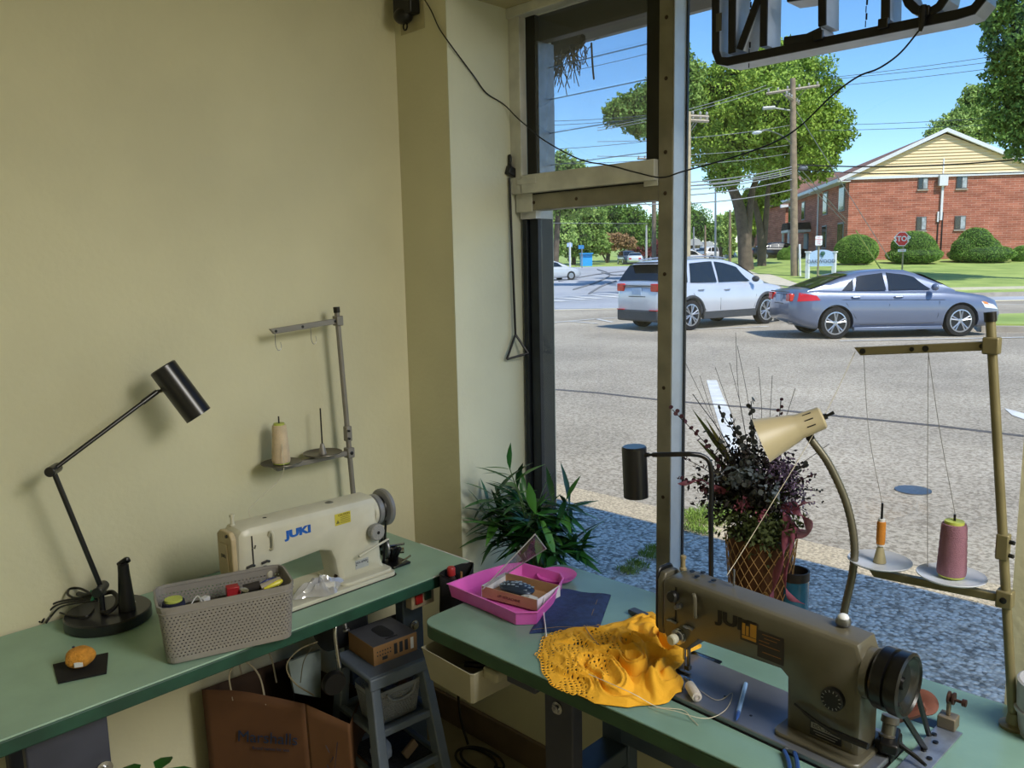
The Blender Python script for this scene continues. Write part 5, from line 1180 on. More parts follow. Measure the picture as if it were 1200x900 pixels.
# ================================================================== LAMPS
m_lampb = M('satin_black_lamp', '#15161b', .28, spec=.7, var=.05)
def shade(k, a, b_, r_, lid=True):
    a, b_ = Vector(a), Vector(b_); d = (b_-a); L_ = d.length
    k.lathe([(.004, 0), (r_-.003, 0), (r_, .003), (r_, L_), (r_-.002, L_), (r_-.002, .006), (.004, .006)], a, d, 40)
XL = -2.15
B0 = Vector((-2.16, .685, .76)); lamp = thing('desk_lamp', 'black swing-arm desk lamp on a round base against the left wall', 'lamp', B0)
LL = lambda p: Vector(p)-B0
k = MB(); k.lathe([(.10, 0), (.104, .003), (.104, .026), (.101, .029), (.0, .029)], n=56); k.build('base', m_lampb, lamp)
J = ox(118, 690, XL); E1 = ox(62, 551, XL); T1 = ox(184, 459, XL)
k = MB(); k.cyl((J.x-B0.x, J.y-B0.y, .028), LL(J)+Vector((0, 0, -.01)), .007, n=12); k.build('stem', m_lampb, lamp)
hx = Vector((.75, -.66, 0)).normalized()
vd = Vector((.80, -.60, -.0)).normalized()
k = MB(); k.cyl(LL(J)-vd*.026, LL(J)+vd*.03, .0135, n=18); k.build('lower_joint', m_lampb, lamp, bevel=.002)
k = MB(); k.cyl(LL(J)+Vector((0, 0, .008)), LL(E1), .0065, n=14); k.build('lower_arm', m_lampb, lamp)
k = MB(); k.cyl(LL(E1)-vd*.03, LL(E1)+vd*.022, .0125, n=18); k.build('elbow_joint', m_lampb, lamp, bevel=.002)
k = MB(); k.cyl(LL(E1)+Vector((0, .004, .003)), LL(T1), .0055, n=14); k.cyl(LL(E1).lerp(LL(T1), .85), LL(T1), .007, n=14); k.build('upper_arm', m_lampb, lamp)
S0 = ox(190, 430, XL+.012); S1 = ox(233, 487, XL+.06)
k = MB(); k.cyl(LL(T1), LL(T1)+Vector((.006, .012, .002)), .005, n=10); k.build('swivel', m_lampb, lamp)
k = MB(); shade(k, LL(S0), LL(S1), .036); k.build('shade', m_lampb, lamp)
# cable bundle and plug on the lamp base
cb = thing('cable_bundle', 'coiled black lamp cable with a green tie on the lamp base', 'cable', oz(108, 705, .79))
c0_ = oz(108, 705, .79); k = MB(); Lc = lambda px, py, z: oz(px, py, z)-c0_
k.tube(bez([Lc(112, 699, .83), Lc(95, 690, .83), Lc(82, 690, .83), Lc(80, 697, .825), Lc(90, 701, .825), Lc(112, 700, .825)], 6), .0032, 7)
for dx, dy in ((0, 0), (3, 2), (8, 4)):
    k.tube(bez([Lc(114, 700+dy, .83), Lc(80+dx, 703+dy, .82), Lc(62+dx, 708+dy, .80), Lc(52+dx, 718+dy, .775), Lc(46+dx, 729+dy*.3, .764)], 6), .0026, 6)
k.tube(bez([Lc(92, 696, .828), Lc(100, 698, .83), Lc(112, 697, .832)], 4), .007, 8)
k.tube(bez([Lc(120, 696, .82), Lc(132, 694, .82), Lc(138, 702, .81), Lc(134, 712, .80), Lc(122, 718, .795), Lc(118, 706, .80)], 6), .006, 7)
k.tube(bez([Lc(70, 718, .792), Lc(85, 722, .792), Lc(102, 722, .792), Lc(110, 714, .792)], 6), .0022, 6)
k.build('cable', m_black, cb)
k = MB(); k.tube([Lc(112, 692, .835), Lc(110, 698, .838), Lc(108, 704, .83)], .0045, 6); k.tube([Lc(106, 693, .838), Lc(117, 692, .838)], .0035, 6); k.build('green_tie', M('green_tie', '#2f8a67', .5), cb)
pp = ox(148, 702, -2.12); pp.z = .79; t_ = thing('black_case', 'upright tapering black fabric case standing on the lamp base', 'case', pp)
k = MB(); hz = ox(147, 655, -2.12).z-.79
k.lathe([(.0, 0), (.021, 0), (.021, .012), (.0205, .014), (.014, hz*.75), (.0135, hz*.9), (.009, hz*.93)], n=20); k.build('body', m_black, t_)
k = MB(); k.tube(bez([(-.008, -.008, hz*.9), (0, 0, hz*.96), (.006, .008, hz), (.004, .012, hz*.95)], 4), .007, 7); k.build('strap_end', m_black, t_)
k = MB(); k.tube([(.0, .015, .014), (.0, .021, .018), (.012, .018, .02)], .001, 4); k.build('white_mark', m_white, t_)

# small black lamp on the window sill / table back

q0 = oy(834, 690, 1.735); q0.z = .76; lamp = thing('desk_lamp', 'small black lamp with a bent pole at the back of the window table', 'lamp', q0); LL = lambda p: Vector(p)-q0
k = MB(); k.lathe([(.05, 0), (.05, .014), (.0, .015)], n=36); k.build('base', m_lampb, lamp)
pts = [q0+Vector((0, 0, .01)), oy(833, 600, 1.735), oy(834, 556, 1.735), oy(831, 541, 1.73), oy(822, 534, 1.72), oy(808, 532, 1.70), oy(765, 533, 1.68)]
k = MB(); k.tube([LL(pts[0]), LL(pts[1]), LL(pts[2])]+[LL(p) for p in bez(pts[2:6], 5)[1:]]+[LL(pts[6])], .0062, 12); k.build('bent_pole', m_lampb, lamp)
k = MB(); a = LL(oy(765, 533, 1.68)); b_ = LL(oy(756, 533, 1.675)); k.cyl(a, b_, .0035, n=10); k.cyl(a+(b_-a)*.5, b_, .006, n=10); k.build('swivel', m_lampb, lamp)
k = MB(); shade(k, LL(oy(743, 523, 1.67)), LL(oy(745.5, 582, 1.675)), .032); k.build('shade', m_lampb, lamp)

# beige gooseneck machine lamp
q0 = oy(990, 735, 1.66); q0.z = .76; lamp = thing('machine_lamp', 'beige gooseneck work lamp with a slotted shade behind the olive machine', 'lamp', q0); LL = lambda p: Vector(p)-q0
m_goose = M('ribbed_grey_hose', '#6d6a5c', .4, metal=.5, var=.1); m_beige = M('beige_lamp_enamel', '#b5a988', .4, var=.04)
k = MB(); k.lathe([(.03, 0), (.03, .012), (.012, .03), (.01, .05)], n=20); k.build('clamp_foot', m_beige, lamp)
P = bez([q0+Vector((0, 0, .03)), oy(988, 726, 1.66), oy(999, 672, 1.66), oy(1001, 635, 1.66), oy(992, 590, 1.66), oy(972, 545, 1.65), oy(950, 514, 1.635)], 16)
k = MB(); k.tube([LL(p) for p in P], [.0078+.0009*(i % 2) for i in range(len(P))], 12); k.build('gooseneck', m_goose, lamp, ang=80)
a = oy(965, 489, 1.63); b_ = oy(893, 516, 1.57); d = (b_-a); L_ = d.length
k = MB(); k.lathe([(.004, 0), (.020, .0), (.024, .004), (.0265, L_*.40), (.030, L_*.46), (.048, L_*1.0), (.0495, L_*1.01), (.0475, L_*1.005), (.029, L_*.48), (.02, L_*.4), (.004, .01)], LL(a), d, 40); sh = k.build('shade', m_beige, lamp)
dn = d.normalized(); sidev = Vector((0, -1, .25)); sidev = (sidev-dn*sidev.dot(dn)).normalized(); other = dn.cross(sidev)
k = MB()
for w_ in (-.55, 0, .55):
    rr = (sidev*math.cos(w_)+other*math.sin(w_)); c_ = LL(a)+dn*L_*.22+rr*.0252; k.tube([c_-dn*.009, c_+dn*.009], .0014, 6)
k.build('vent_slot', m_black, sh, kind='stuff')
k = MB(); k.cyl(LL(a), LL(a)-dn*.008, .006, n=10); k.tube([LL(a)-dn*.006, LL(a)-dn*.022+Vector((0, 0, .002))], [.0028, .004], 8); k.build('switch', m_black, sh)
k = MB(); jn_ = LL(oy(950, 514, 1.635)); k.cyl(jn_, LL(oy(946, 503, 1.625)), .009, n=12); k.build('swivel', m_black, lamp)

# ================================================================== THINGS ON THE LEFT TABLE
pc_ = oz(95, 783, .76); tcl = MB(); P = [oz(62, 780, .76), oz(127, 766, .76), oz(125, 790, .76), oz(68, 802, .76)]
tcl.rings([[p for p in P], [p+Vector((0, 0, .004)) for p in P]]); tag(tcl.build('cloth_scrap', M('black_cloth', '#0c0c0e', .9), bevel=.001), 'small black cloth scrap under the orange pincushion', 'cloth')
pcn = thing('pincushion', 'round orange-yellow felt pincushion with a white label on black cloth', 'pincushion', (pc_.x, pc_.y, .764))
def pf(u, v):
    a = 2*math.pi*u; th = math.pi*v; r_ = .030*(1+.07*math.cos(5*a)*math.sin(th)**2); return Vector((r_*math.sin(th)*math.cos(a), r_*1.05*math.sin(th)*math.sin(a), .024+.024*math.cos(th)+(-.004*math.exp(-((th)/.4)**2))))
k = MB(); k.grid(pf, 30, 14); k.build('felt_body', M('orange_felt', '#cf8f36', .9, var=.15, scale=60, bump=.5, bscale=200), pcn)
k = MB(); k.box((.026, -.012, .018), (.003, .018, .012), rotm(R(-25), 'Z')); k.build('white_label', m_white, pcn, bevel=.001)
k = MB(); k.lathe([(.003, 0), (.003, .002)], (-.012, -.008, .046), n=8); k.build('pin_head', m_ink, pcn)

def perf_basket(name, label, c, rz, L_, W_, H_, flare, nu, nv, nh, mat, cutout=True):
    """open basket whose walls carry a grid of real holes"""
    t = thing(name, label, 'basket', c, rz); r_ = .025
    def ring(s, z, n=10):
        return [Vector((x, y, z)) for x, y in rrect(W_*s, L_*s, r_*s, 4)]
    # perimeter sampled evenly
    base = rrect(W_, L_, r_, 6); seg = []; tot = 0
    for i in range(len(base)): a = Vector(base[i]); b_ = Vector(base[(i+1) % len(base)]); seg.append((a, b_, tot)); tot += (b_-a).length
    def per(u):
        d = (u % 1)*tot
        for a, b_, s0 in seg:
            l = (b_-a).length
            if d <= s0+l+1e-9: return a.lerp(b_, (d-s0)/max(l, 1e-9))
        return Vector(base[0])
    def P(u, v): q = per(u); s = 1-flare*(1-v); return Vector((q.x*s, q.y*s, .006+(H_-.014)*v))
    k = MB(); N = nu; lo, hi = .08, .90
    for i in range(N):
        u0, u1 = i/N, (i+1)/N; k.add([P(u0, 0), P(u1, 0), P(u1, lo), P(u0, lo)], [(0, 1, 2, 3)]); k.add([P(u0, hi), P(u1, hi), P(u1, 1), P(u0, 1)], [(0, 1, 2, 3)])
        for j in range(nv):
            v0 = lo+(hi-lo)*j/nv; v1 = lo+(hi-lo)*(j+1)/nv; st = .5/N*(j % 2); uu0, uu1 = u0+st, u1+st
            du, dv_ = (uu1-uu0)*nh, (v1-v0)*nh; o_ = [P(uu0, v0), P(uu1, v0), P(uu1, v1), P(uu0, v1)]; q = [P(uu0+du, v0+dv_), P(uu1-du, v0+dv_), P(uu1-du, v1-dv_), P(uu0+du, v1-dv_)]
            k.add(o_+q, [(0, 1, 5, 4), (1, 2, 6, 5), (2, 3, 7, 6), (3, 0, 4, 7)])
    o = k.build('woven_wall', mat, t, smooth=False, fixn=False); md = o.modifiers.new('thick', 'SOLIDIFY'); md.thickness = .0022; md.offset = 0
    k = MB(); k.prism([(x*(1-flare), y*(1-flare)) for x, y in base], .004, .007); k.build('bottom', mat, t)
    k = MB(); rp = [Vector((q.x, q.y, H_-.006)) for q in (per(i/48) for i in range(48))]
    k.rings([[p*1 for p in rp], [Vector((p.x*1.025, p.y*1.015, H_-.008)) for p in rp], [Vector((p.x*1.03, p.y*1.02, H_)) for p in rp], [Vector((p.x*.985, p.y*.99, H_)) for p in rp], [Vector((p.x*.98, p.y*.985, H_-.007)) for p in rp]], cap=False); k.build('rim', mat, t)
    k = MB(); rp2 = [Vector((p.x*1.012, p.y*1.008, H_-.016)) for p in rp]; k.tube(rp2+[rp2[0]], .0018, 5); k.build('rim_bead', mat, t)
    return t
m_bask = M('taupe_basket_plastic', '#8b8782', .5, var=.04)
perf_basket('storage_basket', 'taupe perforated plastic basket full of sewing notions on the left table', (-1.816, .842, .76), R(-18.3), .305, .155, .142, .07, 96, 14, .30, m_bask)
bc = Vector((-1.816, .842, .766)); bd = Vector((math.sin(R(18.3)), math.cos(R(18.3)), 0)); bn = Vector((bd.y, -bd.x, 0))
BP = lambda l, s, z: bc+bd*l+bn*s+Vector((0, 0, z))
p = BP(-.115, -.005, .0); cone('thread_cone', 'navy thread cone with a lime top inside the taupe basket', p, .125, .026, .0255, thr('navy_thread', '#1b1f3a'), m_lime)
k = MB(); k.ball(BP(-.085, .025, .075), (.026, .026, .03), 12, 8, .08); tag(k.build('tissue_wad', M('white_tissue', '#d0cfcd', .9)), 'crumpled white tissue in front of the navy cone in the basket', 'tissue')
k = MB(); k.box(BP(-.045, -.01, .105), (.016, .02, .014), R(20)); tag(k.build('thread_label', m_white, bevel=.001), 'small white plastic tag next to the navy cone in the basket', 'tag')
strand('white cord looped beside the tissue in the basket', [BP(-.08, .0, .10), BP(-.06, -.01, .118), BP(-.05, .02, .10), BP(-.035, .03, .09)], .0016, m_white, 'cord', 'cord', 6)
k = MB(); k.box(BP(.02, -.01, .112), (.026, .03, .03), R(-18)); tag(k.build('red_box', M('red_plastic', '#a3202a', .4), bevel=.002), 'small red box in the middle of the taupe basket', 'box')
sc_t = thing('scissors', 'blue-handled scissors lying in the taupe basket', 'scissors', BP(.09, -.01, .1))
L0 = BP(.09, -.01, .1); k = MB(); a = BP(.045, -.02, .108)-L0; b_ = BP(.085, -.012, .114)-L0; k.tube([a, b_], [.002, .005], 6); k.build('blade', m_steel, sc_t)
k = MB(); k.tube(bez([b_, BP(.105, -.022, .118)-L0, BP(.128, -.02, .120)-L0, BP(.13, -.01, .119)-L0], 4), .0042, 7); k.build('handle', M('navy_handle', '#1c2a6b', .4), sc_t)
k = MB(); k.tube([BP(.045, -.012, .112), BP(.085, -.008, .116)], .011, 10); tag(k.build('dark_spool', M('dark_brown_thread', '#2e2926', .8)), 'dark brown thread roll lying in the taupe basket', 'thread spool')
k = MB(); k.tube([BP(.085, .002, .112), BP(.135, -.004, .120)], .010, 12); tag(k.build('tape_roll', M('beige_plastic', '#9d9484', .5)), 'beige plastic tube lying at the right end of the basket', 'tube')
k = MB(); k.tube([BP(.09, .02, .115), BP(.125, .02, .124), BP(.135, .016, .126)], [.003, .007, .004], 8); tag(k.build('yellow_cutter', M('yellow_plastic', '#d8cf3c', .4)), 'yellow plastic piece at the right end of the basket', 'tool')
k = MB(); k.lathe([(.010, 0), (.010, .012), (.004, .013)], BP(.042, .008, .108), (.4, .2, 1), 16); tag(k.build('bobbin', m_chrome), 'metal bobbin beside the red box in the basket', 'bobbin')
k = MB(); k.box(BP(.015, .0, .05), (.115, .21, .085), R(-18.3)); tag(k.build('folded_lining', M('brown_fabric', '#3c3630', .9), bevel=.01), 'dark folded fabric filling the bottom of the taupe basket', 'fabric')

# plastic bag with spools on the white machine's bed
cbp = oz(374, 692, .775); pb = thing('plastic_bag', 'clear plastic bag with a white thread tube on the white machine bed', 'bag', cbp)
def fbag(u, v):
    a = 2*math.pi*u; r_ = v; x = .044*r_*math.cos(a)*(1+.25*math.sin(3*a+1)); y = .072*r_*math.sin(a)*(1+.2*math.cos(4*a)); z = .030*(1-r_**2.2)*(1+.25*math.sin(5*a+r_*6))+.012*math.sin(11*a+4*r_)*r_*(1-r_)*2+.001
    return Vector((x, y, z))
k = MB(); k.grid(fbag, 40, 10)
m_bagp = glass_mat('crinkled_film', (.92, .93, .95), .34, .34, '#e8e8ee'); k.build('film', m_bagp, pb, fixn=False)
k = MB(); k.T = Matrix.Rotation(R(-25), 4, 'Z'); k.lathe([(.004, 0), (.011, .0), (.011, .045), (.004, .045)], (.006, -.002, .013), (.25, 1, .05), 18); k.lathe([(.003, 0), (.009, .0), (.009, .04), (.003, .04)], (-.014, -.01, .011), (.15, 1, .0), 16); k.build('thread_tube', M('white_thread', '#dcdbd8', .8), pb)

# ================================================================== THINGS ON THE WINDOW TABLE
def trayrings(k, rim, h, th, zb, inn=.88, sc=None):
    c = sum((Vector((p[0], p[1], 0)) for p in rim), Vector())/len(rim); top = [Vector((p[0], p[1], zb+h)) for p in rim]; cz_ = Vector((c.x, c.y, 0))
    def sc_(s, z): return [Vector((c.x+(p.x-c.x)*s, c.y+(p.y-c.y)*s, z)) for p in top]
    k.rings([sc_(inn, zb), sc_(1, zb+h), sc_(1.025, zb+h), sc_(1.025, zb+h+.002), sc_(.985, zb+h+.002), sc_(inn-.03, zb+th)])
m_pink = M('translucent_pink_plastic', '#ec6fd2', .3, var=.04, trans=.15, spec=.6)
rim = [(-1.605, 1.375), (-1.45, 1.372), (-1.34, 1.366), (-1.302, 1.405), (-1.345, 1.52), (-1.395, 1.612), (-1.425, 1.635), (-1.56, 1.622), (-1.585, 1.59), (-1.602, 1.5)]
k = MB(); trayrings(k, rim, .036, .003, .761, .955); o = k.build('pink_tray', m_pink, bevel=.003); tag(o, 'bright pink translucent plastic tray at the left end of the window table', 'tray')
k = MB(); lc_ = Vector((-1.455, 1.655, .772)); k.lathe([(.0, 0), (.05, .001), (.056, .008), (.057, .010), (.052, .009), (.045, .004), (0, .004)], lc_, (0, 0, 1), 32); tag(k.build('pink_dish', m_pink), 'round pink plastic lid peeping out behind the pink tray', 'lid')
bx = thing('card_box', 'shallow open white and brown card box in the pink tray', 'box', (-1.444, 1.494, .770), R(10))
m_card = M('brown_card', '#b08a68', .7); m_wcard = M('white_card', '#d7d8e2', .6)
for nm, a, b_, m in (('bottom', (-.088, -.055, 0), (.088, .055, .002), m_card), ('front_wall', (-.088, -.057, 0), (.088, -.055, .030), m_card), ('back_wall', (-.088, .055, 0), (.088, .057, .030), m_card), ('side_wall', (-.090, -.057, 0), (-.088, .057, .031), m_wcard), ('side_wall', (.088, -.057, 0), (.090, .057, .031), m_wcard)): MB().bb(a, b_).build(nm, m, bx, smooth=False)
textmesh('lettering', 'UP  MTLACHINE', .010, M('brown_print', '#5a4232', .6), bx, basis((0, -.0575, .014), (1, 0, 0), (0, 0, 1)), .0002)
sp_c = Vector((-1.462, 1.498, .773)); pk_ = thing('bobbin_pack', 'dark blue foil pack of bobbins inside the white card box', 'pack', sp_c, R(10))
k = MB(); k.ball((0, 0, .014), (.055, .032, .015), 16, 8, .02); k.build('pack_body', M('dark_blue_foil', '#2f3c50', .3, metal=.3), pk_)
k = MB()
for i in range(-3, 4):
    for j in range(-1, 2): k.box((i*.013+j*.003, j*.013, .0305-abs(i)*.0022-abs(j)*.0022), (.009, .007, .0016), R(15))
k.build('print', M('pale_blue_print', '#93a5bb', .5), pk_, smooth=False, kind='stuff')
k = MB(); k.ball((-1.395, 1.475, .782), (.03, .022, .008), 12, 6, .08); tag(k.build('tissue_scrap', M('white_tissue', '')), 'white tissue scrap in the right end of the card box', 'tissue')
# clear lid propped up
P1 = oz(566, 690, .80); P2 = oz(594, 672, .80); P3 = oy(640, 643, 1.55); P4 = oy(627, 626, 1.46)
k = MB(); nrm_ = (P2-P1).cross(P4-P1).normalized()*.0018; k.rings([[P1, P2, P3, P4], [P1+nrm_, P2+nrm_, P3+nrm_, P4+nrm_]])
lid = k.build('clear_lid', glass_mat('clear_acrylic', (.9, .93, .95), .16, .05), smooth=False); tag(lid, 'clear plastic lid propped upright beside the card box', 'lid')
for a, b_ in ((P1, P4), (P4, P3), (P2, P3)): MB().tube([a, b_], .0016, 5).build('lid_edge', M('acrylic_edge', '#c5ccd4', .2, spec=.8), lid)
# folded denim
k = MB(); J0, J1, J2, J3 = oz(652, 690, .762), oz(716, 697, .762), oz(702, 737, .762), oz(620, 742, .762)
def dn_(u, v): p = J0.lerp(J1, u).lerp(J3.lerp(J2, u), v); p.z = .7625+.006*min(1, 12*min(u, 1-u, v, 1-v))+.0022*math.sin(u*9+v*4)+.001*math.sin(v*22+u*5); return p
k.grid(dn_, 30, 30); 
def dnb(u, v): p = J0.lerp(J1, u).lerp(J3.lerp(J2, u), v); p.z = .7612; return p
k.grid(dnb, 4, 4, True); den = k.build('denim_cloth', M('navy_denim', '#263c6c', .9, var=.2, scale=60, bump=.5, bscale=400), fixn=False); tag(den, 'folded navy blue denim between the pink tray and the yellow cloth', 'cloth')
k = MB(); k.tube([dn_(.82, v)+Vector((0, 0, .001)) for v in (.03, .3, .6, .97)], .0006, 4); k.tube([dn_(u, .95)+Vector((0, 0, .001)) for u in (.03, .4, .7, .97)], .0006, 4); k.build('seam_stitch', M('tan_stitch', '#8d7550', .8), den, kind='stuff')
strand('thin white cord hanging from the pink tray over the denim', [oz(638, 698, .80), oz(637, 716, .775), oz(639, 734, .772), oz(640, 746, .767)], .0018, m_white, 'cord', 'cord')
strand('thin tan cord across the denim to the yellow cloth', [oz(685, 733, .775), oz(690, 742, .777), oz(702, 757, .78)], .0016, M('tan_cord', '#ab9077', .8), 'cord', 'cord')
k = MB(); pb_ = oz(748, 718, .77); k.box(pb_+Vector((0, 0, -.002)), (.05, .024, .012), R(-8)); o = k.build('marking_box', M('slate_blue_box', '#3b4658', .5), bevel=.002); tag(o, 'small slate blue box behind the yellow cloth beside the machine head', 'box')

# yellow lace garment
outl = [(630, 766), (640, 785), (645, 800), (672, 812), (700, 824), (735, 828), (770, 825), (801, 817), (797, 800), (790, 792), (812, 772), (822, 764), (812, 752), (790, 742), (776, 722), (762, 716), (748, 718), (730, 728), (700, 733), (665, 735), (642, 745)]
OP = [oz(x, y, .765) for x, y in outl]; OC = oz(728, 778, .765)
def oat(u):
    f = (u % 1)*len(OP); i = int(f) % len(OP); return OP[i].lerp(OP[(i+1) % len(OP)], f-int(f))
from mathutils import noise as mn
def garm(u, v):
    e = oat(u); p = OC.lerp(e, v); q = Vector((p.x*9, p.y*9, 2.3))
    w1 = mn.noise(q*1.3+Vector((5, 1, 0)))
    n1 = 1-abs(mn.noise(Vector((p.x*11+w1*2.4+p.y*6, p.y*8-w1*1.8, .7))))*3.0
    n2 = 1-abs(mn.noise(Vector((p.x*30+w1*4-p.y*12, p.y*26+3, 1.9))))*2.8
    lace = max(0, min(1, ((-.96-p.x)*7+(1.42-p.y)*4)))
    h = (.006+.040*max(0, n1)*(1-.45*lace)+.006*max(-.3, n2)*(1-.3*lace)+.0025*mn.noise(p*170)*lace)*(1-v**5)*(.55+.45*(1-v)) + .012*math.exp(-((p.x+1.0)**2+(p.y-1.52)**2)/.012)
    # keep it low under the needle and away from the arm
    h += .012*math.exp(-((p.x+.93)**2+(p.y-1.36)**2)/.003)
    zb = .762+.0125*max(0, min(1, (p.x+.955)/.03))*max(0, min(1, (p.y-1.315)/.025))
    wob = .004*math.sin(u*90)*(v > .97)
    return Vector((p.x+wob, p.y+wob*.5, zb+max(.001, h)))
NU, NV = 420, 150
k = MB(); vs = [garm(i/NU, j/NV) for i in range(NU) for j in range(1, NV+1)]
cv0 = garm(0, 0); fs = []; 
for i in range(NU):
    for j in range(NV-1):
        a = i*NV+j; b_ = ((i+1) % NU)*NV+j; c = (vs[a]+vs[b_+1])/2
        lace = (c.x < -1.0-.25*(c.y-1.3)) and c.y < 1.47
        hole = False
        if lace:
            ux, uy = c.x*430, c.y*430; dn__ = mn.noise(c*28); hole = (math.sin(ux+1.2*math.sin(uy*.21))*math.sin(uy+1.1*math.sin(ux*.23)) > .62-.5*dn__) if dn__ > -.12 else False
        if not hole: fs.append((a, b_, b_+1, a+1))
k.add(vs+[cv0], fs+[(len(vs), ((i+1) % NU)*NV, i*NV) for i in range(NU)])
m_yel = M('yellow_cotton', '#f2b42c', .85, var=.05, scale=20, bump=.25, bscale=500)
gar = k.build('lace_garment', m_yel, fixn=False, ang=60); md = gar.modifiers.new('thick', 'SOLIDIFY'); md.thickness = .0012
tag(gar, 'crumpled yellow cotton garment with lace edging under the machine needle', 'garment')
k = MB()      # scalloped lace border of loops
for i in range(120):
    u = i/120; p = garm(u, 1)
    if p.x < -1.02 and p.y < 1.5:
        o_ = (p-OC); o_.z = 0; o_.normalize(); s_d = Vector((-o_.y, o_.x, 0)); k.tube([p-s_d*.006+Vector((0, 0, .001)), p-s_d*.004+o_*.006+Vector((0, 0, .001)), p+s_d*.004+o_*.006+Vector((0, 0, .001)), p+s_d*.006+Vector((0, 0, .001))], .0012, 4)
k.build('scalloped_edge', m_yel, gar, kind='stuff')
# spool, pen, scissors
a = oz(808, 803, .784); b_ = oz(820, 822, .784); sp = thing('thread_spool', 'small white thread tube lying on the bed of the olive machine', 'thread spool', a)
k = MB(); d = (b_-a); k.lathe([(.006, 0), (.0105, .001), (.0110, .01), (.0108, .04), (.010, .048), (.006, .049)], (0, 0, 0), d, 20); k.build('thread', thr('off_white_thread', '#d2cbc4'), sp)
k = MB(); k.lathe([(.0045, .040), (.0062, .0495), (.0062, .0505), (.004, .0505), (.003, .03)], (0, 0, 0), d, 16); k.build('tube_end', M('pale_tube', '#b9afae', .6), sp)
a = oz(874, 801, .777); b_ = oz(863, 844, .777); pn = thing('marker_pen', 'light blue marking pen lying on the metal bed', 'pen', a); d = b_-a; L_ = d.length
k = MB(); k.lathe([(.003, 0), (.0043, .001), (.0043, L_*.82), (.003, L_*.86)], (0, 0, 0), d, 12); k.build('barrel', M('light_blue_barrel', '#8fb4e6', .3), pn)
k = MB(); k.lathe([(.0044, L_*.80), (.0038, L_*.90), (.0012, L_)], (0, 0, 0), d, 12); k.build('tip', M('pen_blue', '#3559a8', .4), pn)
a = oz(918, 878, .764); st_ = thing('scissors', 'blue snips at the front edge of the window table by the pillar', 'scissors', a)
k = MB(); k.tube([oz(916, 871, .766)-a, oz(922, 886, .766)-a, oz(926, 902, .766)-a], [.001, .004, .004], 6); k.build('blade', m_chrome, st_)
k = MB(); k.tube(bez([oz(919, 880, .768)-a, oz(924, 893, .768)-a, oz(927, 912, .768)-a], 4), .0042, 7); k.tube(bez([oz(931, 882, .768)-a, oz(934, 893, .768)-a, oz(936, 912, .768)-a], 4), .0042, 7); k.build('handle', M('blue_handle', '#2a4a86', .4), st_)
# chrome slide plate seen behind the head
k = MB(); k.T = Matrix.Translation(oz(826, 772, .7645)); k.prism(rrect(.075, .028, .004, 3), 0, .0016); o = k.build('slide_plate', m_black); tag(o, 'small dark framed metal plate behind the machine head', 'plate')
MB().bb((-.03, -.009, .0016), (.022, .009, .0022)).build('bright_inset', m_chrome, o, smooth=False, loc=oz(826, 772, .7645))
# white plastic pot at the right
q = Vector((-.268, 1.70, .76)); wc = thing('plastic_tub', 'white plastic tub behind the foot of the tan thread stand', 'tub', q)
k = MB(); k.lathe([(.0, 0), (.050, 0), (.054, .04), (.054, .045), (.060, .047), (.060, .052), (.056, .054), (.058, .105), (.054, .108), (.052, .06), (.046, .006), (0, .005)], n=36); k.build('tub', M('grey_white_plastic', '#b5b8c0', .4), wc)
# ================================================================== UNDER THE TABLES
m_stool = M('grey_stool_plastic', '#647080', .5, var=.08, scale=20)
F1 = Vector((-1.722, 1.19)); F2 = Vector((-1.705, 1.383)); sx_d = (F2-F1).normalized(); sn = Vector((sx_d.y, -sx_d.x))
st = thing('step_stool', 'grey plastic step stool used as shelves under the left table', 'stool', (-1.83, 1.285, 0))
so_ = Vector((-1.83, 1.285))
def SP(l, dep, z): q = F1+sx_d*l*(F2-F1).length - sn*dep - so_; return Vector((q.x, q.y, z))
# l along the front edge (0..1), dep backwards
def slab(name, l0, l1, d0, d1, z0, z1, bev=.004): 
    k = MB(); A = [SP(l0, d0, z0), SP(l1, d0, z0), SP(l1, d1, z0), SP(l0, d1, z0)]; B = [p+Vector((0, 0, z1-z0)) for p in A]; k.rings([A, B]); return k.build(name, m_stool, st, bevel=bev)
slab('top_step', -.02, 1.02, 0, .20, .535, .552, .006)
slab('top_step_lip', -.03, 1.03, -.006, .01, .515, .550)
def post(l0, l1, dep0, dep1):
    k = MB(); a = SP(l0, dep0, .52); b_ = SP(l1, dep1, 0); w_ = .018
    k.rings([[a+Vector(q) for q in ((-w_, -w_*.8, 0), (w_, -w_*.8, 0), (w_, w_*.8, 0), (-w_, w_*.8, 0))], [b_+Vector(q) for q in ((-w_*1.2, -w_, 0), (w_*1.2, -w_, 0), (w_*1.2, w_, 0), (-w_*1.2, w_, 0))]]); return k.build('leg', m_stool, st, bevel=.004)
post(.07, -.08, .02, -.09); post(.93, 1.08, .02, -.09); post(.07, -.02, .18, .26); post(.93, 1.02, .18, .26)
for z, ex, dd_ in ((.392, .03, -.02), (.262, .05, -.045), (.13, .07, -.07)):
    slab('step', -ex, 1+ex, dd_, dd_+.022, z-.014, z+.008); slab('side_rail', -ex, -ex+.09, dd_, .2, z-.010, z+.006); slab('side_rail', 1+ex-.09, 1+ex, dd_, .2, z-.010, z+.006); slab('back_rail', -ex, 1+ex, .18, .2, z-.010, z+.006)
slab('shelf', .05, .95, .0, .185, .376, .384, .001)
k = MB()
P0 = SP(.1, .0, .262)
for i in range(12): k.bb((0, 0, 0), (0, 0, 0)) if 0 else None
slab('tread_mat', .08, .92, -.02, .17, .2635, .2675, .001).data.materials[0] = M('ribbed_dark_mat', '#22252c', .8, bump=.8, bscale=90)
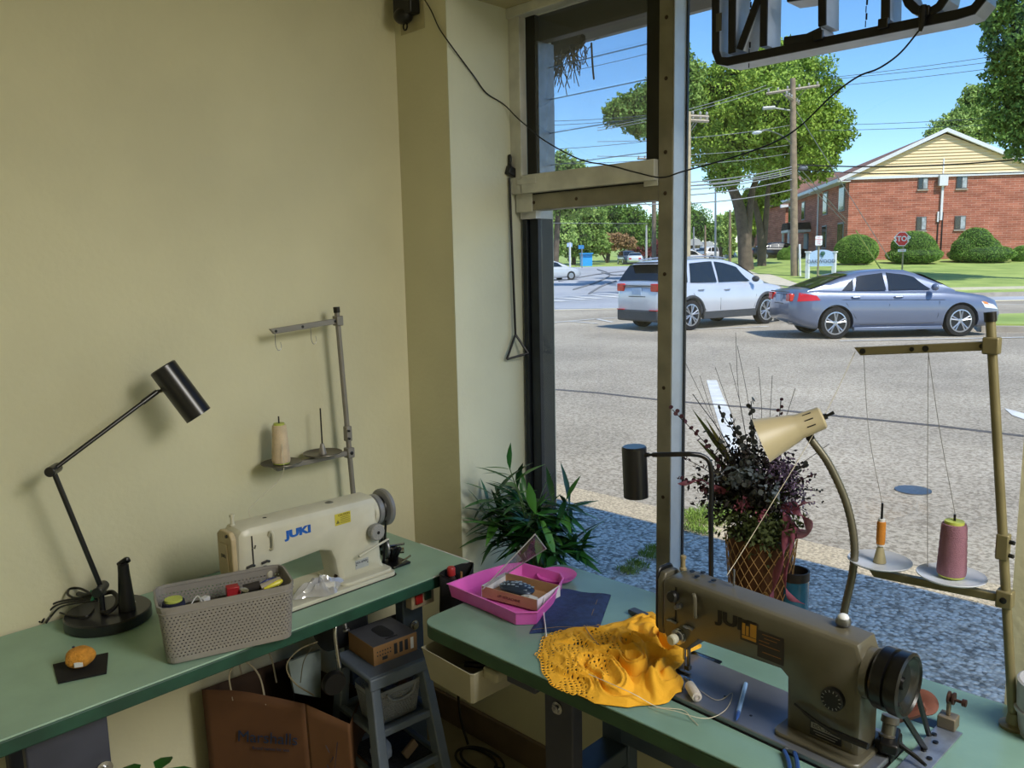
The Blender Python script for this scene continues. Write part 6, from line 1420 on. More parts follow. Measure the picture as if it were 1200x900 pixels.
# card box on top
cb_ = Vector((-1.835, 1.315)); bx = thing('carton', 'small brown card carton with a grey top picture, on the step stool', 'box', (cb_.x, cb_.y, .552), R(-5))
MB().bb((-.07, -.073, 0), (.07, .073, .056)).build('carton_body', M('kraft_carton', '#93704a', .7, var=.06), bx, bevel=.0015)
MB().bb((-.069, -.072, .056), (.069, .072, .0568)).build('printed_top', M('grey_print_top', '#56585f', .5), bx, smooth=False)
k = MB(); k.prism([(.040*math.cos(R(a))*(1.1 if a < 180 else 1)+.0, .036*math.sin(R(a))*(.8+.2*math.cos(R(a*2)))) for a in range(0, 360, 20)], .0568, .0573); k.build('pebble_picture', M('dark_print', '#2a2c31', .5), bx, smooth=False)
k = MB(); k.bb((.045, -.02, .0568), (.052, .02, .0573)); 
for i in range(6):
    for j in range(2): k.bb((.0700, -.062+.0085*i, .036-.011*j), (.0705, -.0585+.0085*i, .040-.011*j))
k.bb((.07, -.045, .010), (.0705, -.028, .020))
for i in range(3): k.bb((.07, -.006+.018*i, .014), (.0705, .005+.018*i, .046))
k.build('print', M('dark_print', ''), bx, smooth=False, kind='stuff')
MB().bb((.07, .050, .012), (.0707, .060, .046)).build('bar_code', m_white, bx, smooth=False)
# grey basket on the step
m_gb = M('grey_basket_plastic', '#8a8f98', .5)
q = SP(.5, .075, .386)+Vector((so_.x, so_.y, 0)); perf_basket('storage_basket', 'small grey woven-pattern basket on the middle step of the stool', q, math.atan2(sx_d.y, sx_d.x)-R(90), .165, .12, .105, .16, 56, 10, .28, m_gb)
k = MB(); k.tube(bez([q+Vector((.062, -.05, .095)), q+Vector((.066, -.035, .075)), q+Vector((.067, .0, .068)), q+Vector((.067, .035, .075)), q+Vector((.064, .05, .098))], 5), .0035, 6); k.build('basket_handle', m_gb); tag(bpy.data.objects['basket_handle'], 'curved front handle line of the small grey basket', 'basket handle')
for (dx, dy, z, r_, c, lb) in ((.0, .0, .075, .022, '#9aa3c9', 'pale lilac plastic bottle lying in the small grey basket'), (.01, .045, .085, .02, '#8d6a5e', 'brown-pink thread spool in the small grey basket'), (.01, -.045, .075, .021, '#b9bcc0', 'metal tin in the small grey basket')):
    k = MB(); k.lathe([(.0, 0), (r_, 0), (r_, .04), (r_*.5, .045), (0, .046)], q+Vector((dx, dy, z-.04)), (.2, .1, 1), 18); o = k.build('spool' if 'spool' in lb else ('tin' if 'tin' in lb else 'bottle'), M('c'+c[1:], c, .4, metal=.8 if 'tin' in lb else 0)); tag(o, lb, 'spool' if 'spool' in lb else ('tin' if 'tin' in lb else 'bottle'))
q2 = SP(.25, .05, .3)+Vector((so_.x, so_.y, 0)); k = MB(); k.ball(q2, (.035, .03, .032), 14, 10, .12); tag(k.build('plastic_bag', M('pale_blue_bag', '#8d9cba', .3, var=.1, spec=.7)), 'crumpled pale blue plastic bag on the lower step of the stool', 'bag')
q2 = SP(.62, .01, .29)+Vector((so_.x, so_.y, 0)); k = MB(); k.box(q2, (.012, .05, .03), rotm(R(30), 'X')); tag(k.build('cloth_remnant', M('brown_scrap', '#75655a', .9), bevel=.003), 'small brown scrap on the lower step of the stool', 'scrap')

# knee lifter
kl = thing('knee_lifter', 'black knee pad on a bent steel rod under the left table', 'knee lifter', (-1.86, 1.16, .722)); K0 = Vector((-1.86, 1.16, .722))
k = MB(); k.bb((-.02, .03, -.045), (.012, .058, -.0)); k.lathe([(.006, 0), (.006, .02), (.010, .021), (.010, .028)], (.0, .044, -.052), (.3, 0, -1), 10); k.build('bracket', m_steel, kl, bevel=.002)
P = [ox(425, 712, -1.86), ox(404, 716, -1.85), ox(395, 728, -1.84), ox(393, 745, -1.83), ox(398, 782, -1.82)]
k = MB(); k.tube([p-K0 for p in bez(P, 6)], .0055, 10); k.build('rod', m_chrome, kl)
pc2 = ox(391, 800, -1.815)-K0; k = MB(); k.T = Matrix.Translation(pc2) @ Matrix.Rotation(R(10), 4, 'X'); k.lathe([(.0, -.012), (.030, -.012), (.034, -.006), (.034, .006), (.030, .012), (.0, .012)], (0, 0, 0), (1, -.2, 0), 26); o = k.build('knee_pad', m_black, kl); o.scale = (1, 1, 1)
# switch box, shelf, hanging cords
sb = thing('switch_box', 'cream motor switch with red and green buttons under the left table corner', 'switch', (-1.79, 1.435, .69))
MB().bb((-.03, -.043, -.030), (.0, .043, .024)).build('switch_body', M('cream_plastic', '#b3a58c', .5), sb, bevel=.003)
MB().bb((.0, -.032, -.015), (.008, -.006, .012)).build('red_button', M('red_button', '#a02020', .4), sb, bevel=.002)
MB().bb((.0, .004, -.012), (.007, .028, .014)).build('green_button', M('dark_green_button', '#1c3a2c', .4), sb, bevel=.002)
k = MB(); k.tube([ox(466, 722, -1.9), ox(430, 735, -1.95)], .008, 6); tag(k.build('treadle_bar', m_legd), 'dark bar under the left table behind the carton', 'bar')
# motor and white panel in the shade below the left table
mt_ = thing('motor', 'dark clutch motor hanging in the shade below the left table', 'motor', (-2.0, 1.28, .60))
k = MB(); k.lathe([(.03, 0), (.07, .01), (.075, .06), (.07, .12), (.04, .14)], (0, -.07, 0), (0, 1, 0), 24); k.build('housing', M('dark_motor', '#20242a', .5, metal=.3), mt_); k = MB(); k.bb((-.02, -.03, .05), (.02, .03, .118)); k.build('hanger', m_legd, mt_)
k = MB(); A = [ox(338, 776, -2.05), ox(376, 762, -2.05), ox(376, 818, -2.05), ox(345, 812, -2.05)]; k.rings([A, [p-Vector((.01, 0, 0)) for p in A]]); pw_ = k.build('white_board', M('pale_board', '#8d9a98', .6), smooth=False); tag(pw_, 'pale board leaning in the shade behind the paper bag', 'board')
# paper bag
bgm = M('kraft_paper', '#603f25', .75, var=.1, scale=6); m_bagi = M('kraft_inside_shaded', '#3a2718', .8)  # paper colour darkened for the shade below the table, inside darker still
bg_ = thing('paper_bag', 'large brown kraft shopping bag with twisted handles under the left table', 'bag', (-2.05, 1.0, 0))
A = Vector((-2.20, .93, .45)); B_ = Vector((-1.945, 1.115, .425)); Cc = Vector((-1.800, 1.165, .40)); D_ = Vector((-1.93, 1.30, .40)); E_ = Vector((-2.2, 1.22, .44))
gb = Vector((-2.05, 1.0, 0))
def sheet(P, m, nm, drop):
    k = MB(); n = 14; tops = bez(P, 6) if len(P) > 2 else [P[0].lerp(P[1], i/8) for i in range(9)]
    def f(u, v):
        x = u*(len(tops)-1); i = min(int(x), len(tops)-2); p = tops[i].lerp(tops[i+1], x-i); b_ = Vector((p.x, p.y, .0)); w_ = .006*math.sin(u*7+v*3)*v; q = p.lerp(b_, v)+Vector((w_, w_, 0)); return q-gb
    k.grid(f, 16, 12); o = k.build(nm, m, bg_, fixn=False); md = o.modifiers.new('thick', 'SOLIDIFY'); md.thickness = .0015; return o
A2 = A+Vector((.08, .06, .02))
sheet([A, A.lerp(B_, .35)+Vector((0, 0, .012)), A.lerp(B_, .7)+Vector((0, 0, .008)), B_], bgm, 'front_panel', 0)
sheet([B_, Cc], M('kraft_paper_lit', '#775236', .75, var=.1, scale=6), 'side_gusset', 0); sheet([Cc, D_], bgm, 'back_gusset', 0); sheet([D_, E_], m_bagi, 'back_panel', 0); sheet([E_, A], m_bagi, 'far_side', 0)  # same paper: gusset tinted lit, back and far side tinted shaded
dirb = (B_-A); dirb.z = 0; dirb.normalize(); nb_ = Vector((dirb.y, -dirb.x, 0))
if nb_.dot(Vector((0, 0, 0))-A) < 0: nb_ = -nb_
def onbag(f, z): p = A.lerp(B_, f)-gb; p.z = z; return p+nb_*.009
mt2 = basis(onbag(.62, .315), dirb, (0, 0, 1)); textmesh('lettering', 'Marshalls', .050, m_ink, bg_, mt2, .0004, shear=.1)
textmesh('lettering', 'Brand names for less', .0135, m_ink, bg_, basis(onbag(.65, .282), dirb, (0, 0, 1)), .0004)
dg_ = (Cc-B_); dg_.z = 0; dg_.normalize(); ng = Vector((dg_.y, -dg_.x, 0)); ng = ng if ng.dot(-B_) > 0 else -ng
k = MB(); bp0 = B_.lerp(Cc, .55)-gb+ng*.009
for s in range(5): k.tube([Vector((bp0.x, bp0.y, .18))+Vector((0, 0, .03*s)), Vector((bp0.x, bp0.y, .20))+dg_*(.012*(s % 2*2-1))+Vector((0, 0, .03*s))], .0012, 4)
k.tube([Vector((bp0.x, bp0.y, .16)), Vector((bp0.x, bp0.y, .34))+dg_*.03], .001, 4); k.build('sprig_print', m_ink, bg_, kind='stuff')
mh = M('paper_cord', '#a59a84', .8)
for f0_, f1_, off in ((.30, .62, 0), (.2, .55, .1)):
    a = A.lerp(B_, f0_)-gb; b_ = A.lerp(B_, f1_)-gb
    if off: a += -nb_*.12; b_ += -nb_*.12
    k = MB(); k.tube(bez([a-Vector((0, 0, .02)), a+Vector((-.01, 0, .06)), (a+b_)/2+Vector((-.02, 0, .10)), b_+Vector((-.03, 0, .06)), b_-Vector((0, 0, .02))], 6), .0026, 6); k.build('handle', mh, bg_)
strand('beige wiring hanging from the underside of the left table above the bag', [ox(372, 752, -1.95), ox(350, 762, -1.95), ox(336, 780, -1.95), ox(345, 800, -1.95), ox(368, 815, -1.95)], .0022, M('beige_wire', '#8f8468', .6), 'cable', 'cable')
strand('thin cord under the left table beside the bag handle', [ox(366, 758, -1.98), ox(356, 775, -1.98), ox(352, 800, -1.98)], .0018, M('olive_wire', '#5a563f', .6), 'cable', 'cable')
# green leaves on the floor at the lower left
q = oz(170, 905, .45); pl = thing('leafy_plant', 'green leafy plant standing on the floor in front of the paper bag', 'plant', (q.x, q.y, 0))
k = MB(); k.lathe([(.0, 0), (.06, 0), (.075, .12), (.07, .12), (.055, .02), (0, .02)], n=24); k.build('pot', m_black, pl)
for i in range(16):
    a = random.uniform(0, 6.28); k = MB(); k.tube([(0, 0, .1), (.03*math.cos(a), .03*math.sin(a), .30), (.05*math.cos(a), .05*math.sin(a), .40+.01*(i % 4))], .002, 5); k.leaf((.05*math.cos(a), .05*math.sin(a), .39+.01*(i % 4)), (math.cos(a), math.sin(a), .25), (0, 0, 1), .075, .045, .35); k.build('leaf', M('deep_green_leaf', '#2f6b27', .5), pl, fixn=False)
# hanging pouch with red cap bottle at the table corner
pq = Vector((-1.738, 1.505, .76)); po = thing('hanging_pouch', 'black fabric pouch hanging from the corner of the left table', 'pouch', pq); mfab = M('black_fabric', '#0e0e10', .9, bump=.3, bscale=300)
k = MB(); rg = []
for z, hw, dpt in ((.014, .064, .045), (-.02, .064, .044), (-.09, .066, .036), (-.15, .062, .03), (-.165, .055, .02)):
    rg.append([Vector((dpt*(.5+.5*math.cos(a))+.002, hw*math.sin(a)*(1-.1*math.cos(a)), z-(.03*math.cos(a)*math.cos(a) if z > 0 and math.cos(a) > 0 else 0))) for a in [2*math.pi*i/24 for i in range(24)]])
k.rings(rg[::-1], cap=False); k.add([v for v in rg[-1]], [tuple(range(24))]); o = k.build('pouch_body', mfab, po, fixn=False); md = o.modifiers.new('thick', 'SOLIDIFY'); md.thickness = .002
k = MB(); k.tube([v+Vector((0, 0, .001)) for v in rg[0]]+[rg[0][0]+Vector((0, 0, .001))], .0018, 5); k.build('rim_wire', m_blackm, po)
cp = Vector((-1.715, 1.483, .675)); bo = thing('small_bottle', 'small dark bottle with a red cap inside the black pouch', 'bottle', cp)
k = MB(); k.lathe([(.0, 0), (.014, 0), (.014, .075), (.008, .085), (.008, .09)], n=18); k.build('bottle', M('brown_bottle', '#3a2620', .3), bo); k = MB(); k.lathe([(.0, .088), (.0125, .088), (.0125, .108), (.010, .112), (0, .112)], n=18); k.build('cap', M('red_cap', '#b3282c', .4), bo)
k = MB(); k.tube([(-1.71, 1.515, .68), (-1.712, 1.52, .762)], .0035, 8); tag(k.build('brown_pencil', m_wood), 'brown pencil in the black pouch next to the red cap', 'pencil')
# beige drawer under the window table
m_drw = M('cream_drawer_plastic', '#a39f8b', .5, var=.05)
k = MB(); k.T = Matrix.Translation((-C2[0], -C2[1], 0)); rim = [(-1.528, 1.215), (-1.338, 1.205), (-1.330, 1.211), (-1.325, 1.42), (-1.52, 1.42), (-1.532, 1.24)]
trayrings(k, rim, .085, .004, .612, .84); dw = k.build('drawer', m_drw, t2, bevel=.003, label='cream plastic drawer hanging under the left end')
k = MB(); k.T = Matrix.Translation((-C2[0], -C2[1], 0)); k.bb((-1.335, 1.24, .675), (-1.285, 1.29, .705)); k.build('side_bracket', m_drw, dw, bevel=.008)
k = MB(); k.tube([(-1.46, 1.30, .645), (-1.40, 1.33, .648), (-1.38, 1.36, .648)], .008, 8); tag(k.build('dark_tool', m_black), 'dark tool lying inside the cream drawer', 'tool')
k = MB(); 
for i, (cx_, cy_) in enumerate(((-1.86, 1.70), (-1.84, 1.71))):
    k.tube([Vector((cx_+(.085+.006*i)*math.cos(a), cy_+.05*math.sin(a)-.01, .008+.006*i)) for a in [2*math.pi*j/30 for j in range(31)]], .0045, 6)
k.tube(bez([(-1.93, 1.72, .02), (-1.99, 1.74, .10), (-2.02, 1.76, .25), (-2.03, 1.77, .45)], 5), .0045, 6); k.tube(bez([(-1.78, 1.70, .014), (-1.6, 1.74, .008), (-1.3, 1.7, .008), (-1.1, 1.72, .008)], 5), .0045, 6)
tag(k.build('power_cable', M('dark_cable', '#1f1d1a', .6)), 'looped dark power cable on the floor beside the baseboard', 'cable')

# ================================================================== ON THE WALL AND IN THE WINDOW
a = oy(483, 0, 1.8); t_ = thing('alarm_sensor', 'black sensor box high on the narrow wall beside the window', 'sensor', (a.x+.0, 1.8, 2.50))
MB().bb((-.062, -.004, -.075), (.062, 0, .10)).build('back_plate', M('cream_plate', '#b3ab86', .6), t_, bevel=.002)
k = MB(); k.bb((-.045, -.048, -.030), (.045, -.004, .10)); k.build('housing', m_black, t_, bevel=.006)
k = MB(); k.ball((-.012, -.03, -.028), (.036, .03, .026), 14, 10); k.build('sensor_dome', m_black, t_)
k = MB(); k.tube([(-.004+.010*math.cos(x_), -.03, -.062+.012*math.sin(x_)) for x_ in [2*math.pi*i/14 for i in range(15)]], .003, 6); k.build('hook_ring', m_black, t_)
W = [oy(494, -6, 1.77), oy(505, 12, 1.79), oy(514, 32, 1.795), ox(524, 47, -2.012), ox(541, 70, -2.012), ox(556, 90, -2.012), ox(570, 109, -2.012), ox(590, 122, -2.012), oy(606, 138, 2.07), oy(620, 150, 2.07), oy(640, 166, 2.05), oy(680, 187, 2.06), oy(715, 194, 2.06), oy(745, 202, 2.06), oy(775, 208, 2.07), oy(800, 201, 2.07), oy(850, 187, 2.06), oy(900, 170, 2.05), oy(935, 150, 2.04), oy(975, 112, 2.02), oy(1005, 90, 2.0), oy(1030, 80, 2.0), oy(1055, 62, 1.99), oy(1080, 32, 1.98)]
tag(MB().tube(bez(W, 5), .0022, 6).build('sign_wire', m_black), 'thin black wire sagging from the sensor box across the window to the sign', 'wire')
# crank pole hook
hk = thing('window_pole', 'black window pole with a triangular handle hanging on the jamb', 'window pole', (-2.018, 2.08, 1.98)); H0 = Vector((-2.018, 2.08, 1.98))
k = MB(); k.box((.012, -.006, -.005), (.022, .05, .030), rotm(R(-20), 'X')); k.box((.010, -.015, .03), (.010, .008, .05)); k.build('latch', m_black, hk, bevel=.003)
k = MB(); k.tube([ox(597, 208, -2.008)-H0, ox(600, 290, -2.004)-H0, ox(604, 392, -2.0)-H0], .0042, 8); k.build('rod', m_black, hk)
T_ = [ox(604, 392, -2.0)-H0, ox(594, 421, -2.0)-H0, oy(619, 414, 2.098)-H0]
k = MB(); k.tube([T_[0], T_[1]], .0042, 8); k.tube([T_[1], T_[2]], .0042, 8); k.tube([T_[2], T_[0]], .0042, 8); k.build('triangle_handle', m_black, hk, label='black triangular wire handle')
k = MB(); k.bb((0, -.012, -.01), (.006, .012, .05)); k.build('wall_bracket', m_steel, hk)
# bird nest of roots behind the louvres
nq = oy(662, 66, 2.6); ns = thing('root_tuft', 'dry hanging root tuft caught under the overhang behind the louvres', 'roots', nq); k = MB()
for i in range(90):
    x0 = random.gauss(0, .055); y0 = random.uniform(-.03, .03); L_ = random.uniform(.04, .16)*math.exp(-(x0/.12)**2); P = [Vector((x0, y0, random.uniform(0, .05)))]
    for j in range(4): P.append(P[-1]+Vector((random.uniform(-.018, .018), random.uniform(-.01, .01), -L_/4)))
    k.tube(P, .0022, 4)
nm_ = M('dry_roots', '#8b8378', .9); k.build('roots', nm_, ns, kind='stuff')
k = MB(); k.ball((0, 0, .045), (.10, .04, .035), 14, 8, .15); k.build('root_mass', M('grey_roots', '#56524c', .9), ns)
z_ = nq.z+.05; tag(MB().tube([oy(693, 50, 2.6), oy(694, 70, 2.6), oy(695, 84, 2.6), oy(696, 93, 2.6)], .004, 5).build('hanging_root', M('grey_roots', '')), 'single grey root hanging to the right of the root tuft', 'root')

# OPEN sign seen from behind
YS = 1.95; o0 = oy(833, 78, YS); sg = thing('open_sign', 'black framed OPEN sign seen from behind, hanging at the top of the window', 'sign', o0)
m_sb = M('black_sign_back', '#0e0e12', .45); m_ss = M('pale_sign_side', '#cdd6e4', .3, metal=.0, trans=.25); m_tube = M('clear_neon_tube', '#c9d6e6', .15, spec=.8)
def sgp(px, py): q = oy(px, py, YS)-o0; return q.x, q.z
def bar(nm, pts, w_, close=False, mk=True):
    """flat black bar with pale side wall, following a polyline in the sign plane"""
    P = [Vector(sgp(*p)) for p in pts]; k = MB(); ks = MB(); n = len(P)
    L_, Rr = [], []
    for i, p in enumerate(P):
        a = P[i-1] if (i > 0 or close) else P[i]; c = P[(i+1) % n] if (i < n-1 or close) else P[i]; d = (c-a).normalized(); nn = Vector((-d.y, d.x)); L_.append(p+nn*w_/2); Rr.append(p-nn*w_/2)
    rg = [[Vector((l.x, 0, l.y)), Vector((r.x, 0, r.y)), Vector((r.x, .006, r.y)), Vector((l.x, .006, l.y))] for l, r in zip(L_, Rr)]
    if close: rg.append(rg[0])
    k.rings(rg, cap=not close); o = k.build(nm, m_sb, sg, smooth=False, bevel=.0015)
    rs = [[Vector((l.x*1, .006, l.y))*1, Vector((r.x, .006, r.y)), Vector((r.x, .075, r.y)), Vector((l.x, .075, l.y))] for l, r in zip([a.lerp(b_, .0) for a, b_ in zip(L_, Rr)], [b_.lerp(a, .0) for a, b_ in zip(L_, Rr)])]
    if close: rs.append(rs[0])
    ks.rings(rs, cap=not close); ks.build('translucent_side', m_ss, o, smooth=False)
    return o
bar('frame', [(838, -60), (838, 60), (842, 71), (852, 72)] + [(852+(1120-852)*i/6, 72+(17-72)*i/6) for i in range(1, 7)] + [(1140, 11), (1149, 0), (1150, -30), (1150, -100)], .021)
bar('letter_n', [(857, 62), (858, -60)], .020); bar('letter_n', [(894, 54), (896, -70)], .019); bar('letter_n', [(866, 58), (902, -40)], .019)
bar('letter_e', [(922, -2), (963, -8)], .016); bar('letter_e', [(963, 30), (963, -70)], .019); bar('letter_e', [(918, 48), (945, 44), (962, 36)], .019)
bar('letter_p', [(1037, 24), (1038, -70)], .019)
bar('letter_o', [(1084+24*math.cos(R(a)), -12+26*math.sin(R(a))) for a in range(0, 360, 24)], .019, True)
for c in ((1084, 14), (960, 42), (1036, 28)): x_, z_ = sgp(*c); MB().box((x_, -.004, z_), (.022, .010, .022)).build('tube_support', m_black, sg, bevel=.002)
x_, z_ = sgp(843, 26); k = MB(); k.bb((x_-.009, -.002, z_-.022), (x_+.007, 0, z_+.022)); k.build('rating_label', M('dark_label', '#4b4a42', .5), sg, smooth=False)
x_, z_ = sgp(1082, 30); k = MB(); k.tube([(x_, -.004, z_+.04), (x_+.002, -.010, z_+.01), (x_-.004, -.006, z_-.012)], [.007, .008, .004], 8); k.build('cable_plug', m_black, sg)
for px in (873, 1010):
    x_, z_ = sgp(px, 78 if px == 873 else 30); P = [Vector((x_+.0015*(i % 2), .02, z_+.016*i)) for i in range(26)]
    k = MB()
    for i, p in enumerate(P[:-1]): k.tube([p, p+Vector((0, .0, .014))], .0022 if i % 2 else .0012, 5)
    o = k.build('hanging_chain', m_blackm, sg, kind='stuff')

# ================================================================== POTTED BAMBOO PLANT ON THE SILL
pq = Vector((-1.80, 1.95, .50)); bp_t = thing('potted_bamboo', 'bushy green bamboo-like plant on the window sill left of the table', 'plant', pq)
k = MB(); k.lathe([(0, 0), (.055, 0), (.07, .10), (.065, .10), (.052, .012), (0, .012)], n=24); k.build('pot', M('dark_pot', '#2b2522', .6), bp_t)
k = MB(); k.lathe([(0, .09), (.066, .09)], n=24); k.lathe([(0, .085), (.066, .085), (.066, .092), (0, .092)], n=24); k.build('soil', M('soil', '#2a2018', .95), bp_t)
lm = [M('bamboo_leaf_dark', '#1f4a24', .35, var=.25, scale=8, spec=.6), M('bamboo_leaf_mid', '#2f6a2e', .35, var=.2, scale=8, spec=.6), M('bamboo_leaf_light', '#4f8a3a', .4, var=.2, scale=8)]
random.seed(21)
protos = []
for i in range(6):
    k = MB(); k.leaf((0, 0, 0), (0, 1, 0), (0, 0, 1), .115, .017+.004*(i % 3), .16+.1*(i % 2), 4); protos.append(k.mesh('leaf', lm[i % 3]))
nl = 0
tips = []
for i in range(25):
    a = random.uniform(0, 6.28); r_ = random.uniform(.0, .035); base = Vector((r_*math.cos(a), r_*math.sin(a), .09))
    tx = oy(random.uniform(572, 690), 600, 1.95).x-pq.x; h_ = random.uniform(.32, .50)*(1-.5*abs(tx+.02)/.3); tip = Vector((tx*.85, random.uniform(-.13, .09), h_))
    mid = base.lerp(tip, .5)+Vector((0, 0, .05)); P = bez([base, mid, tip], 6); MB().tube(P, [.0035*(1-.6*j/(len(P)-1)) for j in range(len(P))], 6).build('stem', M('bamboo_stem', '#4c6a34', .5), bp_t)
    for j in range(4, len(P)):
        for s in range(2):
            p = P[j]; az = random.uniform(0, 6.28) if s else math.atan2(random.uniform(-.8, .5), (1 if p.x > .0 else -1)*random.uniform(.4, 1)+random.uniform(-.3, .3)); el = random.uniform(-.35, .75)
            if j == len(P)-1 and s: el = random.uniform(.7, 1.3)
            d = Vector((math.cos(az)*math.cos(el), math.sin(az)*math.cos(el), math.sin(el))); up = Vector((random.uniform(-.4, .4), random.uniform(-.4, .4), 1)); x_ = d.cross(up).normalized(); z_ = x_.cross(d)
            L_ = random.uniform(.75, 1.35)
            if pq.x+p.x+d.x*.115*L_ < -2.01 or pq.y+p.y+d.y*.115*L_ > 2.085: continue
            o = bpy.data.objects.new('leaf', protos[random.choice((0, 0, 3, 1, 4, 2, 0, 3, 1))]); COL.objects.link(o); o.parent = bp_t
            o.matrix_basis = Matrix(((x_.x*L_, d.x*L_, z_.x*L_, p.x), (x_.y*L_, d.y*L_, z_.y*L_, p.y), (x_.z*L_, d.z*L_, z_.z*L_, p.z), (0, 0, 0, 1))); nl += 1

# ================================================================== DRIED FLOWER ARRANGEMENT
fq = Vector((-.992, 1.965, .50)); fl = thing('flower_arrangement', 'dried flower arrangement in a brown pot wrapped in net on the sill', 'flower arrangement', fq)
random.seed(5)
rimz = .425
k = MB(); k.lathe([(0, 0), (.052, 0), (.056, .01), (.087, rimz-.01), (.089, rimz), (.083, rimz), (.05, .02), (0, .02)], n=36); k.build('pot', M('rust_brown_pot', '#573519', .8, var=.2, scale=12, bump=.3), fl)
k = MB(); N = 22; RZ = 19
def npt(i, j):
    z = rimz*.98*j/RZ+.003; r_ = .0575+(.0925-.0575)*j/RZ+.0015; a = 2*math.pi*(i+.5*(j % 2))/N; return Vector((r_*math.cos(a), r_*math.sin(a), z))
for j in range(RZ):
    for i in range(N):
        k.tube([npt(i, j), npt(i+(0 if j % 2 == 0 else 1), j+1)], .0011, 4, False); k.tube([npt(i, j), npt(i+(-1 if j % 2 == 0 else 0), j+1)], .0011, 4, False)
k.build('straw_net', M('straw_net', '#b08a55', .8), fl, kind='stuff')
def W2(px, py, y=1.965): return oy(px, py, y)-fq
core = W2(892, 600)
mstem = M('dark_stem', '#2c241c', .8); meuc = M('grey_eucalyptus', '#3b403e', .7, var=.25, scale=30); mpur = M('dried_purple_leaf', '#4c2733', .7, var=.25, scale=30); mlav = M('lilac_blossom', '#7a6689', .8, var=.25, scale=40); mgrn = M('moss_green_leaf', '#48542b', .7, var=.3, scale=20); mpink = M('dusty_pink_petal', '#8f4a5e', .7, var=.2)
def sprig(pts, mat, n, sz, round_=True, nm='leaf_sprig', w_=.0012, st=.25):
    P = bez([W2(*p) if len(p) == 2 else W2(p[0], p[1], p[2]) for p in pts], 6); k = MB(); k.tube(P, w_, 5); k.build('stem', mstem, fl); g = MB()
    for i in range(n):
        f = st+(1-st)*i/max(1, n-1); x = f*(len(P)-1); a_ = min(int(x), len(P)-2); p = P[a_].lerp(P[a_+1], x-a_); d = Vector((random.uniform(-1, 1), random.uniform(-1, 1), random.uniform(-.5, 1))).normalized()
        if round_: q = p+d*sz*.6; g.lathe([(0, 0), (sz*.5, .0003), (sz*.45, .0016), (0, .002)], q, (random.uniform(-1, 1), random.uniform(-1.2, -.1), random.uniform(-.6, 1)), 8)
        else: g.leaf(p, d, (random.uniform(-1, 1), random.uniform(-1, 1), .4), sz*1.6, sz*.5, .3, 2)
    g.build(nm, mat, fl, fixn=False, kind='stuff')
C_ = (892, 615)
for tip, mt_s, n, sz, rd, yy in (((788, 480), mpur, 26, .013, True, 1.93), ((793, 560), mpur, 18, .012, True, 1.9), ((800, 535), mpur, 14, .012, False, 1.95), ((812, 462), mstem, 2, .004, False, 1.97),
        ((842, 478), meuc, 22, .014, True, 1.96), ((830, 505), meuc, 18, .014, True, 1.94), ((856, 490), meuc, 22, .014, True, 1.98), ((866, 505), meuc, 20, .014, True, 1.95), ((880, 470), meuc, 26, .015, True, 1.99), ((884, 498), meuc, 20, .015, True, 1.94),
        ((872, 540), meuc, 22, .017, True, 1.9), ((905, 545), mlav, 40, .010, False, 1.92), ((925, 540), mlav, 50, .010, False, 1.95), ((932, 565), mlav, 44, .010, False, 1.92), ((945, 545), meuc, 16, .013, True, 1.97), ((955, 555), mpur, 14, .009, True, 1.98), ((962, 575), meuc, 26, .006, True, 1.96), ((950, 585), meuc, 26, .006, True, 1.9),
        ((915, 470), mpur, 20, .010, True, 1.99), ((930, 500), meuc, 16, .012, True, 2.0), ((905, 500), mpur, 20, .012, False, 1.99), ((820, 575), mpur, 22, .010, True, 1.9), ((812, 558), mgrn, 12, .016, False, 1.92), ((838, 590), meuc, 30, .007, True, 1.9), ((830, 610), meuc, 26, .006, True, 1.9), ((870, 585), mpink, 24, .012, False, 1.88), ((860, 560), meuc, 18, .016, True, 1.88), ((910, 590), mgrn, 26, .012, False, 1.88), ((890, 575), meuc, 18, .016, True, 1.87)):
    m_ = ((tip[0]+C_[0])/2+random.uniform(-8, 8), (tip[1]+C_[1])/2+random.uniform(-14, 0)-4, (yy+1.965)/2); sprig([(C_[0]+(tip[0]-C_[0])*.15, C_[1]+12, 1.965), m_, (tip[0], tip[1], yy)], mt_s, n, sz, rd)
# long bare twigs
for a, b_ in (((870, 560), (803, 425)), ((875, 550), (838, 430)), ((880, 540), (862, 390)), ((884, 540), (864, 405)), ((888, 540), (889, 430)), ((900, 540), (932, 455)), ((905, 545), (945, 500)), ((895, 540), (905, 440)), ((866, 560), (820, 440)), ((910, 560), (972, 520)), ((878, 540), (855, 425))):
    MB().tube(bez([W2(*a), W2((a[0]+b_[0])/2+random.uniform(-5, 5), (a[1]+b_[1])/2), W2(*b_)], 5), .0007, 4).build('bare_twig', mstem, fl)
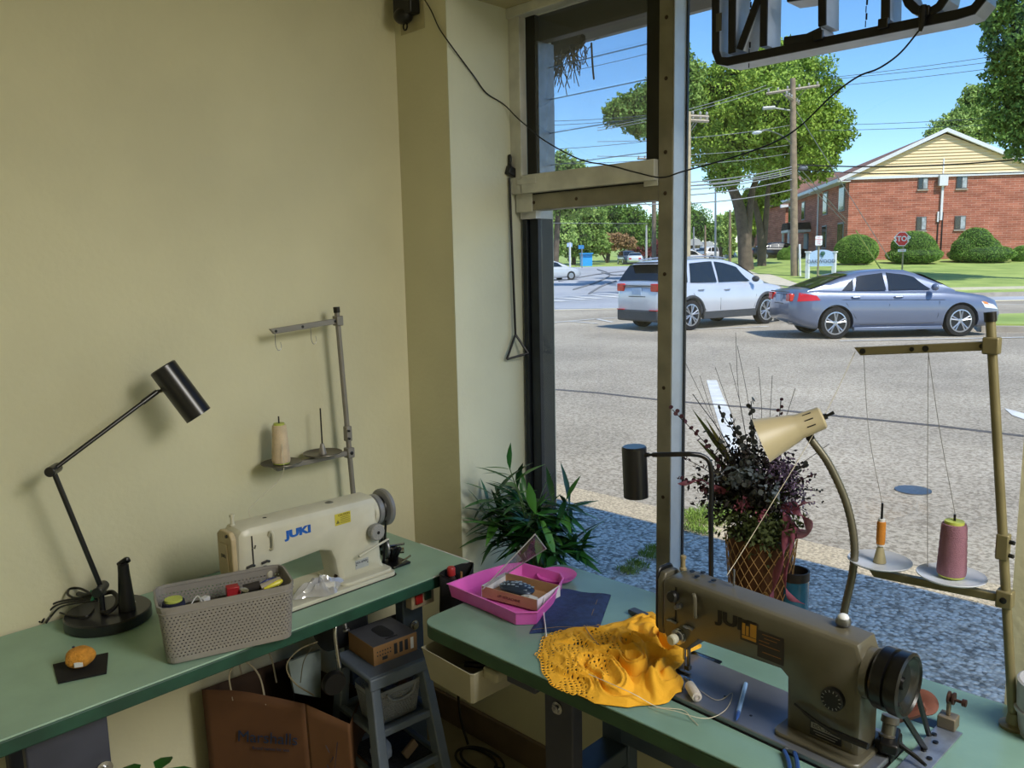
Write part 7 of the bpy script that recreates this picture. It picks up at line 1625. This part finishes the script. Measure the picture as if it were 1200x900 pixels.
# long blade leaves
for a, b_, w_, m_ in (((865, 555), (818, 475), .016, mgrn), ((868, 560), (833, 485), .013, M('olive_blade', '#6a6836', .6)), ((862, 560), (822, 510), .014, mgrn), ((905, 580), (945, 560), .014, M('yellow_green_blade', '#7d7f3e', .6)), ((900, 585), (935, 572), .013, mgrn), ((878, 580), (838, 545), .014, M('pale_blade', '#a39f8a', .6)), ((885, 585), (912, 560), .012, M('yellow_green_blade', '')), ((880, 640), (897, 590), .016, mgrn), ((895, 640), (915, 600), .015, mgrn), ((872, 575), (905, 567), .013, M('grey_blade', '#6c7370', .6))):
    A_ = W2(*a); B2 = W2(*b_); B2.y -= .03; g = MB(); g.leaf(A_, B2-A_, (0, -1, .3), (B2-A_).length, w_, .03, 4); g.build('leaf_blade', m_, fl, fixn=False)
def clump(nm, lst, n, sz, mat, spread):
    g = MB()
    for i in range(n):
        c = random.choice(lst); p = W2(c[0], c[1], c[2])+Vector([random.gauss(0, s_) for s_ in spread]); d = Vector([random.gauss(0, 1) for _ in range(3)]).normalized(); g.leaf(p, d, (random.gauss(0, 1), random.gauss(0, 1), random.gauss(0, 1)), sz*random.uniform(.6, 1.4), sz*.55, .2, 2)
    g.build(nm, mat, fl, fixn=False, kind='stuff')
clump('greenery_filler', [(870, 600, 1.95), (890, 605, 1.93), (908, 610, 1.95), (905, 630, 1.92), (880, 590, 1.95), (918, 600, 1.97), (860, 580, 1.97), (862, 615, 1.93), (880, 622, 1.9), (900, 625, 1.89), (920, 618, 1.92)], 1700, .016, mgrn, (.022, .025, .020))
clump('dark_filler', [(860, 550, 1.97), (880, 545, 1.97), (900, 570, 1.97), (870, 575, 1.95), (895, 585, 1.93), (850, 565, 1.97), (915, 570, 1.97), (840, 575, 1.95), (848, 590, 1.95), (865, 535, 1.97), (905, 548, 1.98)], 2600, .016, M('dark_dried_leaf', '#2b2624', .8, var=.3, scale=30), (.030, .025, .028))
clump('lilac_filler', [(925, 555, 1.95), (935, 575, 1.96), (915, 545, 1.95), (928, 590, 1.95)], 700, .009, mlav, (.018, .02, .018))
clump('eucalyptus_filler', [(872, 553, 1.92), (885, 556, 1.92), (862, 560, 1.92), (905, 575, 1.9)], 160, .020, M('blue_grey_leaf', '#6b7780', .7), (.016, .014, .010))
clump('pink_blossom', [(868, 592, 1.89), (893, 603, 1.88)], 80, .010, mpink, (.008, .008, .008))
# net ribbon
mrib = M('mauve_net_ribbon', '#a55a72', .7, alpha=.75, var=.15, scale=30)
def rib(pts, w_, nm='ribbon'):
    P = bez([W2(*p) for p in pts], 6); g = MB(); vs = []
    for i, p in enumerate(P): o_ = Vector((w_*.5*math.cos(i*.25), w_*.3, w_*.5*math.sin(i*.35+.5)*.6+.002)); vs.append([p-o_, p, p+o_])
    g.rings([[a_, b_, c_] for a_, b_, c_ in vs], cap=False, closed=False); o = g.build(nm, mrib, fl, fixn=False); md = o.modifiers.new('t', 'SOLIDIFY'); md.thickness = .0008
rib([(920, 590, 1.94), (935, 600, 1.92), (947, 612, 1.91), (944, 625, 1.91), (928, 622, 1.92), (922, 602, 1.92)], .030)
rib([(928, 600, 1.92), (940, 590, 1.92), (952, 588, 1.92)], .022)
rib([(925, 620, 1.90), (920, 645, 1.89), (912, 665, 1.88), (905, 690, 1.88), (898, 710, 1.88)], .030)
rib([(930, 620, 1.90), (926, 650, 1.89), (920, 672, 1.88), (921, 692, 1.88), (930, 703, 1.88), (942, 708, 1.88)], .012)
rib([(850, 578, 1.92), (835, 570, 1.91), (820, 562, 1.9), (806, 566, 1.9), (798, 565, 1.9)], .018)
g = MB()
for i in range(16): a_ = W2(898, 694, 1.90); g.tube(bez([a_, a_+Vector((random.uniform(-.012, .012), -.01, random.uniform(-.03, -.005))), a_+Vector((random.uniform(-.02, .02), -.012, random.uniform(-.05, -.025)))], 3), .0011, 4)
g.build('straw_tassel', M('straw_net', ''), fl, kind='stuff')
# blue mug/jar on the sill
mq = oy(931, 712, 1.99); mq = Vector((mq.x, 1.985, .50)); jar = thing('blue_jar', 'blue glazed jar with a dark rim on the sill right of the brown pot', 'jar', mq)
hj = oy(932, 668, 1.985).z-.50
k = MB(); k.lathe([(.0, 0), (.026, 0), (.034, .02), (.038, hj*.55), (.037, hj*.90), (.034, hj*.95), (.030, hj*.90), (.02, .02), (0, .015)], n=32); k.build('jar_body', M('blue_glaze', '#2a6a8c', .25, var=.35, scale=14, coat=.5), jar)
k = MB(); k.lathe([(.033, hj*.93), (.038, hj*.93), (.038, hj), (.034, hj), (.030, hj*.94)], n=32); k.build('rim', M('dark_rim', '#2b2622', .5), jar)
